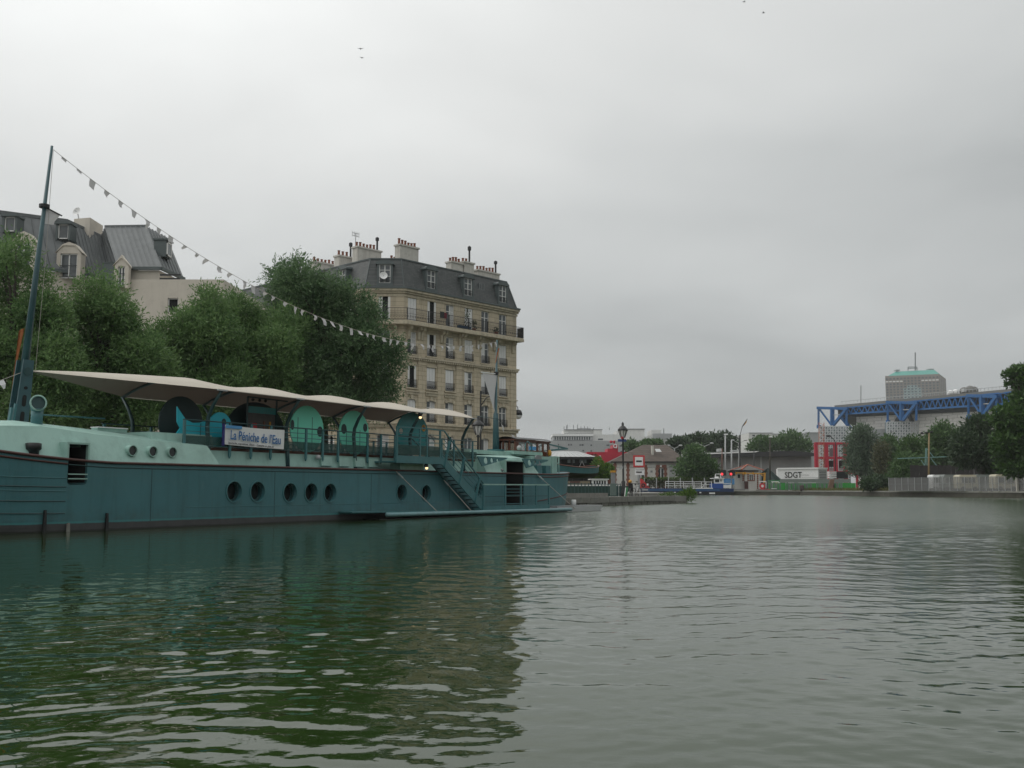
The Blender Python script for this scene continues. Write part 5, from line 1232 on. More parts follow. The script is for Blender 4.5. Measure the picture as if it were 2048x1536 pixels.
hz_ = Z_(782, 72); MB().tube([(0, 0, 0), (0, 0, hz_ - QZ)], [.09, .06], 7).build('pole', M['iron'], hp); MB().tube([(0, 0, hz_ - QZ - 1.1), (.4, 0, hz_ - QZ - .5), (1.0, 0, hz_ - QZ - .2)], .04, 5).build('side_arm', M['iron'], hp); MB().lathe([(.05, 0), (.22, .05), (.2, .5), (.1, .6)], 8, (0, 0, hz_ - QZ - 2.4)).build('lamp_body', M['iron'], hp)
# ------------------------------------------------------------------ far shore and background
def fb(px0, px1, py0, py1, Y, depth, mb_=None):
    """box whose front face sits Y metres away, seen between the given sight lines"""
    a, b_ = at(px0, py1, Y), at(px1, py0, Y); xa, xb = X_(px0, Y, (py0 + py1) / 2), X_(px1, Y, (py0 + py1) / 2)
    return (mb_ or MB()).box(xa, xb, Y, Y + depth, at((px0 + px1) / 2, py1, Y).z, at((px0 + px1) / 2, py0, Y).z)
def fthing(name, label, cat, px, Y, group=None, z=None): return thing(name, label, cat, (X_(px, Y, 975), Y, FZ if z is None else z), 0, group)
def fpart(t, name, m, px0, px1, py0, py1, Y, depth): return fb(px0, px1, py0, py1, Y, depth).build(name, m, t, world=True)
def P3(px, py, Y): return at(px, py, Y)
def wbar(t, name, m, pts, w, h=None):
    b_ = MB()
    for p, q in zip(pts[:-1], pts[1:]): b_.bar(p, q, w, h)
    return b_.build(name, m, t, world=True)
def sub(par, name, m, mb_, root): return inst(mb_.mesh(name, m, False, root), name, par)

# --- things on the jetty and in the side canal behind it
jl = lantern('tall black lantern lamp post with a blue street sign plate on the quay tip', tuple(at(1247, 985, 82).xy) + (QZ,), 5.9, 1.18)
MB().box(-.42, .28, -.05, -.03, 4.45, 4.66).build('sign_plate', mat('dark_blue_enamel', (.03, .06, .2), .4), jl); MB().ball((-.05, -.08, 4.78), .13).build('red_disc', M['red'], jl)
MB().prism([(-.32, -.06, 2.15), (.1, -.06, 2.3), (.1, -.06, 2.5), (-.32, -.06, 2.35)], (0, .03, 0)).build('finger_plate', M['steel'], jl)
fr = thing('railing', 'dark green iron railing on the quay between the barge stern and the grey cabinet', 'railing', bw(31, 8.6, QZ), BRZ)
for z in (.25, .98): MB().bar((0, 0, z), (19, 0, z), .05).build('rail', M['teal_dark'], fr)
pm = MB().box(-.025, .025, -.025, .025, 0, 1.05).mesh('post', M['teal_dark'])
for i in range(33): inst(pm, 'post', fr, (i * .594, 0, 0))
M['cab_green'] = mat('grey_green_cabinet_paint', (.11, .155, .14), .55, .2, 2, dirt_amt=.3)
kb = fthing('control_cabinet', 'grey green service cabinet with yellow top on the quay left of the lamp post', 'cabinet', 1227.5, 79, None, QZ)
fpart(kb, 'cabinet_base', M['cab_green'], 1221, 1233, 967, 991, 79, .4); fpart(kb, 'cabinet_top', M['grey_metal'], 1222.5, 1231, 945, 967, 79.03, .32); fpart(kb, 'cap', M['yellow'], 1221.5, 1231.5, 941, 945, 78.98, .42)
hp2 = fthing('hoop_rail', 'thin pale metal hoop beside the grey cabinet', 'rail', 1238, 79.5, None, QZ)
MB().tube([(-.02, 0, 0), (-.02, 0, .9), (-.2, 0, 1.05), (-.4, 0, 1.0)], .03, 5).build('hoop', M['steel'], hp2)
def bicycle(label, c, rz, m):
    t = thing('bicycle', label, 'bicycle', c, rz, 'bicycles on the quay tip')
    for x in (-.52, .52):
        w = MB().tube([(x + .34 * math.cos(2*math.pi*k/18), 0, .34 + .34 * math.sin(2*math.pi*k/18)) for k in range(19)], .022, 5, False).build('wheel', M['rubber'], t)
        sp_ = MB()
        for k in range(6): a = math.pi * k / 6; sp_.bar((x - .33 * math.cos(a), 0, .34 - .33 * math.sin(a)), (x + .33 * math.cos(a), 0, .34 + .33 * math.sin(a)), .008)
        sp_.build('spokes', M['steel'], w)
    f = MB()
    for p, q in (((-.52, 0, .34), (-.12, 0, .30)), ((-.52, 0, .34), (-.2, 0, .82)), ((-.12, 0, .30), (-.22, 0, .92)), ((-.12, 0, .30), (.36, 0, .86)), ((-.2, 0, .80), (.34, 0, .88)), ((.52, 0, .34), (.34, 0, .98))): f.bar(p, q, .04)
    f.build('frame', M[m], t)
    MB().tube([(.25, -.28, 1.02), (.36, -.12, 1.02), (.36, .12, 1.02), (.25, .28, 1.02)], .02, 5).build('handlebar', M['iron'], t); MB().ball((-.24, 0, .96), .1, sc=(1.4, .8, .4)).build('saddle', M['rubber'], t); return t
bc = tuple(at(1274, 990, 78.5).xy) + (QZ,)
bicycle('pale bicycle with its handlebars turned to the camera on the quay tip', bc, 1.0, 'steel')
bicycle('dark bicycle loaded with a black pannier on the quay tip', tuple(at(1262, 990, 78).xy) + (QZ,), 1.3, 'black')
bgp = fthing('pannier_bag', 'black bag with a yellow top strapped over the dark bicycle', 'bag', 1261, 77.8, None, QZ + .45); MB().prism([(-.18, -.12, 0), (.2, -.12, 0), (.16, -.12, .58), (-.14, -.12, .62)], (0, .24, 0)).build('bag_body', M['rubber'], bgp); MB().ball((-.02, 0, .72), .14).build('bag_top', M['yellow'], bgp, True)
gb = fthing('folding_sign', 'small bright green board leaning beside the lamp post foot', 'sign', 1254, 80, None, QZ); MB().prism([(-.18, 0, 0), (-.06, 0, 0), (.12, .25, .72), (-.08, .25, .72)], (.02, .05, 0)).build('board', M['green_paint'], gb); MB().bar((-.2, 0, 0), (-.08, .2, .7), .05).build('leg', M['white'], gb)
# weeds on the tip
def tuft(label, px, py, Y, rad, h, n, seed, z, mname='weed', name='weed_clump'):
    t = thing(name, label, 'plant', tuple(at(px, py, Y).xy) + (z,)); inst(crown_mesh('foliage', [((0, 0, h * .5), (rad, rad * .8, h * .55)), ((rad * .4, 0, h * .75), (rad * .5, rad * .5, h * .5))], n, .22, .07, M[mname], seed, bias=.4, upb=.6), 'foliage', t); return t
M['weed'] = leaf_mat('weed_leaves', (.03, .075, .012), (.13, .22, .04), .3)
M['tree_mid'] = leaf_mat('park_tree_leaves', (.03, .075, .022), (.105, .185, .06), .28)
M['tree_dark'] = leaf_mat('dark_tree_leaves', (.018, .042, .018), (.06, .10, .042), .2)
M['tree_pale'] = leaf_mat('silvery_willow_leaves', (.055, .09, .055), (.14, .20, .125), .3)
M['tree_bright'] = leaf_mat('bright_tree_leaves', (.022, .060, .012), (.080, .16, .033), .25)
M['tree_brown'] = leaf_mat('brownish_tree_leaves', (.045, .052, .026), (.12, .125, .06), .25)
tuft('bright green weeds growing over the end of the quay', 1374, 992, 87.6, .8, 1.0, 900, 3, .12); tuft('low weeds growing along the quay edge right of the bicycles', 1335, 991, 86, .8, .22, 160, 4, QZ)
# tour boat in the side canal
tb_ = thing('tour_boat', 'dark green tour boat with white arched-window cabin in the canal behind the quay railing', 'boat', (X_(1180, 104, 975), 104, .02))
hm = MB(); xa, xb = X_(1060, 104, 980), X_(1262, 104, 980)
hm.prism([(xa, 104, -.3), (xb - .9, 104, -.3), (xb, 104, Z_(972, 104)), (xa, 104, Z_(972, 104))], (0, 3.2, 0)); hm.build('hull', mat('dark_green_hull', (.012, .045, .035), .45, .2, 2), tb_, world=True)
fb(1060, 1240, 969.5, 972, 103.95, 3.3).build('gunwale', M['white'], tb_, world=True)
cbm = MB(); hol = [(X_(1187.5 + 5.2 * i, 104.3, 965), X_(1191 + 5.2 * i, 104.3, 965), Z_(969, 104.3), Z_(961.5, 104.3)) for i in range(5)]
hole_wall(cbm, X_(1183, 104.3, 965), X_(1215, 104.3, 965), Z_(971, 104.3), Z_(959, 104.3), hol, 104.3, .15); cab = cbm.build('cabin', M['white'], tb_, world=True)
for h_ in hol: sub(cab, 'window', M['glass'], MB().box(h_[0], h_[1], 104.42, 104.5, h_[2], h_[3]), tb_)
fb(1180, 1218, 957.5, 959.5, 104.1, 2.9).build('cabin_roof', M['white'], tb_, world=True); fb(1215, 1221, 959, 971, 104.4, 2).build('cabin_end', M['wood'], tb_, world=True); fb(1183.2, 1215, 959.6, 971, 105.8, 1.0).build('cabin_far_wall', M['dark'], tb_, world=True)
fb(1112, 1180, 962, 970, 104.5, 2.0).build('open_deck_screen', mat('dull_sand_screen', (.2, .17, .12), .9, .3, 2), tb_, world=True); fb(1140, 1160, 962.5, 965.5, 104.4, .05).build('red_lifebelt', M['rub'], tb_, world=True)
# pavilion with a pale ribbed roof
M['ribbed_pale'] = mat('pale_ribbed_sheet', (.42, .43, .43), .5, .1, 1)
pv = thing('pavilion', 'low dark glazed pavilion with a pale ribbed hip roof beyond the barge stern', 'pavilion', (X_(1125, 122, 975), 122, QZ))
YP = 122
r0, r1, r2, r3 = P3(1068, 913, YP), P3(1195, 914, YP), P3(1156, 902.5, YP + 4), P3(1098, 902.5, YP + 4)
for i in range(12):
    f0, f1 = i / 12, (i + 1) / 12; MB().poly([r0.lerp(r1, f0), r0.lerp(r1, f1 - .008), r3.lerp(r2, f1 - .008), r3.lerp(r2, f0)]).bar(r0.lerp(r1, f0), r3.lerp(r2, f0), .08).build('roof_sheet', M['ribbed_pale'], pv, world=True)
MB().poly([r1, r1 + Vector((0, 9, 0)), r2]).build('roof_end', M['ribbed_pale'], pv, world=True)
fb(1070, 1196, 913.5, 918, YP - .1, 8).build('eaves', M['iron'], pv, world=True); fb(1074, 1190, 918, 985, YP + .5, 7).build('glass_wall', M['dark'], pv, world=True)
for i, px in enumerate((1076, 1099, 1122, 1145, 1168, 1189)): fb(px - .8, px + .8, 918, 985, YP + .3, .15).build('mullion', M['iron'], pv, world=True)
for px, w in ((1138, 3), (1147, 2.5), (1163, 4), (1170, 3)): fb(px - w, px + w, 919, 926, YP + .4, .05).build('bright_pane', mat('dim_sky_pane', (.12, .15, .15), .2) if px == 1138 else bpy.data.materials['dim_sky_pane'], pv, world=True)
wbar(pv, 'tent_prop', M['steel'], [P3(1164, 922, YP + .2), P3(1152, 948, YP + .2)], .06); wbar(pv, 'tent_prop', M['steel'], [P3(1164, 922, YP + .2), P3(1176, 948, YP + .2)], .06)
def bush_tree(name, label, cat, px, Y, lobes_px, n, ll, lw, m, seed, base_z, bias=.5):
    t = thing(name, label, cat, (X_(px, Y, 975), Y, base_z)); b_ = Vector(t.location)
    L = [(tuple(Vector(c) - b_), rd) for c, rd in pl_lobes(lobes_px, Y)]
    MB().tube([(0, 0, 0), (0, 0, max(.4, L[0][0][2]))], [.12, .06], 6).build('trunk', M['bark'], t); inst(crown_mesh('crown', L, n, ll, lw, M[m], seed, bias=bias), 'crown', t); return t
bush_tree('young_tree', 'yellowish young tree behind the rowing boat at the barge stern', 'tree', 1200, 116, [(1196, 935, 10, 20), (1216, 945, 12, 16), (1205, 962, 18, 12)], 2600, .4, .15, 'weed', 21, QZ)

# --- red folly beside the white lock house
YF = 236
fo = fthing('red_folly', 'crimson park folly with a stepped top and a white Q emblem behind the lock house', 'folly', 1225, YF)
fpart(fo, 'body', M['crimson'], 1194, 1262, 904, 985, YF, 10); fpart(fo, 'left_wing', M['crimson'], 1174, 1193.8, 904, 908, YF + .5, 9); fpart(fo, 'wing_column', M['crimson'], 1183, 1186.5, 908, 985, YF + 1, 1); fpart(fo, 'wing_column', M['crimson'], 1192, 1194, 908, 985, YF + 1, 1)
fpart(fo, 'upper_step', M['crimson'], 1215, 1236, 897, 904, YF + .6, 7); fpart(fo, 'emblem_drum', M['crimson'], 1225.5, 1236, 889.5, 897, YF + .4, 6)
MB().disc(P3(1230.5, 892, YF + .2), (0, 1, 0), .28, .50, .1, 16).build('emblem', M['white'], fo, world=True); wbar(fo, 'emblem_tail', M['white'], [P3(1231.5, 893.5, YF + .15), P3(1233.6, 896.2, YF + .15)], .28)
fpart(fo, 'white_mark', M['white'], 1199, 1201.5, 911, 917, YF - .1, .1); fpart(fo, 'white_mark', M['white'], 1194.6, 1196.8, 915, 916, YF - .1, .1); fpart(fo, 'white_mark', M['white'], 1200, 1201.5, 919, 920.2, YF - .1, .1)
for px in (1222, 1228): MB().ball(P3(px, 883.5, YF + 2), .34).build('red_ball', M['crimson'], fo, True, world=True)
wbar(fo, 'ball_rod', M['crimson'], [P3(1222, 883.5, YF + 2), P3(1228, 883.5, YF + 2), P3(1229, 890, YF + 2)], .18)

# --- lock house of white render with red brick quoins
YH = 222
lh = fthing('lock_house', 'white lock house with toothed red brick quoins and a broad brown tiled hip roof', 'house', 1290, YH)
M['tile_brown'] = brick_mat('brown_roof_tiles', (.085, .066, .054), (.12, .095, .078), (.05, .04, .034), .6, .45, .04, var=.25, bump=.5)
M['house_white'] = mat('off_white_render', (.58, .57, .54), .85, .08, .4, dirt_amt=.1, streak=.2)
M['brickred'] = brick_mat('red_brick', (.20, .06, .035), (.26, .085, .05), (.2, .15, .12), .5, .2, .02, var=.2)
ez, rz_ = Z_(923.5, YH), Z_(889, YH + 5)
xl, xr = X_(1227, YH, 950), X_(1368, YH, 950); D_ = 14
wls = []
for px0, px1, py0, py1 in ((1315, 1329, 935, 976), (1339, 1347, 937, 976), (1274, 1290, 947, 976)): wls.append((X_(px0, YH, 950), X_(px1, YH, 950), Z_(py1, YH), Z_(py0, YH)))
w_ = hole_wall(MB(), xl, xr, FZ, ez, wls, YH, .4); w_.poly([(xl, YH, FZ), (xl, YH + D_, FZ), (xl, YH + D_, ez), (xl, YH, ez)]).poly([(xr, YH, FZ), (xr, YH + D_, FZ), (xr, YH + D_, ez), (xr, YH, ez)])
w_.build('wall', M['house_white'], lh, world=True)
E0, E1 = Vector((X_(1221, YH - .8, 923), YH - .8, ez)), Vector((X_(1374, YH - .8, 923), YH - .8, ez)); K0, K1 = Vector((X_(1285, YH + 7, 889), YH + 7, rz_)), Vector((X_(1335, YH + 7, 889), YH + 7, rz_)); E3, E2 = E0 + Vector((0, D_ + 1.6, 0)), E1 + Vector((0, D_ + 1.6, 0))
MB().poly([E0, E1, K1, K0]).poly([E1, E2, K1]).poly([E0, K0, E3]).poly([E3, K0, K1, E2]).build('roof', M['tile_brown'], lh, world=True)
fpart(lh, 'eaves_board', M['iron'], 1221.5, 1373.5, 922.5, 925.5, YH - .75, D_ + 1.4)
fpart(lh, 'chimney', M['plaster'], 1303.5, 1308, 891, 911, YH + 2.2, 1.0); MB().poly([P3(1309, 900, YH + 2.4), P3(1319, 900, YH + 2.4), P3(1323, 906, YH + 1.2), P3(1312, 906, YH + 1.2)]).build('skylight', M['steel'], lh, world=True).location = (0, -.35, .25)
fpart(lh, 'string_band', M['grey_metal'], 1231, 1370, 934, 934.8, YH - .06, .1)
for px, top in ((1230, 924), (1256, 924), (1292, 930), (1314.2, 931), (1331, 931), (1366, 924)):      # toothed brick quoins
    y = top; k = 0
    while y < 974:
        hw_ = 3.4 if k % 2 else 2.2; fpart(lh, 'brick_quoin', M['brickred'], px - hw_, px + hw_, y, y + 4.6, YH - .1 - .02 * (k % 2), .3); y += 4.7; k += 1
fpart(lh, 'window_head', M['brickred'], 1312, 1333, 929.5, 935, YH - .14, .3); fpart(lh, 'keystone', M['white'], 1320.5, 1323.5, 930, 934.5, YH - .2, .2)
for h_, n_ in zip(wls, (2, 1, 2)):
    f = MB(); ww = h_[1] - h_[0]
    for k in range(n_ + 1): x = h_[0] + (ww - .18) * k / n_; f.box(x, x + .18, YH + .2, YH + .3, h_[2], h_[3])
    f.box(h_[0], h_[1], YH + .2, YH + .3, h_[3] - .2, h_[3]); wo_ = f.build('window', M['white'], lh, world=True); sub(wo_, 'pane', M['glass'], MB().box(h_[0], h_[1], YH + .32, YH + .38, h_[2], h_[3]), lh)
fpart(lh, 'grey_door_panel', M['steel'], 1338, 1350, 929, 976, YH - .04, .05); fpart(lh, 'letter_slot', M['iron'], 1340.5, 1344, 941, 943, YH - .08, .05); fpart(lh, 'wall_vent', M['grey_metal'], 1301, 1305, 941, 945, YH - .08, .08)
# channel sign in front of it
YS = 209
sg = fthing('channel_sign', 'square red bordered channel sign with black bar standing before the lock house', 'sign', 1278, YS)
fpart(sg, 'post', M['steel'], 1277, 1279, 936, 976, YS + .1, .2); fpart(sg, 'red_border', M['red'], 1266.5, 1289.5, 910.5, 934.5, YS, .12); fpart(sg, 'white_face', M['white'], 1270, 1286, 914, 931, YS - .06, .05)
bmk = lambda y0, y1: [P3(1272.8 + 10.4 * (k in (1, 2, 3)) + (-.9 if k == 5 else .9 if k == 2 else 0), y0 if k in (0, 1) else (y1 if k in (3, 4) else (y0 + y1) / 2), YS - .1) for k in (0, 1, 2, 3, 4, 5)]
MB().prism(bmk(920.8, 924.2), (0, .03, 0)).build('black_bar', M['black'], sg, world=True); fpart(sg, 'lower_plate', M['white'], 1270, 1289, 937, 950, YS, .08); MB().prism([p + Vector((0, .02, 0)) for p in bmk(943.0, 945.4)], (0, .03, 0)).build('black_bar', M['black'], sg, world=True); fpart(sg, 'plate_line', M['grey_metal'], 1271, 1288, 939, 940, YS - .06, .04)
bush_tree('round_tree', 'dense round dark green tree right of the lock house', 'tree', 1392, 216, [(1390, 925, 34, 28), (1372, 938, 24, 22), (1412, 935, 24, 22), (1388, 903, 20, 14), (1425, 942, 12, 14), (1392, 950, 36, 12)], 6500, .75, .32, 'tree_mid', 31, FZ, .6)
hg = fthing('hedge', 'clipped hedge with pale posts along the lock side behind the blue work barge', 'hedge', 1350, 212)
inst(crown_mesh('foliage', [(tuple(P3(px, 967, 212.5) - Vector(hg.location)), (1.5, .6, 1.1)) for px in range(1286, 1425, 9)], 4200, .35, .18, M['tree_brown'], 33, bias=.7), 'foliage', hg)
inst(crown_mesh('foliage', [(tuple(P3(px, 958, 212.5) - Vector(hg.location)), (1.2, .6, .35)) for px in range(1288, 1415, 9)], 1600, .3, .15, M['weed'], 34), 'foliage', hg)
for px in (1289, 1313, 1337, 1361, 1385, 1409): fpart(hg, 'post', M['steel'], px - .8, px + .8, 955.5, 978, 211.2, .2)

# --- blue work barge moored at the lock
YB = 204
wb_ = thing('work_barge', 'low dark blue work barge with white railings, a small white wheelhouse and a red winch', 'boat', (X_(1375, YB, 985), YB, 0))
M['navy'] = mat('navy_hull_paint', (.010, .030, .10), .45, .25, .8, dirt_amt=.3)
za, zb2, zc_ = 0.0, Z_(983, YB), Z_(976.5, YB)
MB().prism([(X_(1286, YB, 980), YB, zc_), (X_(1290, YB, 980), YB, -.4), (X_(1466, YB, 980), YB, -.4), (X_(1468, YB, 980), YB, Z_(977, YB))], (0, 5, 0)).build('hull', M['navy'], wb_, world=True)
fpart(wb_, 'black_bottom', M['black'], 1288, 1467, 983.5, 990.5, YB - .05, 5.1); fpart(wb_, 'pale_rub_strip', M['light_blue'], 1287, 1440, 979.6, 980.4, YB - .08, .1)
for px in (1297, 1350, 1401): fpart(wb_, 'fender', M['white'], px - 1.6, px + 1.6, 984, 986.5, YB - .3, .3)
fpart(wb_, 'fender', M['white'], 1419, 1430, 985, 988, YB - .35, .35)
fpart(wb_, 'name_plate', M['steel'], 1284.5, 1296, 978, 981, YB - .12, .1)
for y in (963, 967.2, 971.5): wbar(wb_, 'rail', M['white'], [P3(1331, y, YB + .2), P3(1404, y + .6, YB + .2)], .11); 
for y in (963.5, 969): wbar(wb_, 'rail', M['white'], [P3(1404, y, YB + .2), P3(1424, y + .4, YB + .2)], .10)
for px in (1331, 1349, 1367, 1388, 1403, 1412, 1423): wbar(wb_, 'rail_post', M['white'], [P3(px, 962.8, YB + .2), P3(px, 977, YB + .2)], .11)
wbar(wb_, 'ramp_brace', M['white'], [P3(1404, 975, YB + .2), P3(1412, 965, YB + .2)], .1); fpart(wb_, 'ladder_deck', M['white'], 1384, 1426, 975.5, 977.5, YB - .05, 1.2)
fpart(wb_, 'cabin_base', mat('bright_blue_paint', (.012, .07, .30), .45, .15, 1), 1425, 1446.5, 967, 978, YB + .3, 3)
ch_ = [(X_(1430, YB + .4, 960), X_(1438.5, YB + .4, 960), Z_(964.8, YB + .4), Z_(958.8, YB + .4)), (X_(1441, YB + .4, 960), X_(1443, YB + .4, 960), Z_(963, YB + .4), Z_(959, YB + .4))]
wh2 = hole_wall(MB(), X_(1428, YB + .4, 960), X_(1447.5, YB + .4, 960), Z_(967, YB + .4), Z_(957, YB + .4), ch_, YB + .4, .2).build('wheelhouse', M['white'], wb_, world=True)
for h_ in ch_: sub(wh2, 'window', M['glass'], MB().box(h_[0], h_[1], YB + .5, YB + .6, h_[2], h_[3]), wb_)
fpart(wb_, 'wheelhouse_roof', M['white'], 1425.5, 1449, 956, 957.4, YB + .1, 3.2); wbar(wb_, 'radar_frame', M['white'], [P3(1430, 956, YB + 1), P3(1431, 948, YB + 1), P3(1441, 948, YB + 1), P3(1442, 956, YB + 1)], .12); fpart(wb_, 'radar', M['white'], 1432, 1437, 953, 956, YB + 1, .5)
fpart(wb_, 'stern_rail_panel', M['white'], 1447, 1462, 970, 976, YB + .2, .1); wbar(wb_, 'rail', M['white'], [P3(1446, 967, YB + .2), P3(1462, 966.5, YB + .2), P3(1462, 978, YB + .2)], .12)
wn2 = MB().prism([P3(1281, 957.5, YB + 1), P3(1284, 957.5, YB + 1), P3(1300, 976, YB + 1), P3(1282, 976, YB + 1), P3(1281.5, 966, YB + 1)], (0, .8, 0)).build('winch', M['red'], wb_, world=True)
sub(wn2, 'winch_drum', M['black'], MB().disc(P3(1286.5, 971, YB + .9), (0, 1, 0), .2, .42, .1, 14), wb_); fpart(wb_, 'winch_box', M['white'], 1294, 1297, 967, 971, YB + .6, .5)
nb = fthing('notice_board', 'bright light blue board behind the work barge wheelhouse', 'sign', 1459, 208.6); fpart(nb, 'panel', M['light_blue'], 1447.5, 1469, 957, 969, 208.6, .12); fpart(nb, 'leg', M['steel'], 1450, 1451.2, 969, 978, 208.65, .1); fpart(nb, 'leg', M['steel'], 1466, 1467.2, 969, 978, 208.65, .1); fpart(nb, 'pale_line', mat('pale_blue_print', (.25, .45, .7), .6), 1452, 1464, 961.5, 962.8, 208.55, .06)
for i, (px, py) in enumerate(((1444, 948.3), (1462, 948.2))):
    t = fthing('traffic_light', ('lit red channel signal on a post, left of the two by the work barge', 'lit red channel signal beside the small brick-cornered hut')[i], 'traffic light', px, 208, 'channel signals at the lock mouth')
    wbar(t, 'post', M['grey_metal'], [P3(px + 1, 978, 208), P3(px + 1, 948, 208)], .2); fpart(t, 'housing', M['black'], px - 1.5, px + 8.5, 940, 951.5, 208.1, .4)
    MB().ball(P3(px, py, 207.9), .27, sc=(1, .4, 1)).build('signal_lens', M['red_lit'], t, True, world=True); MB().disc(P3(px, py, 207.95), (0, 1, 0), 0, .38, .1, 14).build('target_board', M['black'], t, world=True)

# --- little lock hut with yellow gantry
YK = 212
hu = fthing('lock_hut', 'small white hut with brick quoins, grey hip roof and red ridge tiles', 'hut', 1493, YK)
hx0, hx1, hxm = 1469.5, 1521, 1490
kz = Z_(940.5, YK); hole = [(X_(1498, YK - 1.0, 950), X_(1507, YK - 1.0, 950), Z_(960, YK - 1), Z_(949.5, YK - 1))]
fpart(hu, 'wall', M['house_white'], hx0, hxm + 1, 940, 978, YK, 6); 
hole_wall(MB(), X_(hxm, YK - 1, 960), X_(1516, YK - 1, 960), FZ, kz, hole, YK - 1.0, .3).build('wall', M['house_white'], hu, world=True); fpart(hu, 'side_wall', M['house_white'], 1515.5, 1520, 940.5, 978, YK - .8, 5)
f = MB(); h_ = hole[0]
for x in (h_[0], (h_[0] + h_[1]) / 2 - .06, h_[1] - .12): f.box(x, x + .12, YK - .9, YK - .8, h_[2], h_[3])
wo_ = f.build('window', M['white'], hu, world=True); sub(wo_, 'pane', M['glass'], MB().box(h_[0], h_[1], YK - .78, YK - .72, h_[2], h_[3]), hu)
fpart(hu, 'window', M['glass'], 1475.5, 1480, 949, 956, YK - .03, .05); fpart(hu, 'door', M['rub'], 1489, 1496.5, 962.5, 978, YK - 1.1, .12); fpart(hu, 'window_sill', M['brickred'], 1496.5, 1508.5, 960, 962, YK - 1.1, .15)
for px in (1486.5, 1496.2, 1508.6, 1515.3):
    y = 946; k = 0
    while y < (977 if px > 1512 else 961): fpart(hu, 'brick_quoin', M['brickred'], px - (1.4 if k % 2 else .8), px + (1.4 if k % 2 else .8), y, y + 1.9, YK - 1.08, .1); y += 2; k += 1
ap = P3(1495, 929.5, YK + 3); q0, q1, q2 = P3(1461.5, 940.5, YK - 1.4), P3(1483, 939, YK - 2.2), P3(1527, 940.5, YK - .8); M['slate_roof'] = mat('grey_brown_roof_slate', (.085, .08, .072), .7, .25, 1.2)
MB().poly([q0, q1, ap]).poly([q1, q2, ap]).poly([q2, q2 + Vector((0, 8, 0)), ap]).poly([q0, ap, q0 + Vector((0, 8, 0))]).build('roof', M['slate_roof'], hu, world=True)
wbar(hu, 'ridge_tiles', mat('red_ridge_tile', (.34, .10, .06), .8), [q1, ap], .28); wbar(hu, 'ridge_tiles', bpy.data.materials['red_ridge_tile'], [ap, q2], .25); wbar(hu, 'ridge_tiles', bpy.data.materials['red_ridge_tile'], [ap, q0], .2)
fpart(hu, 'eaves_board', M['iron'], 1468, 1517, 940.8, 943.5, YK - 1.3, 6)
gy = fthing('gantry', 'yellow steel gantry arm reaching over the front of the small hut', 'gantry', 1530, 208.8); wbar(gy, 'leg', M['yellow'], [P3(1528.5, 966, 208.8), P3(1529.5, 945.5, 208.8)], .35); wbar(gy, 'beam', M['yellow'], [P3(1471, 945.5, 208.8), P3(1494, 946.5, 208.8), P3(1531, 947.5, 208.8)], .22)
wbar(gy, 'brace', M['yellow'], [P3(1526, 952, 208.8), P3(1520, 947.5, 208.8)], .16)
for px in (1473, 1487, 1491, 1507): fpart(gy, 'pulley', M['yellow'], px - 1.2, px + 1.2, 944.3, 949, 208.6, .4)
# lock mouth: white rails, lifebuoy, orange post, gate walkway
gt = fthing('lock_railing', 'white tube railing with a rounded end at the lock gate', 'railing', 1560, 207.6)
for pts in (((1518, 963), (1532, 963)), ((1543, 963.5), (1557, 963.5)), ((1543, 969.5), (1557, 969.5))): wbar(gt, 'rail', M['white'], [P3(a, b_, 207.6) for a, b_ in pts], .2)
MB().tube([P3(a, b_, 207.6) for a, b_ in ((1572, 977), (1572, 963.5), (1577, 963.5), (1582, 967), (1582, 970.5), (1578, 971.5), (1572, 969))], .11, 6).build('rail', M['white'], gt, True, world=True); MB().tube([P3(a, b_, 207.6) for a, b_ in ((1572, 969.5), (1559, 970), (1558, 966), (1560, 964.3), (1572, 964.3))], .1, 6).build('rail', M['white'], gt, True, world=True)
for px in (1520, 1532, 1545, 1557): wbar(gt, 'rail_post', M['white'], [P3(px, 963, 207.6), P3(px, 977, 207.6)], .12)
lf = fthing('life_ring', 'red and white life ring hung on the lock railing below the yellow gantry', 'life ring', 1525, 207.3, None, Z_(973, 207.3)); MB().disc((0, 0, .1), (0, 1, 0), .3, .62, .2, 18).build('ring', M['red'], lf); MB().disc((0, .05, .1), (0, 1, 0), 0, .3, .1, 12).build('backing', M['white'], lf)
lf2 = fthing('life_ring', 'yellow and white life ring on the lock railing in front of the green hoarding', 'life ring', 1553.5, 207.3, None, Z_(968, 207.3)); MB().disc((0, 0, 0), (0, 1, 0), .16, .32, .12, 14).build('ring', mat('pale_yellow_ring', (.6, .55, .3), .6), lf2)
gw = fthing('lock_gate', 'dark lock gate beam edged in red and white at the water', 'gate', 1530, 206.0, None, .2); fpart(gw, 'beam', M['stone'], 1517, 1553, 979.5, 983, 205.2, 2); fpart(gw, 'dark_opening', M['black'], 1518, 1541, 983, 989.2, 205.4, 1.5); fpart(gw, 'red_edge', M['red'], 1520, 1540, 977.8, 979, 205.2, .4); fpart(gw, 'red_edge', M['red'], 1560, 1575, 977.6, 978.8, 205.2, .4); fpart(gw, 'white_edge', M['white'], 1544, 1559, 976.6, 978.2, 205.2, .4)
lb_ = fthing('lifeboat', 'small upturned white boat lying at the lock edge', 'boat', 1581, 205.6, None, Z_(982.5, 205.6)); MB().ball((0, 0, .25), .5, sc=(1.0, .6, .6)).build('hull', M['white'], lb_, True); fpart(lb_, 'dark_float', M['rubber'], 1584, 1602, 981.5, 985, 205, .8)
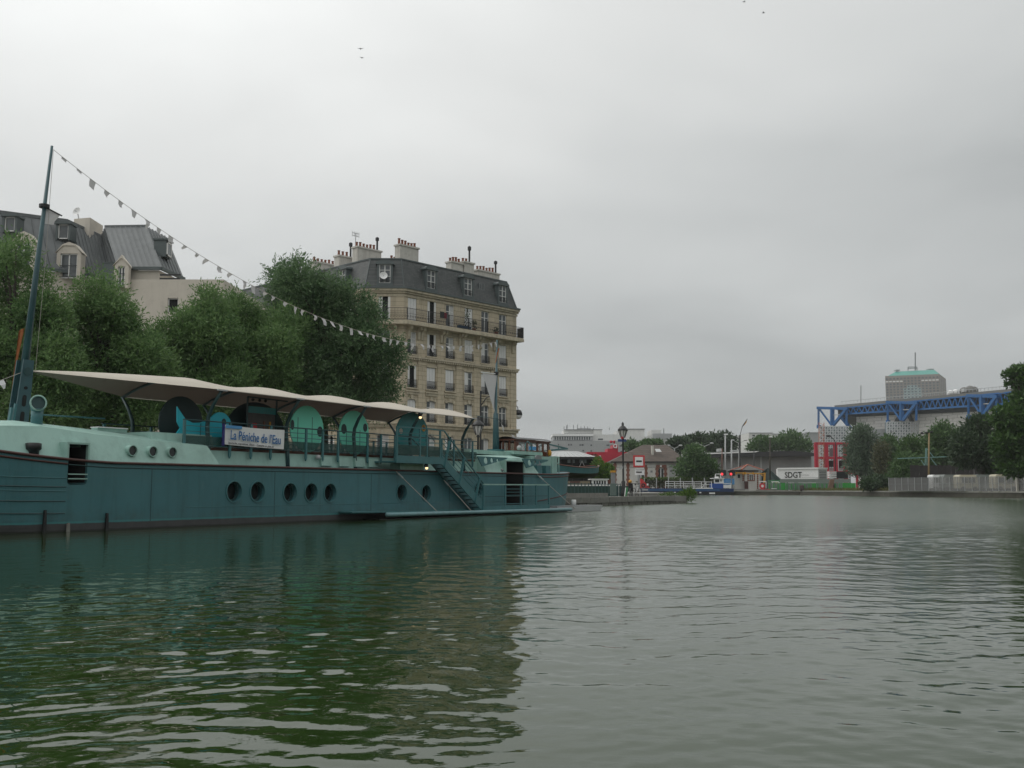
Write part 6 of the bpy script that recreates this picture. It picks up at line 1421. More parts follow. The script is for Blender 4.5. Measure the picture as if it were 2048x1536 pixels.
# tarpaulin tent, trailer, hoarding
tp = fthing('tarpaulin_tent', 'dark green tarpaulin tent beside the white trailer', 'tent', 1540, 222); pk = P3(1536, 935.5, 223); 
MB().poly([P3(1523, 945, 221), pk, P3(1522, 978, 221)]).poly([pk, P3(1562, 960, 220), P3(1560, 978, 220), P3(1524, 978, 221)]).poly([pk, P3(1545, 945, 226), P3(1562, 958, 224), P3(1562, 960, 220)]).build('tarpaulin', mat('dark_green_tarpaulin', (.012, .03, .026), .6, .35, 1), tp, world=True)
YT = 226
tr = fthing('trailer', 'white box trailer lettered SDGT with a louvred grey end parked behind the green hoarding', 'trailer', 1605, YT)
ta, tb2, tc_ = P3(1556, 976, YT + 5), P3(1637, 976, YT), P3(1655.5, 976, YT + 2.2)
def tz(py, Y): return Z_(py, Y)
zt_, zb_ = tz(936.5, YT), tz(966, YT)
MB().prism([(ta.x, ta.y, zb_), (tb2.x, tb2.y, zb_), (tc_.x, tc_.y, zb_), (tc_.x - 10, tc_.y + 6, zb_)], (0, 0, zt_ - zb_)).build('box_body', M['white'], tr, world=True)
dx = (tb2 - ta).normalized(); nn = Vector((dx.y, -dx.x, 0))
wbar(tr, 'top_rail', M['white'], [Vector((ta.x, ta.y, zt_)) + nn * .05, Vector((tb2.x, tb2.y, zt_)) + nn * .05, Vector((tc_.x, tc_.y, zt_))], .35)
for px in (1556.5, 1637, 1655): pass
for i in range(8):
    y0 = 941 + i * 3.3; a, b_ = tb2.lerp(tc_, .12), tb2.lerp(tc_, .88); z = tz(y0, YT); MB().prism([(a.x, a.y - .08, z), (b_.x, b_.y - .08, z), (b_.x, b_.y - .18, z - .2), (a.x, a.y - .18, z - .2)], (0, .06, 0)).build('louvre', M['grey_metal'], tr, world=True)
sd2 = fpart(tr, 'side_guard', M['steel'], 1604, 1638, 955, 956, YT - .3, .2); fpart(tr, 'chassis', M['iron'], 1560, 1650, 966, 970, YT + 2.8, 1.5)
for px in (1565, 1572, 1630, 1640):
    w = MB().disc(P3(px, 973, YT + 1.5), (0, 1, 0), .18, .5, .4, 14).build('wheel', M['rubber'], tr, world=True); sub(w, 'rim', M['steel'], MB().disc(P3(px, 973, YT + 1.5), (0, 1, 0), 0, .18, .3, 10), tr)
ang = math.atan2(dx.y, dx.x)
def wall_text(t, body, size, m, px, py, bold, sx_=1):
    me = text_mesh(body, size, m, 'lettering', bold); f = ((px - 1556) / (1637 - 1556)); p = ta.lerp(tb2, f); Yp = p.y
    o = inst(me, 'lettering', t); o.location = Vector((p.x, p.y, Z_(py, Yp))) + nn * .09 - Vector(t.location); o.rotation_euler = (math.pi / 2, 0, ang); o.scale = (sx_, 1, 1)
wall_text(tr, 'SDGT', 1.85, M['black'], 1570.5, 955.5, .03, .84); wall_text(tr, 'LOCATION', .42, mat('faded_grey_print', (.33, .33, .33), .7), 1600, 951.5, .0)
ho = fthing('hoarding', 'green and grey site hoarding panels along the far quay edge', 'hoarding', 1620, 205); rh = random.Random(5)
M['hoard_grey'] = mat('grey_green_hoarding', (.13, .20, .15), .7, .2, 1); M['hoard_green'] = mat('vivid_green_hoarding', (.035, .28, .05), .6, .15, 1)
hpx = 1536.0; k = 0
while hpx < 1708:
    w_ = 8.8; Yq = 206.5 - (hpx - 1536) * .10; grn = hpx > 1688 or (k % 7 == 3)
    o = fpart(ho, 'panel', M['hoard_green'] if grn else M['hoard_grey'], hpx, hpx + w_ - .5, 965.5 + rh.uniform(0, .8), 980, Yq, .12)
    if not grn: fpart(ho, 'green_stripe', M['hoard_green'], hpx + 2, hpx + 3.6, 967.5, 979.5, Yq - .06, .05)
    hpx += w_; k += 1
fpart(ho, 'mesh_top', mat('site_mesh', (.19, .22, .2), .8, .2, 3), 1560, 1700, 958, 965.4, 206.2, .05)
gs = fthing('skip', 'bright green metal skip behind the lock railing', 'container', 1556, 212); fpart(gs, 'skip_body', M['green_paint'], 1543, 1576, 960, 976, 212, 3)
db = fthing('rusty_plate', 'tall rusty steel plate leaning at the quay edge before the hoarding', 'plate', 1662, 192, None, FZ); MB().prism([P3(1655, 983, 192), P3(1665, 983, 192.2), P3(1669, 958.5, 193.2), P3(1660.5, 958.5, 193)], (0, .35, 0)).build('plate_sheet', mat('rusty_steel', (.14, .085, .055), .9, .4, 1, dirt_amt=.5), db, world=True); fpart(db, 'prop', M['black'], 1665.5, 1668.5, 966, 982, 193, .4)
br_ = fthing('oil_drum', 'dark brown drum standing at the quay edge before the hoarding', 'drum', 1604, 198); MB().lathe([(.45, 0), (.47, .35), (.45, .7), (.47, 1.0), (.42, 1.1)], 14).build('drum_body', mat('brown_drum', (.06, .045, .04), .7, .3, 3), br_, True)
# --- red grid folly and red lattice crane mast
YR = 262
rf = fthing('red_grid_folly', 'open crimson grid folly of square columns and beams behind the trailer', 'folly', 1663, YR)
for px, w in ((1634, 2.9), (1654.5, 3.3), (1672.8, 3.2), (1692.5, 2.9)):
    fpart(rf, 'column', M['crimson'], px - w, px + w, 887, 978, YR, 1.0)
for y0, y1, x0, x1 in ((884.5, 889.5, 1631, 1701), (913.5, 918, 1631, 1706), (942, 948, 1650, 1720)): fpart(rf, 'beam', M['crimson'], x0, x1, y0, y1, YR - .12, 1.2)
for y in (888, 916): 
    for px in (1634, 1672): MB().bar(P3(px, y, YR + .5), P3(px + 4, y, YR + 8), .5).build('cross_beam', M['crimson'], rf, world=True)
fpart(rf, 'side_column', M['crimson'], 1713, 1716.5, 914, 978, YR + 4, .8); wbar(rf, 'stair_rail', M['crimson'], [P3(1697, 922, YR + 1), P3(1717, 942, YR + 1)], .35)
for x0, x1, y0, y1, m in ((1658, 1669, 921, 934, 'glass'), (1678, 1689, 921, 936, 'glass'), (1658, 1670, 936, 941, 'steel'), (1678, 1689, 936, 941, 'steel'), (1659, 1669, 897, 913, 'grey_metal')): fpart(rf, 'glazed_panel', M[m], x0, x1, y0, y1, YR + 3, .2)
sb_ = fthing('site_cabin', 'black and white stacked site units under the red grid folly', 'cabin', 1675, 240); fpart(sb_, 'dark_unit', M['black'], 1673, 1696, 943, 957, 240, 3)
for i in range(4): fpart(sb_, 'stacked_sheet', M['white'], 1659, 1673, 943 + i * 3.6, 945.4 + i * 3.6, 239, 2.5)
M['crane_red'] = mat('orange_red_crane_paint', (.50, .16, .08), .5, .15, 3)
cr_ = fthing('lattice_mast', 'thin orange-red lattice crane mast in front of the red grid folly', 'crane mast', 1643, 250)
for px in (1638, 1648): wbar(cr_, 'mast_leg', M['crane_red'], [P3(px, 845, 250), P3(px - (.5 if px > 1640 else 0), 978, 250)], .12); wbar(cr_, 'mast_leg', M['crane_red'], [P3(px, 845, 251.3), P3(px, 978, 251.3)], .08)
y = 845
while y < 972: wbar(cr_, 'mast_brace', M['crane_red'], [P3(1638, y, 250), P3(1648, y + 5, 250), P3(1638, y + 10, 250)], .07); y += 10
# --- boundary fence on the right quay with vans behind
fz0 = [(1778, 158), (1830, 152.5), (1900, 146), (1960, 141.5), (2036, 136.0), (2130, 128.5), (2260, 118)]
fn = thing('site_fence', 'long grey metal fence on the far right quay in front of parked campervans', 'fence', (X_(1900, 146, 980), 146, FZ))
M['fence_sheet'] = mat('weathered_grey_fence_sheet', (.115, .115, .113), .75, .25, .5, dirt=(.08, .08, .075), dirt_amt=.4, streak=.3)
M['fence_mesh'], fnt, fbb = newmat('grey_wire_mesh'); fbb.inputs['Base Color'].default_value = (.24, .24, .235, 1); fbb.inputs['Alpha'].default_value = .45; fbb.inputs['Roughness'].default_value = .7
fpts = []
for (a, Ya), (b_, Yb) in zip(fz0[:-1], fz0[1:]):
    n_ = max(1, round((b_ - a) / 13.5))
    for k in range(n_): f = k / n_; fpts.append((a + (b_ - a) * f, Ya + (Yb - Ya) * f))
fpts.append(fz0[-1])
for i, ((a, Ya), (b_, Yb)) in enumerate(zip(fpts[:-1], fpts[1:])):
    p, q = Vector((X_(a, Ya, 980), Ya, FZ + .06)), Vector((X_(b_, Yb, 980), Yb, FZ + .06)); hgt = 2.0
    d = (q - p) * .01
    MB().prism([p + d, q - d, q - d + Vector((0, 0, hgt)), p + d + Vector((0, 0, hgt))], (0, .04, 0)).build('fence_panel', M['fence_sheet'] if i < 6 else M['fence_mesh'], fn, world=True)
    MB().bar(p, p + Vector((0, 0, hgt + .05)), .07).build('post', M['steel'], fn, world=True)
    for z in (.05, 1.05, hgt): MB().bar(p + Vector((0, -.05, z)), q + Vector((0, -.05, z)), .035).build('rail', M['grey_metal'], fn, world=True)
MB().box(-.12, .12, -.12, .12, 0, 2.4).build('end_post', M['plaster'], fn).location = (X_(2035, 135.8, 980) - fn.location.x, 135.8 - 146, 0)
def van(label, px0, px1, py_top, Y, m):
    t = fthing('campervan', label, 'van', (px0 + px1) / 2, Y, 'vans parked behind the grey fence'); w = X_(px1, Y, 970) - X_(px0, Y, 970); h_ = Z_(py_top, Y) - FZ
    prof = [(-w / 2, .45), (w / 2, .45), (w / 2, 1.1), (w * .46, h_ * .80), (w * .40, h_ * .97), (w * .3, h_), (-w * .36, h_), (-w * .47, h_ * .96), (-w / 2, h_ * .8)]
    MB().prism([(x, 0, z) for x, z in prof], (0, 2.0, 0)).build('body', M[m], t)
    for x in (-w * .3, w * .32): MB().disc((x, -.05, .36), (0, 1, 0), .12, .36, .2, 14).build('wheel', M['rubber'], t); 
    for x0, x1 in ((-w * .36, -w * .05), (.0, w * .34)): MB().box(x0, x1, -.015, .0, h_ * .52, h_ * .80).build('window', M['glass'], t)
    return t
M['van_grey'] = mat('grey_van_paint', (.2, .22, .21), .4, .1, 1); M['van_cream'] = mat('cream_van_paint', (.55, .50, .38), .4, .1, 1)
van('white high roofed van behind the left part of the grey fence', 1866, 1890, 949.5, 151, 'white'); van('long grey van parked right behind the white van', 1888, 1922, 949.2, 149.5, 'van_grey'); van('cream campervan in the middle of the row behind the grey fence', 1919, 1957, 949.5, 147, 'van_cream'); van('dark grey van under the dark tree', 1953, 1990, 949, 147.5, 'van_grey'); van('cream van at the right end of the row behind the fence', 1992, 2036, 948.5, 142, 'van_cream')
dw = thing('timber_wall', 'tall dark boarded wall behind the campervans', 'wall', (X_(1905, 172, 960), 172, FZ)); M['dark_board'] = mat('dark_stained_boards', (.035, .03, .03), .85, .35, 1, streak=.4); bp_ = MB().box(0, .74, 0, .08, 0, Z_(930.5, 172) - FZ).mesh('board', M['dark_board'])
x = X_(1821, 172, 945) - dw.location.x; k = 0
while x < X_(2060, 172, 945) - dw.location.x: inst(bp_, 'board', dw, (x, rnd.uniform(-.03, .03), rnd.uniform(-.05, .05))); x += .78
wp = fthing('wooden_pole', 'tall wooden pole with floodlights at its top behind the grey fence', 'pole', 1857, 160); MB().tube([P3(1857.5, 978, 160), P3(1858, 866, 160)], [.17, .12], 7).build('pole', mat('pale_pole_wood', (.26, .19, .10), .85, .25, 2), wp, True, world=True)
wbar(wp, 'cross_arm', M['iron'], [P3(1843, 868.5, 160), P3(1866, 862, 160)], .08)
for px, py in ((1844, 866), (1853, 865.5), (1862.5, 864)): MB().ball(P3(px, py, 160), .22, sc=(1.2, .8, .8)).build('floodlight', M['black'], wp, True, world=True)
gl = fthing('steel_goal', 'pale green steel frame with a long pipe and tripod among the trees', 'frame', 1850, 178); wbar(gl, 'pipe', mat('pale_green_pipe', (.16, .30, .28), .5), [P3(1795, 917, 178), P3(1855, 915, 178), P3(1912, 912.5, 178)], .16)
gpm = bpy.data.materials['pale_green_pipe']
for pts in (((1852, 896), (1850, 932)), ((1853, 896), (1868, 915)), ((1853, 896), (1854, 932)), ((1842, 920), (1850, 932)), ((1862, 917), (1874, 932)), ((1900, 917), (1908, 928))): wbar(gl, 'strut', gpm, [P3(a, b_, 178) for a, b_ in pts], .12)

# --- trees of the right bank and the park
def ptree(label, px, base_py, Y, lobes_px, n, ll, lw, m, seed, tr_=.25, limbs=6, group='trees of the far bank', **kw):
    return tree_thing('park_tree', label, (X_(px, Y, 970), Y, FZ), pl_lobes(lobes_px, Y), n, ll, lw, M[m], M['bark'], seed, tr_, group, limbs, **kw)
ptree('big silvery willow right of the red grid folly', 1725, 978, 225, [(1722, 868, 24, 20), (1708, 895, 18, 26), (1738, 892, 22, 28), (1722, 915, 30, 28), (1750, 925, 18, 26), (1735, 942, 26, 18), (1705, 930, 14, 20)], 9000, .8, .28, 'tree_pale', 51, .4)
ptree('brownish-green young tree between the silvery willow and the goal frame', 1763, 978, 196, [(1762, 905, 12, 24), (1764, 930, 14, 20), (1770, 955, 18, 16)], 3000, .6, .25, 'tree_brown', 52)
ptree('mid green tree below the white lattice wall', 1790, 978, 232, [(1786, 905, 22, 26), (1800, 925, 24, 24), (1782, 940, 24, 20), (1775, 885, 12, 16)], 5000, .8, .32, 'tree_mid', 53)
ptree('green tree with low spreading crown in front of the timber wall', 1806, 978, 190, [(1806, 938, 22, 22), (1795, 958, 24, 14), (1815, 955, 20, 14), (1812, 920, 18, 16)], 5000, .6, .26, 'tree_mid', 54)
ptree('leafy green tree left of the wooden pole', 1828, 978, 216, [(1826, 893, 26, 22), (1842, 915, 24, 22), (1818, 915, 22, 20), (1835, 935, 30, 14)], 6000, .8, .3, 'tree_bright', 55)
ptree('large green tree right of the wooden pole', 1885, 978, 205, [(1886, 868, 24, 24), (1872, 890, 22, 24), (1905, 885, 26, 26), (1888, 915, 34, 24), (1862, 915, 16, 18), (1920, 910, 20, 22), (1870, 872, 12, 14)], 9000, .8, .3, 'tree_mid', 56, .35)
ptree('big dark reddish-green tree behind the campervans', 1968, 978, 158, [(1955, 868, 34, 34), (1930, 890, 28, 30), (1975, 900, 36, 34), (1945, 915, 36, 22), (1985, 930, 24, 22), (1925, 918, 22, 18), (1962, 845, 20, 16)], 14000, .62, .26, 'tree_dark', 57, .4)
ptree('near bright green tree leaning into the right edge of the picture', 2070, 980, 128, [(2040, 742, 22, 10), (2020, 748, 9, 8), (2028, 765, 12, 8), (2050, 770, 20, 24), (2045, 800, 20, 18), (2020, 830, 26, 24), (2000, 838, 16, 18), (2040, 860, 34, 34), (2010, 885, 24, 24), (2060, 830, 40, 60), (2040, 905, 34, 30), (2025, 932, 26, 20), (2075, 900, 40, 50), (2015, 860, 20, 20), (2045, 942, 22, 10), (2003, 905, 12, 12)], 17000, .55, .30, 'tree_bright', 58, .4, 14)
ptree('dark leafy tree further along the right quay', 2200, 980, 122, [(2200, 840, 60, 50), (2240, 900, 60, 50), (2165, 890, 50, 50), (2210, 780, 40, 40)], 9000, .6, .3, 'tree_dark', 59, .4, 8)
ptree('green leafy tree at the far end of the right quay', 2380, 985, 112, [(2380, 830, 70, 60), (2430, 900, 60, 50), (2335, 890, 55, 50)], 8000, .65, .32, 'tree_mid', 60, .4, 8)
bush_tree('bush', 'low dark bush on the quay between the green hoarding and the grey fence', 'bush', 1750, 168, [(1738, 968, 16, 10), (1756, 962, 18, 12), (1770, 970, 12, 9), (1748, 974, 22, 7)], 3500, .5, .22, 'tree_dark', 61, FZ)
for i, (px, Y, lob, m, lab) in enumerate((
    (1362, 300, [(1352, 890, 16, 14), (1366, 888, 14, 12)], 'tree_dark', 'dark tree behind the ridge of the lock house roof'),
    (1385, 310, [(1380, 886, 14, 14), (1395, 884, 16, 16)], 'tree_dark', 'dark tree between two double street lamps'),
    (1438, 330, [(1425, 880, 18, 14), (1445, 875, 18, 12), (1436, 893, 26, 14), (1460, 888, 16, 16)], 'tree_dark', 'dark tree behind the grey hall left of the flag pole'),
    (1412, 320, [(1408, 882, 12, 10), (1415, 892, 14, 12)], 'tree_dark', 'small dark tree left of the pair of tall grey poles'),
    (1530, 330, [(1525, 886, 22, 14), (1512, 896, 18, 10), (1540, 890, 18, 14)], 'tree_mid', 'green tree behind the left half of the dark hall roof'),
    (1585, 330, [(1580, 874, 20, 14), (1564, 885, 20, 14), (1598, 884, 18, 16), (1610, 894, 16, 12), (1580, 895, 30, 12)], 'tree_mid', 'largest green tree behind the dark hall roof'),
    (1270, 290, [(1262, 893, 12, 10), (1276, 898, 14, 9)], 'tree_mid', 'green tree against the white factory left of the lock house ridge'),
    (1300, 300, [(1296, 888, 12, 6), (1312, 888, 10, 6)], 'tree_mid', 'tree top showing over the lock house ridge'))):
    ptree(lab, px, 975, Y, lob, 2600, 1.1, .5, m, 80 + i, .3, 3)

# --- long grey hall with dark roof
YG = 282
gh = fthing('grey_hall', 'long low grey ribbed hall with a wide dark curved roof', 'hall', 1520, YG)
def rib_mat():
    m, nt, b = newmat('grey_ribbed_cladding'); o = npos(nt); w = nt.nodes.new('ShaderNodeTexWave'); w.inputs['Scale'].default_value = 1.1; w.bands_direction = 'X'; nt.links.new(o, w.inputs['Vector'])
    c = nmix(nt, w.outputs['Fac'], (.21, .214, .214), (.28, .284, .28)); c = nmix(nt, 1.0, c, nmix(nt, nnoise(nt, o, .15, 4), (.8, .8, .8), (1.2, 1.2, 1.2)), 'MULTIPLY'); nt.links.new(c, b.inputs['Base Color']); b.inputs['Roughness'].default_value = .6; return m
M['ribbed'] = rib_mat()
px = 1408; k = 0
while px < 1622: fpart(gh, 'wall_panel', M['ribbed'], px, px + 15.2, 905, 985, YG + .04 * (k % 2), 20); px += 15.4; k += 1
fpart(gh, 'corner_strip', M['steel'], 1521.5, 1524.5, 912, 985, YG - .2, .3)
MB().prism([P3(1412, 908, YG - 3), P3(1518, 904, YG - 3), P3(1560, 902, YG - 3), P3(1600, 902.5, YG - 3), P3(1632, 906.5, YG - 3), P3(1632, 912, YG - 3), P3(1420, 914, YG - 3)], (0, 26, 0)).build('roof', M['iron'], gh, world=True)
MB().prism([P3(1411, 906.5, YG - 3.3), P3(1519, 902, YG - 3.3), P3(1512, 904.6, YG - 3.3), P3(1411, 908.5, YG - 3.3)], (0, 4, 0)).build('pale_fascia', M['white'], gh, world=True)
fpart(gh, 'roof_unit', M['steel'], 1437, 1443, 897, 903, YG + 5, 3); fpart(gh, 'roof_unit', M['steel'], 1465, 1477, 900, 903, YG + 5, 3)
# poles and lamps
def dlamp(label, px, py, Y, half):
    t = fthing('double_street_lamp', label, 'street lamp', px, Y, 'double street lamps behind the lock'); wbar(t, 'pole', M['steel'], [P3(px, 978, Y), P3(px, py + 6, Y)], .22)
    for s_ in (-1, 1): wbar(t, 'arm', M['steel'], [P3(px, py + 6, Y), P3(px + s_ * half * .6, py + 2, Y)], .14); MB().ball(P3(px + s_ * half * .85, py, Y), .33, sc=(1.6, .8, .6)).build('lamp_head', M['steel'], t, True, world=True)
dlamp('double armed street lamp just right of the lock house ridge', 1349, 891, 250, 14); dlamp('double armed street lamp above the round dark tree', 1409, 886.5, 255, 17); dlamp('faint double armed street lamp behind the pair of tall poles', 1478, 880.5, 262, 15)
for px, top, w, m, lab in ((1444, 897, .14, 'wood', 'thin brown pole just behind the left red signal'), (1450.5, 868, .2, 'steel', 'tall pale grey pole behind the left red signal'), (1463, 880, .2, 'steel', 'second tall pale grey pole, right of the first'), (1540, 873, .2, 'bark', 'brown street lamp pole right of the small hut'), (1508, 900, .12, 'iron', 'thin dark pole behind the hut roof')):
    t = fthing('tall_pole', lab, 'pole', px, 214); MB().tube([P3(px, 978, 214), P3(px, top, 214)], [w, w * .7], 6).build('shaft', M[m], t, True, world=True)
    if px in (1450.5, 1540): MB().ball(P3(px + 1.5, top + 1, 214), .28, sc=(1.8, .7, .5)).build('lamp_head', M['white'], t, True, world=True)
fl_ = fthing('flag_pole', 'dark mast carrying a leaning yellow and dark flag above the grey hall', 'flag pole', 1480, 240); wbar(fl_, 'mast', M['black'], [P3(1479.5, 978, 240), P3(1480, 870, 240)], .3); wbar(fl_, 'staff', M['iron'], [P3(1477, 900, 240), P3(1480, 870, 240), P3(1485, 852, 240), P3(1494.5, 838, 240)], .12)
MB().prism([P3(1485.5, 852.5, 240), P3(1494.5, 838, 240), P3(1491.5, 845.5, 240), P3(1486, 853, 240)], (0, .06, 0)).build('flag_dark_half', M['navy'], fl_, world=True); MB().prism([P3(1487, 851.5, 240), P3(1493.5, 840.5, 240), P3(1492.8, 845, 240), P3(1488.5, 850.5, 240)], (0, .03, 0)).build('flag_yellow_half', M['yellow'], fl_, world=True).location = (0, -.06, 0)
sl = fthing('street_lamp', 'black curved street lamp rising over the red grid folly', 'street lamp', 1670, 248); MB().tube([P3(1671, 885, 248), P3(1668, 879, 248), P3(1661, 872.5, 248), P3(1656, 872, 248)], .1, 5).build('arm', M['iron'], sl, world=True); MB().ball(P3(1657, 872, 248), .45, sc=(1.5, .7, .6)).build('lamp_head', M['iron'], sl, True, world=True); wbar(sl, 'pole', M['iron'], [P3(1671, 978, 248), P3(1671, 885, 248)], .18)
# --- pale factory and office blocks in the distance
YW = 420
def windows_row(t, name, m, px0, px1, py0, py1, Y, n, gap=.35):
    w = (px1 - px0) / n
    me = None
    for i in range(n):
        a = px0 + w * i + w * gap / 2; fb(a, a + w * (1 - gap), py0, py1, Y, .3).build(name, m, t, world=True)
M['conc'] = mat('grey_concrete', (.36, .37, .375), .85, .1, .1, streak=.2); M['conc_pale'] = mat('pale_concrete', (.60, .60, .58), .85, .08, .1, streak=.2); M['win_far'] = glass_mat('far_window_glass', (.07, .08, .085), .2)
wf_ = fthing('factory_block', 'pale grey stepped factory block with rooftop aerials beyond the barge stern', 'building', 1180, YW)
fpart(wf_, 'main_wall', M['conc'], 1098, 1300, 881.5, 985, YW, 30); fpart(wf_, 'upper_floor', M['conc'], 1106, 1185, 872, 881, YW + 3, 20); fpart(wf_, 'white_parapet', M['white'], 1105, 1187, 867.5, 872, YW + 2.5, 22); fpart(wf_, 'penthouse', M['conc_pale'], 1127, 1192, 860, 867, YW + 6, 14); fpart(wf_, 'stair_tower', M['conc_pale'], 1187, 1204, 860.5, 881.5, YW + 5, 12); fpart(wf_, 'side_parapet', M['conc_pale'], 1185, 1262, 869, 881.5, YW + 4, 12); fpart(wf_, 'roof_edge', M['grey_metal'], 1128, 1205, 858.5, 860, YW + 5, 14); fpart(wf_, 'roof_plant', M['conc'], 1155, 1182, 856.5, 858.5, YW + 8, 6)
fpart(wf_, 'window_band', M['win_far'], 1107.5, 1182, 873.5, 879.5, YW + 2.9, .2)
for i in range(16): fpart(wf_, 'mullion', M['conc_pale'], 1107.5 + i * 4.9, 1108.6 + i * 4.9, 873.3, 879.7, YW + 2.8, .15)
for a, b_, y in ((1136, 1139, 888), (1141, 1144, 888), (1159, 1162, 888.5), (1163, 1167, 888.5), (1181, 1184, 889), (1213, 1219, 889), (1221, 1224, 889.5), (1239, 1244, 890.5), (1246, 1249, 890.5), (1165, 1168, 900), (1181, 1184, 900.5), (1241, 1244, 902), (1116, 1118, 888), (1196, 1206, 877)): fpart(wf_, 'window', M['win_far'], a, b_, y, y + (2.8 if a != 1196 else 3.2), YW - .1, .3)
for px, y in ((1128, 853), (1133, 851), (1134.5, 849), (1147, 850), (1155, 849), (1162, 853), (1169, 852), (1187, 855), (1186.2, 857), (1219, 855), (1175, 853)): wbar(wf_, 'aerial', M['grey_metal'], [P3(px, 860, YW + 8), P3(px, y, YW + 8)], .25)
wf2 = fthing('factory_block', 'white factory block with a row of small windows behind the lock house roof', 'building', 1300, 435); fpart(wf2, 'main_wall', M['conc_pale'], 1232, 1343.5, 873, 985, 435, 25); fpart(wf2, 'left_tower', M['conc_pale'], 1233, 1252, 862, 873, 436, 14); fpart(wf2, 'middle_tower', M['conc_pale'], 1252, 1289, 857, 873, 438, 12); fpart(wf2, 'right_tower', M['conc_pale'], 1302, 1322, 860, 873, 438, 12); fpart(wf2, 'grey_end', M['conc'], 1306, 1344, 867, 878, 434.5, 20); fpart(wf2, 'roof_line', M['grey_metal'], 1253, 1290, 857.5, 859, 437.6, 1)
for px in (1260, 1286, 1293.5, 1301.5, 1309.5, 1317, 1325, 1333): fpart(wf2, 'window', M['win_far'], px - .9, px + .9, 882, 889, 434.8, .3)
wbar(wf2, 'aerial', M['grey_metal'], [P3(1327.5, 867, 437), P3(1327.5, 857, 437)], .35)
for i, (nm, lab, cat, px0, px1, y, Y, m) in enumerate((('office_block', 'small grey block with roof aerials above the dark trees', 'building', 1379, 1415, 870, 520, 'conc'), ('office_block', 'low pale block behind the pair of tall poles', 'building', 1345, 1382, 880, 540, 'conc_pale'), ('apartment_block', 'pale white block left of the flag pole', 'building', 1460, 1500, 872, 500, 'conc_pale'), ('apartment_block', 'taller white block right of the flag pole', 'building', 1499, 1546, 866, 480, 'conc_pale'), ('apartment_block', 'distant white block behind the largest green tree', 'building', 1528, 1605, 868, 560, 'conc_pale'), ('dark_block', 'dark grey block left of the blue trusses', 'building', 1612, 1640, 865.5, 470, 'conc'), ('far_block', 'wide pale block far behind the grey hall', 'building', 1335, 1640, 899, 640, 'conc'))):
    t = fthing(nm, lab, cat, (px0 + px1) / 2, Y); fpart(t, 'wall', M[m], px0, px1, y, 985, Y, 20); fpart(t, 'roof_edge', M['grey_metal'], px0 - .3, px1 + .3, y - .8, y, Y - .3, 20)
    if i in (0, 2, 3): 
        for k in range(3): fpart(t, 'window', M['win_far'], px0 + 6 + k * 9, px0 + 11 + k * 9, y + 3.5, y + 6.5, Y - .1, .3)

# --- science museum: dark roof deck on blue trusses, white lattice walls
YC = 400
mu = fthing('museum_building', 'huge museum hall hung from bright blue steel trusses under a dark flat roof', 'building', 1800, YC)
M['truss'] = mat('bright_blue_truss_paint', (.012, .105, .29), .45, .12, .2); M['deck_dark'] = mat('dark_roof_deck', (.045, .052, .052), .7, .2, .1); M['deck_edge'] = mat('grey_roof_edge', (.15, .15, .14), .7, .12, .1); M['lattice'] = mat('white_lattice_tube', (.60, .62, .63), .5, .06, .3)
M['stone_clad'] = brick_mat('pale_stone_cladding', (.56, .545, .52), (.62, .605, .58), (.40, .39, .37), 2.4, 1.2, .09, var=.08, bump=.1)
def cy(px): # depth runs nearer towards the right
    return YC - (px - 1640) * .20
def C_(px, py): return P3(px, py, cy(px))
def deck(px): return 814 - (px - 1670) * (814 - 779) / (2040 - 1670)
def strip(name, m, xs, f_top, f_bot, depth, off=0.0):
    for a, b_ in zip(xs[:-1], xs[1:]): MB().prism([p + Vector((off * .4, off, 0)) for p in (C_(a, f_top(a)), C_(b_, f_top(b_)), C_(b_, f_bot(b_)), C_(a, f_bot(a)))], (.45 * depth, depth, 0)).build(name, m, mu, world=True)
strip('roof_edge', M['deck_edge'], [1669, 1760, 1850, 1940, 2050, 2160], lambda x: deck(x) - 3.2, lambda x: deck(x) + 3.0, 60)
strip('roof_soffit', M['deck_dark'], [1674, 1760, 1850, 1940, 2050, 2160], lambda x: deck(x) + 3.2, lambda x: deck(x) + 22 + (x - 1725) * .05, 50, 5)
rl_ = lambda x: deck(x) - 9.5
for a, b_ in zip([1682, 1760, 1850, 1940], [1760, 1850, 1940, 2040]): wbar(mu, 'roof_handrail', M['steel'], [C_(a, rl_(a)), C_(b_, rl_(b_))], .14)
for i in range(46): px = 1684 + i * 7.7; wbar(mu, 'handrail_post', M['steel'], [C_(px, deck(px) - 4.5), C_(px, rl_(px))], .12)
# long warren girder under the deck
gt_, gb_ = lambda x: deck(x) + 3.6, lambda x: deck(x) + 17 + (x - 1725) * .031
xs = [1690 + i * 11.3 for i in range(33)]
for f, w in ((gt_, .5), (gb_, .62)):
    for a, b_ in zip(xs[:-1:4], xs[4::4]): wbar(mu, 'girder_chord', M['truss'], [C_(a, f(a)), C_(b_, f(b_))], w)
for a in xs[:-1]: wbar(mu, 'girder_brace', M['truss'], [C_(a, gb_(a)), C_(a + 5.6, gt_(a + 5.6))], .36); wbar(mu, 'girder_brace', M['truss'], [C_(a + 5.6, gt_(a + 5.6)), C_(a + 11.3, gb_(a + 11.3))], .36)
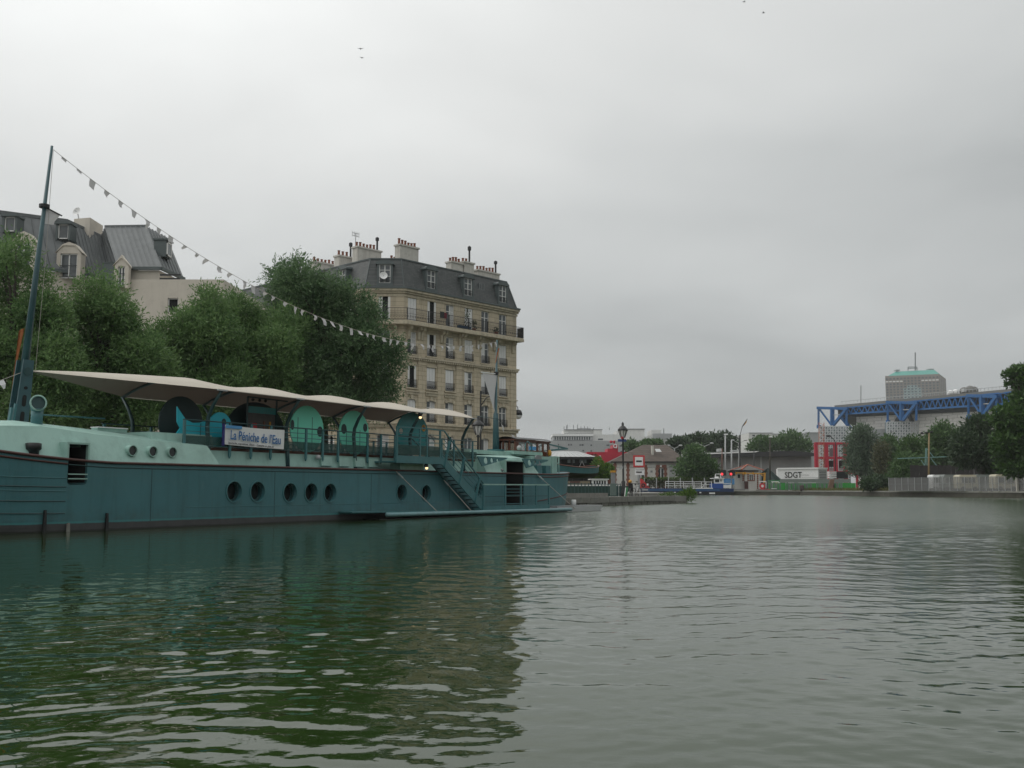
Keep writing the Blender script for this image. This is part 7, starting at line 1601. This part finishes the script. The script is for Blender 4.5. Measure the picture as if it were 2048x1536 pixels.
# three outrigger towers
def outrigger(x0, y0, x1, top, foot, w):
    """x0 left leg, x1 right leg, mast between"""
    xm = x0 + (x1 - x0) * .49; off = Vector((0, -3, 0)); V_ = lambda px, py: C_(px, py) + off
    wbar(mu, 'outrigger_beam', M['truss'], [V_(x0 - 2, top), V_(x1 + 3, top + 1.5)], 1.15, 1.05); wbar(mu, 'outrigger_mast', M['truss'], [V_(xm, top), V_(xm, foot)], 1.35)
    for lx in (x0, x1):
        for d_ in (-1.1, 1.1): wbar(mu, 'leg_tube', M['truss'], [V_(lx + d_, top), V_(lx + d_, foot)], .32)
        y = top + 3
        while y < foot - 2: wbar(mu, 'leg_rung', M['truss'], [V_(lx - 1.1, y), V_(lx + 1.1, y)], .2); y += 4.2
    for d_ in (-.9, .9): wbar(mu, 'outrigger_diagonal', M['truss'], [V_(x0 + 1 + d_, top + 1), V_(xm - 1.5 + d_, foot)], .35)
    wbar(mu, 'outrigger_diagonal', M['truss'], [V_(x1 - 1, top + 3), V_(xm + 2, foot)], 1.0); wbar(mu, 'tie_rod', M['steel'], [V_(xm, (top + foot) / 2 - 3), V_(x1 - 9, (top + foot) / 2 - 4)], .3)
    wbar(mu, 'base_block', M['truss'], [V_(x0 - 1.5, foot + 3), V_(x0 + 3, foot + 3)], 1.4, 1.3)
outrigger(1632.5, 0, 1688, 817, 851.5, 1); outrigger(1769.5, 0, 1826, 806, 842, 1); outrigger(1929, 0, 1984, 793, 832, 1)
for pts in (((1693, 832), (1712, 855)),): wbar(mu, 'rear_strut', M['truss'], [C_(a, b_) + Vector((0, 6, 0)) for a, b_ in pts], 1.1)
for pts in (((1815, 825), (1803, 845)), ((1830, 825), (1838, 843))): wbar(mu, 'rear_strut', M['deck_dark'], [C_(a, b_) + Vector((0, 6, 0)) for a, b_ in pts], 1.1)
strip('stone_wall', M['stone_clad'], [1711, 1760, 1800, 1850, 1900, 1950, 2000, 2060], lambda x: deck(x) + 22.2 + (x - 1725) * .05, lambda x: 985, 6, 5.4)
fpart(mu, 'grey_block', M['conc'], 1748, 1773.5, 857.5, 985, 372, 12); fpart(mu, 'grey_block', M['ribbed'], 1917, 1934, 824, 985, 360, 10); fpart(mu, 'grey_block', M['ribbed'], 1907, 1940, 849, 985, 356, 10)
fpart(mu, 'flue', M['steel'], 1928, 1933, 777, 783, 348, 2); 
for px, r in ((1928, 1.6), (1940, 1.9), (1948, 1.5), (1911, 1.1), (1901, 1.0)): MB().ball(P3(px, deck(px) - 6.5, 352), r).build('roof_dome', M['deck_edge'] if r > 1.2 else M['white'], mu, True, world=True)
# white square lattice walls
def lattice(px0, px1, py0, py1, Yl, stepx, stepy, cut=None):
    m_ = MB(); nx, ny = int((px1 - px0) / stepx), int((py1 - py0) / stepy)
    for i in range(nx + 1): px = px0 + i * stepx; m_.bar(P3(px, py0, Yl), P3(px, py1 if not cut else cut(px), Yl), .30)
    for j in range(ny + 1): py = py0 + j * stepy; m_.bar(P3(px0, py, Yl), P3(px1, py, Yl), .30)
    for i in range(nx):
        for j in range(ny):
            if (i + j) % 2: m_.bar(P3(px0 + i * stepx, py0 + j * stepy, Yl), P3(px0 + (i + 1) * stepx, py0 + (j + 1) * stepy, Yl), .16)
    o = m_.build('lattice_wall', M['lattice'], mu, world=True); o['kind'] = 'stuff'
    fb(px0, px1, py0 + 1, py1, Yl + 3, 1).build('lattice_backing', M['win_back'], mu, world=True); return o
M['win_back'] = glass_mat('dim_blue_glass', (.13, .16, .17), .25)
lattice(1640, 1700, 853, 975, 380, 5.2, 5.2); lattice(1774, 1849, 844, 975, 366, 5.2, 5.2); lattice(1850, 1918, 844, 880, 366.5, 5.2, 5.2); lattice(1934, 2030, 833, 900, 345, 5.4, 5.4)
# --- brown grid tower with a green roof
YO = 720
tw = fthing('office_tower', 'broad brown gridded office tower with a sea-green hipped roof and roof mast', 'tower', 1830, YO)
M['tower_wall'] = mat('grey_brown_tower_panel', (.30, .275, .255), .8, .06, .02); M['tower_side'] = M['tower_wall']
M['tower_green'] = mat('sea_green_roof', (.07, .28, .235), .6, .08, .03); M['tower_glass'] = glass_mat('tower_window', (.13, .15, .16), .3); M['tower_blue'] = glass_mat('pale_blue_tower_panel', (.33, .45, .47), .3)
TA_, TB_, TC_, TD_ = P3(1770, 750, YO + 14), P3(1878, 750, YO), P3(1891.5, 750, YO + 34), P3(1783, 750, YO + 52)
TZ = P3(1824, 750, YO + 7).z
for p in (TA_, TB_, TC_, TD_): p.z = TZ
MB().prism([Vector((p.x, p.y, FZ)) for p in (TA_, TB_, TC_, TD_)], (0, 0, TZ - FZ)).build('wall', M['tower_wall'], tw, world=True)
def tq(fx, fy, z):
    p = TA_.lerp(TB_, fx).lerp(TD_.lerp(TC_, fx), fy); return Vector((p.x, p.y, z))
rz2 = P3(1830, 741, YO + 16).z
r_in = [tq(.17, .30, rz2), tq(.88, .30, rz2), tq(.88, .75, rz2), tq(.17, .75, rz2)]; r_out = [tq(.05, .02, TZ), tq(1.0, .0, TZ), tq(1.0, 1, TZ), tq(.05, .98, TZ)]
rm = MB().poly(r_in)
for i in range(4): rm.poly([r_out[i], r_out[(i + 1) % 4], r_in[(i + 1) % 4], r_in[i]])
rm.build('roof', M['tower_green'], tw, world=True)
fl_v = TB_ - TA_; nc = 15; cwid = fl_v.length / nc; fang = math.atan2(fl_v.y, fl_v.x); fn_ = Vector((math.sin(fang), -math.cos(fang), 0))
tm_ = MB().box(.22 * cwid, .80 * cwid, 0, .3, 0, 1.2).mesh('window', M['tower_glass']); tb3 = MB().box(.06 * cwid, .94 * cwid, 0, .3, -.38, 1.42).mesh('blue_panel', M['tower_blue']); tw3 = MB().box(.1 * cwid, .9 * cwid, 0, .3, .2, 1.0).mesh('white_window', M['white'])
for r_ in range(20):
    for c_ in range(nc):
        p = TA_ + fl_v * (c_ / nc); z = TZ - 2.9 - r_ * 2.0 - tw.location.z
        blue = 5 <= c_ <= 9 and r_ >= 3 and not (r_ == 3 and c_ in (5, 9))
        q = lambda o_: (p.x + fn_.x * o_ - tw.location.x, p.y + fn_.y * o_ - tw.location.y, z)
        if blue: inst(tb3, 'blue_panel', tw, q(.1), fang)
        if r_ == 1 and (c_ < 5 or c_ > 9): inst(tw3, 'white_window', tw, q(.15), fang)
        else: inst(tm_, 'window', tw, q(.2), fang)
sv = TC_ - TB_; sang = math.atan2(sv.y, sv.x); sn = Vector((math.sin(sang), -math.cos(sang), 0)); tsm = MB().box(-2.1, 2.1, 0, .3, 0, 1.2).mesh('window', M['tower_glass'])
for r_ in range(20):
    for c_ in range(4):
        p = TB_ + sv * ((c_ + .5) / 4) + sn * .15; inst(tsm, 'window', tw, (p.x - tw.location.x, p.y - tw.location.y, TZ - 2.9 - r_ * 2.0 - tw.location.z), sang)
for a in ((1816, 739.5), (1834, 739.5)): wbar(tw, 'mast_frame', M['grey_metal'], [P3(a[0], 741, YO + 18), P3(a[0], 734, YO + 18)], .5)
for y in (734, 736.5): wbar(tw, 'mast_frame', M['grey_metal'], [P3(1816, y, YO + 18), P3(1834, y, YO + 18)], .5)
wbar(tw, 'roof_mast', M['grey_metal'], [P3(1830.5, 741, YO + 18), P3(1830.5, 705, YO + 18)], .7); fpart(tw, 'roof_plant', M['conc'], 1857, 1868, 737.5, 740.5, YO + 20, 5); fpart(tw, 'roof_plant', M['conc'], 1793, 1800, 739, 741, YO + 20, 5)
sp2 = fthing('lattice_aerial', 'very thin distant aerial mast left of the office tower', 'aerial', 1722, 600); wbar(sp2, 'mast', M['grey_metal'], [P3(1721.8, 978, 600), P3(1721.8, 771, 600)], .4)
# grass and weeds along the right quay edge
gq = []
for i in range(60): px = 1575 + i * 3.4 + rnd.uniform(-2, 2); Yq = 201 - (px - 1600) * .218 + 1.2; gq.append((tuple(P3(px, 982, Yq).xy) + (FZ + .15,), (1.1, .5, .28)))
o = inst(crown_mesh('quay_weeds', gq, 3800, .35, .09, leaf_mat('dry_weed_leaves', (.06, .07, .02), (.17, .17, .06), .3), 91, bias=.6, upb=.8), 'quay_weeds'); tag(o, None, None, None, 'stuff')
# a few birds far up
bm_ = MB().poly([(-.5, 0, .12), (0, .1, 0), (.5, 0, .16), (0, -.1, .02)]).prism([(-.05, -.22, 0), (.05, -.22, 0), (.03, .25, .02), (-.03, .25, .02)], (0, 0, .05)).mesh('bird', M['iron'])
for i, (px, py, Y, lab) in enumerate(((721, 98, 130, 'tiny dark bird high over the stone building, upper of the pair'), (724, 116, 150, 'tiny dark bird high over the stone building, lower of the pair'), (1527, 26, 150, 'tiny dark bird near the top edge of the sky, lower right one'), (1488, 4, 160, 'tiny dark bird touching the top edge of the sky'))):
    o = inst(bm_, 'bird', None, at(px, py, Y), .6 * i); tag(o, lab, 'bird', 'birds in the grey sky')

# thin damp air between the camera and the far bank
hz_m = bpy.data.materials.new('haze'); hz_m.use_nodes = True; hn = hz_m.node_tree; hn.nodes.remove(hn.nodes['Principled BSDF'])
pvn = hn.nodes.new('ShaderNodeVolumePrincipled'); pvn.inputs['Color'].default_value = (.93, .95, .96, 1); pvn.inputs['Density'].default_value = .00018; pvn.inputs['Anisotropy'].default_value = .2
hn.links.new(pvn.outputs[0], hn.nodes['Material Output'].inputs['Volume'])
hz_o = MB().box(-2600, 2600, -120, 3600, -2.5, 130).build('haze', hz_m); hz_o['kind'] = 'stuff'
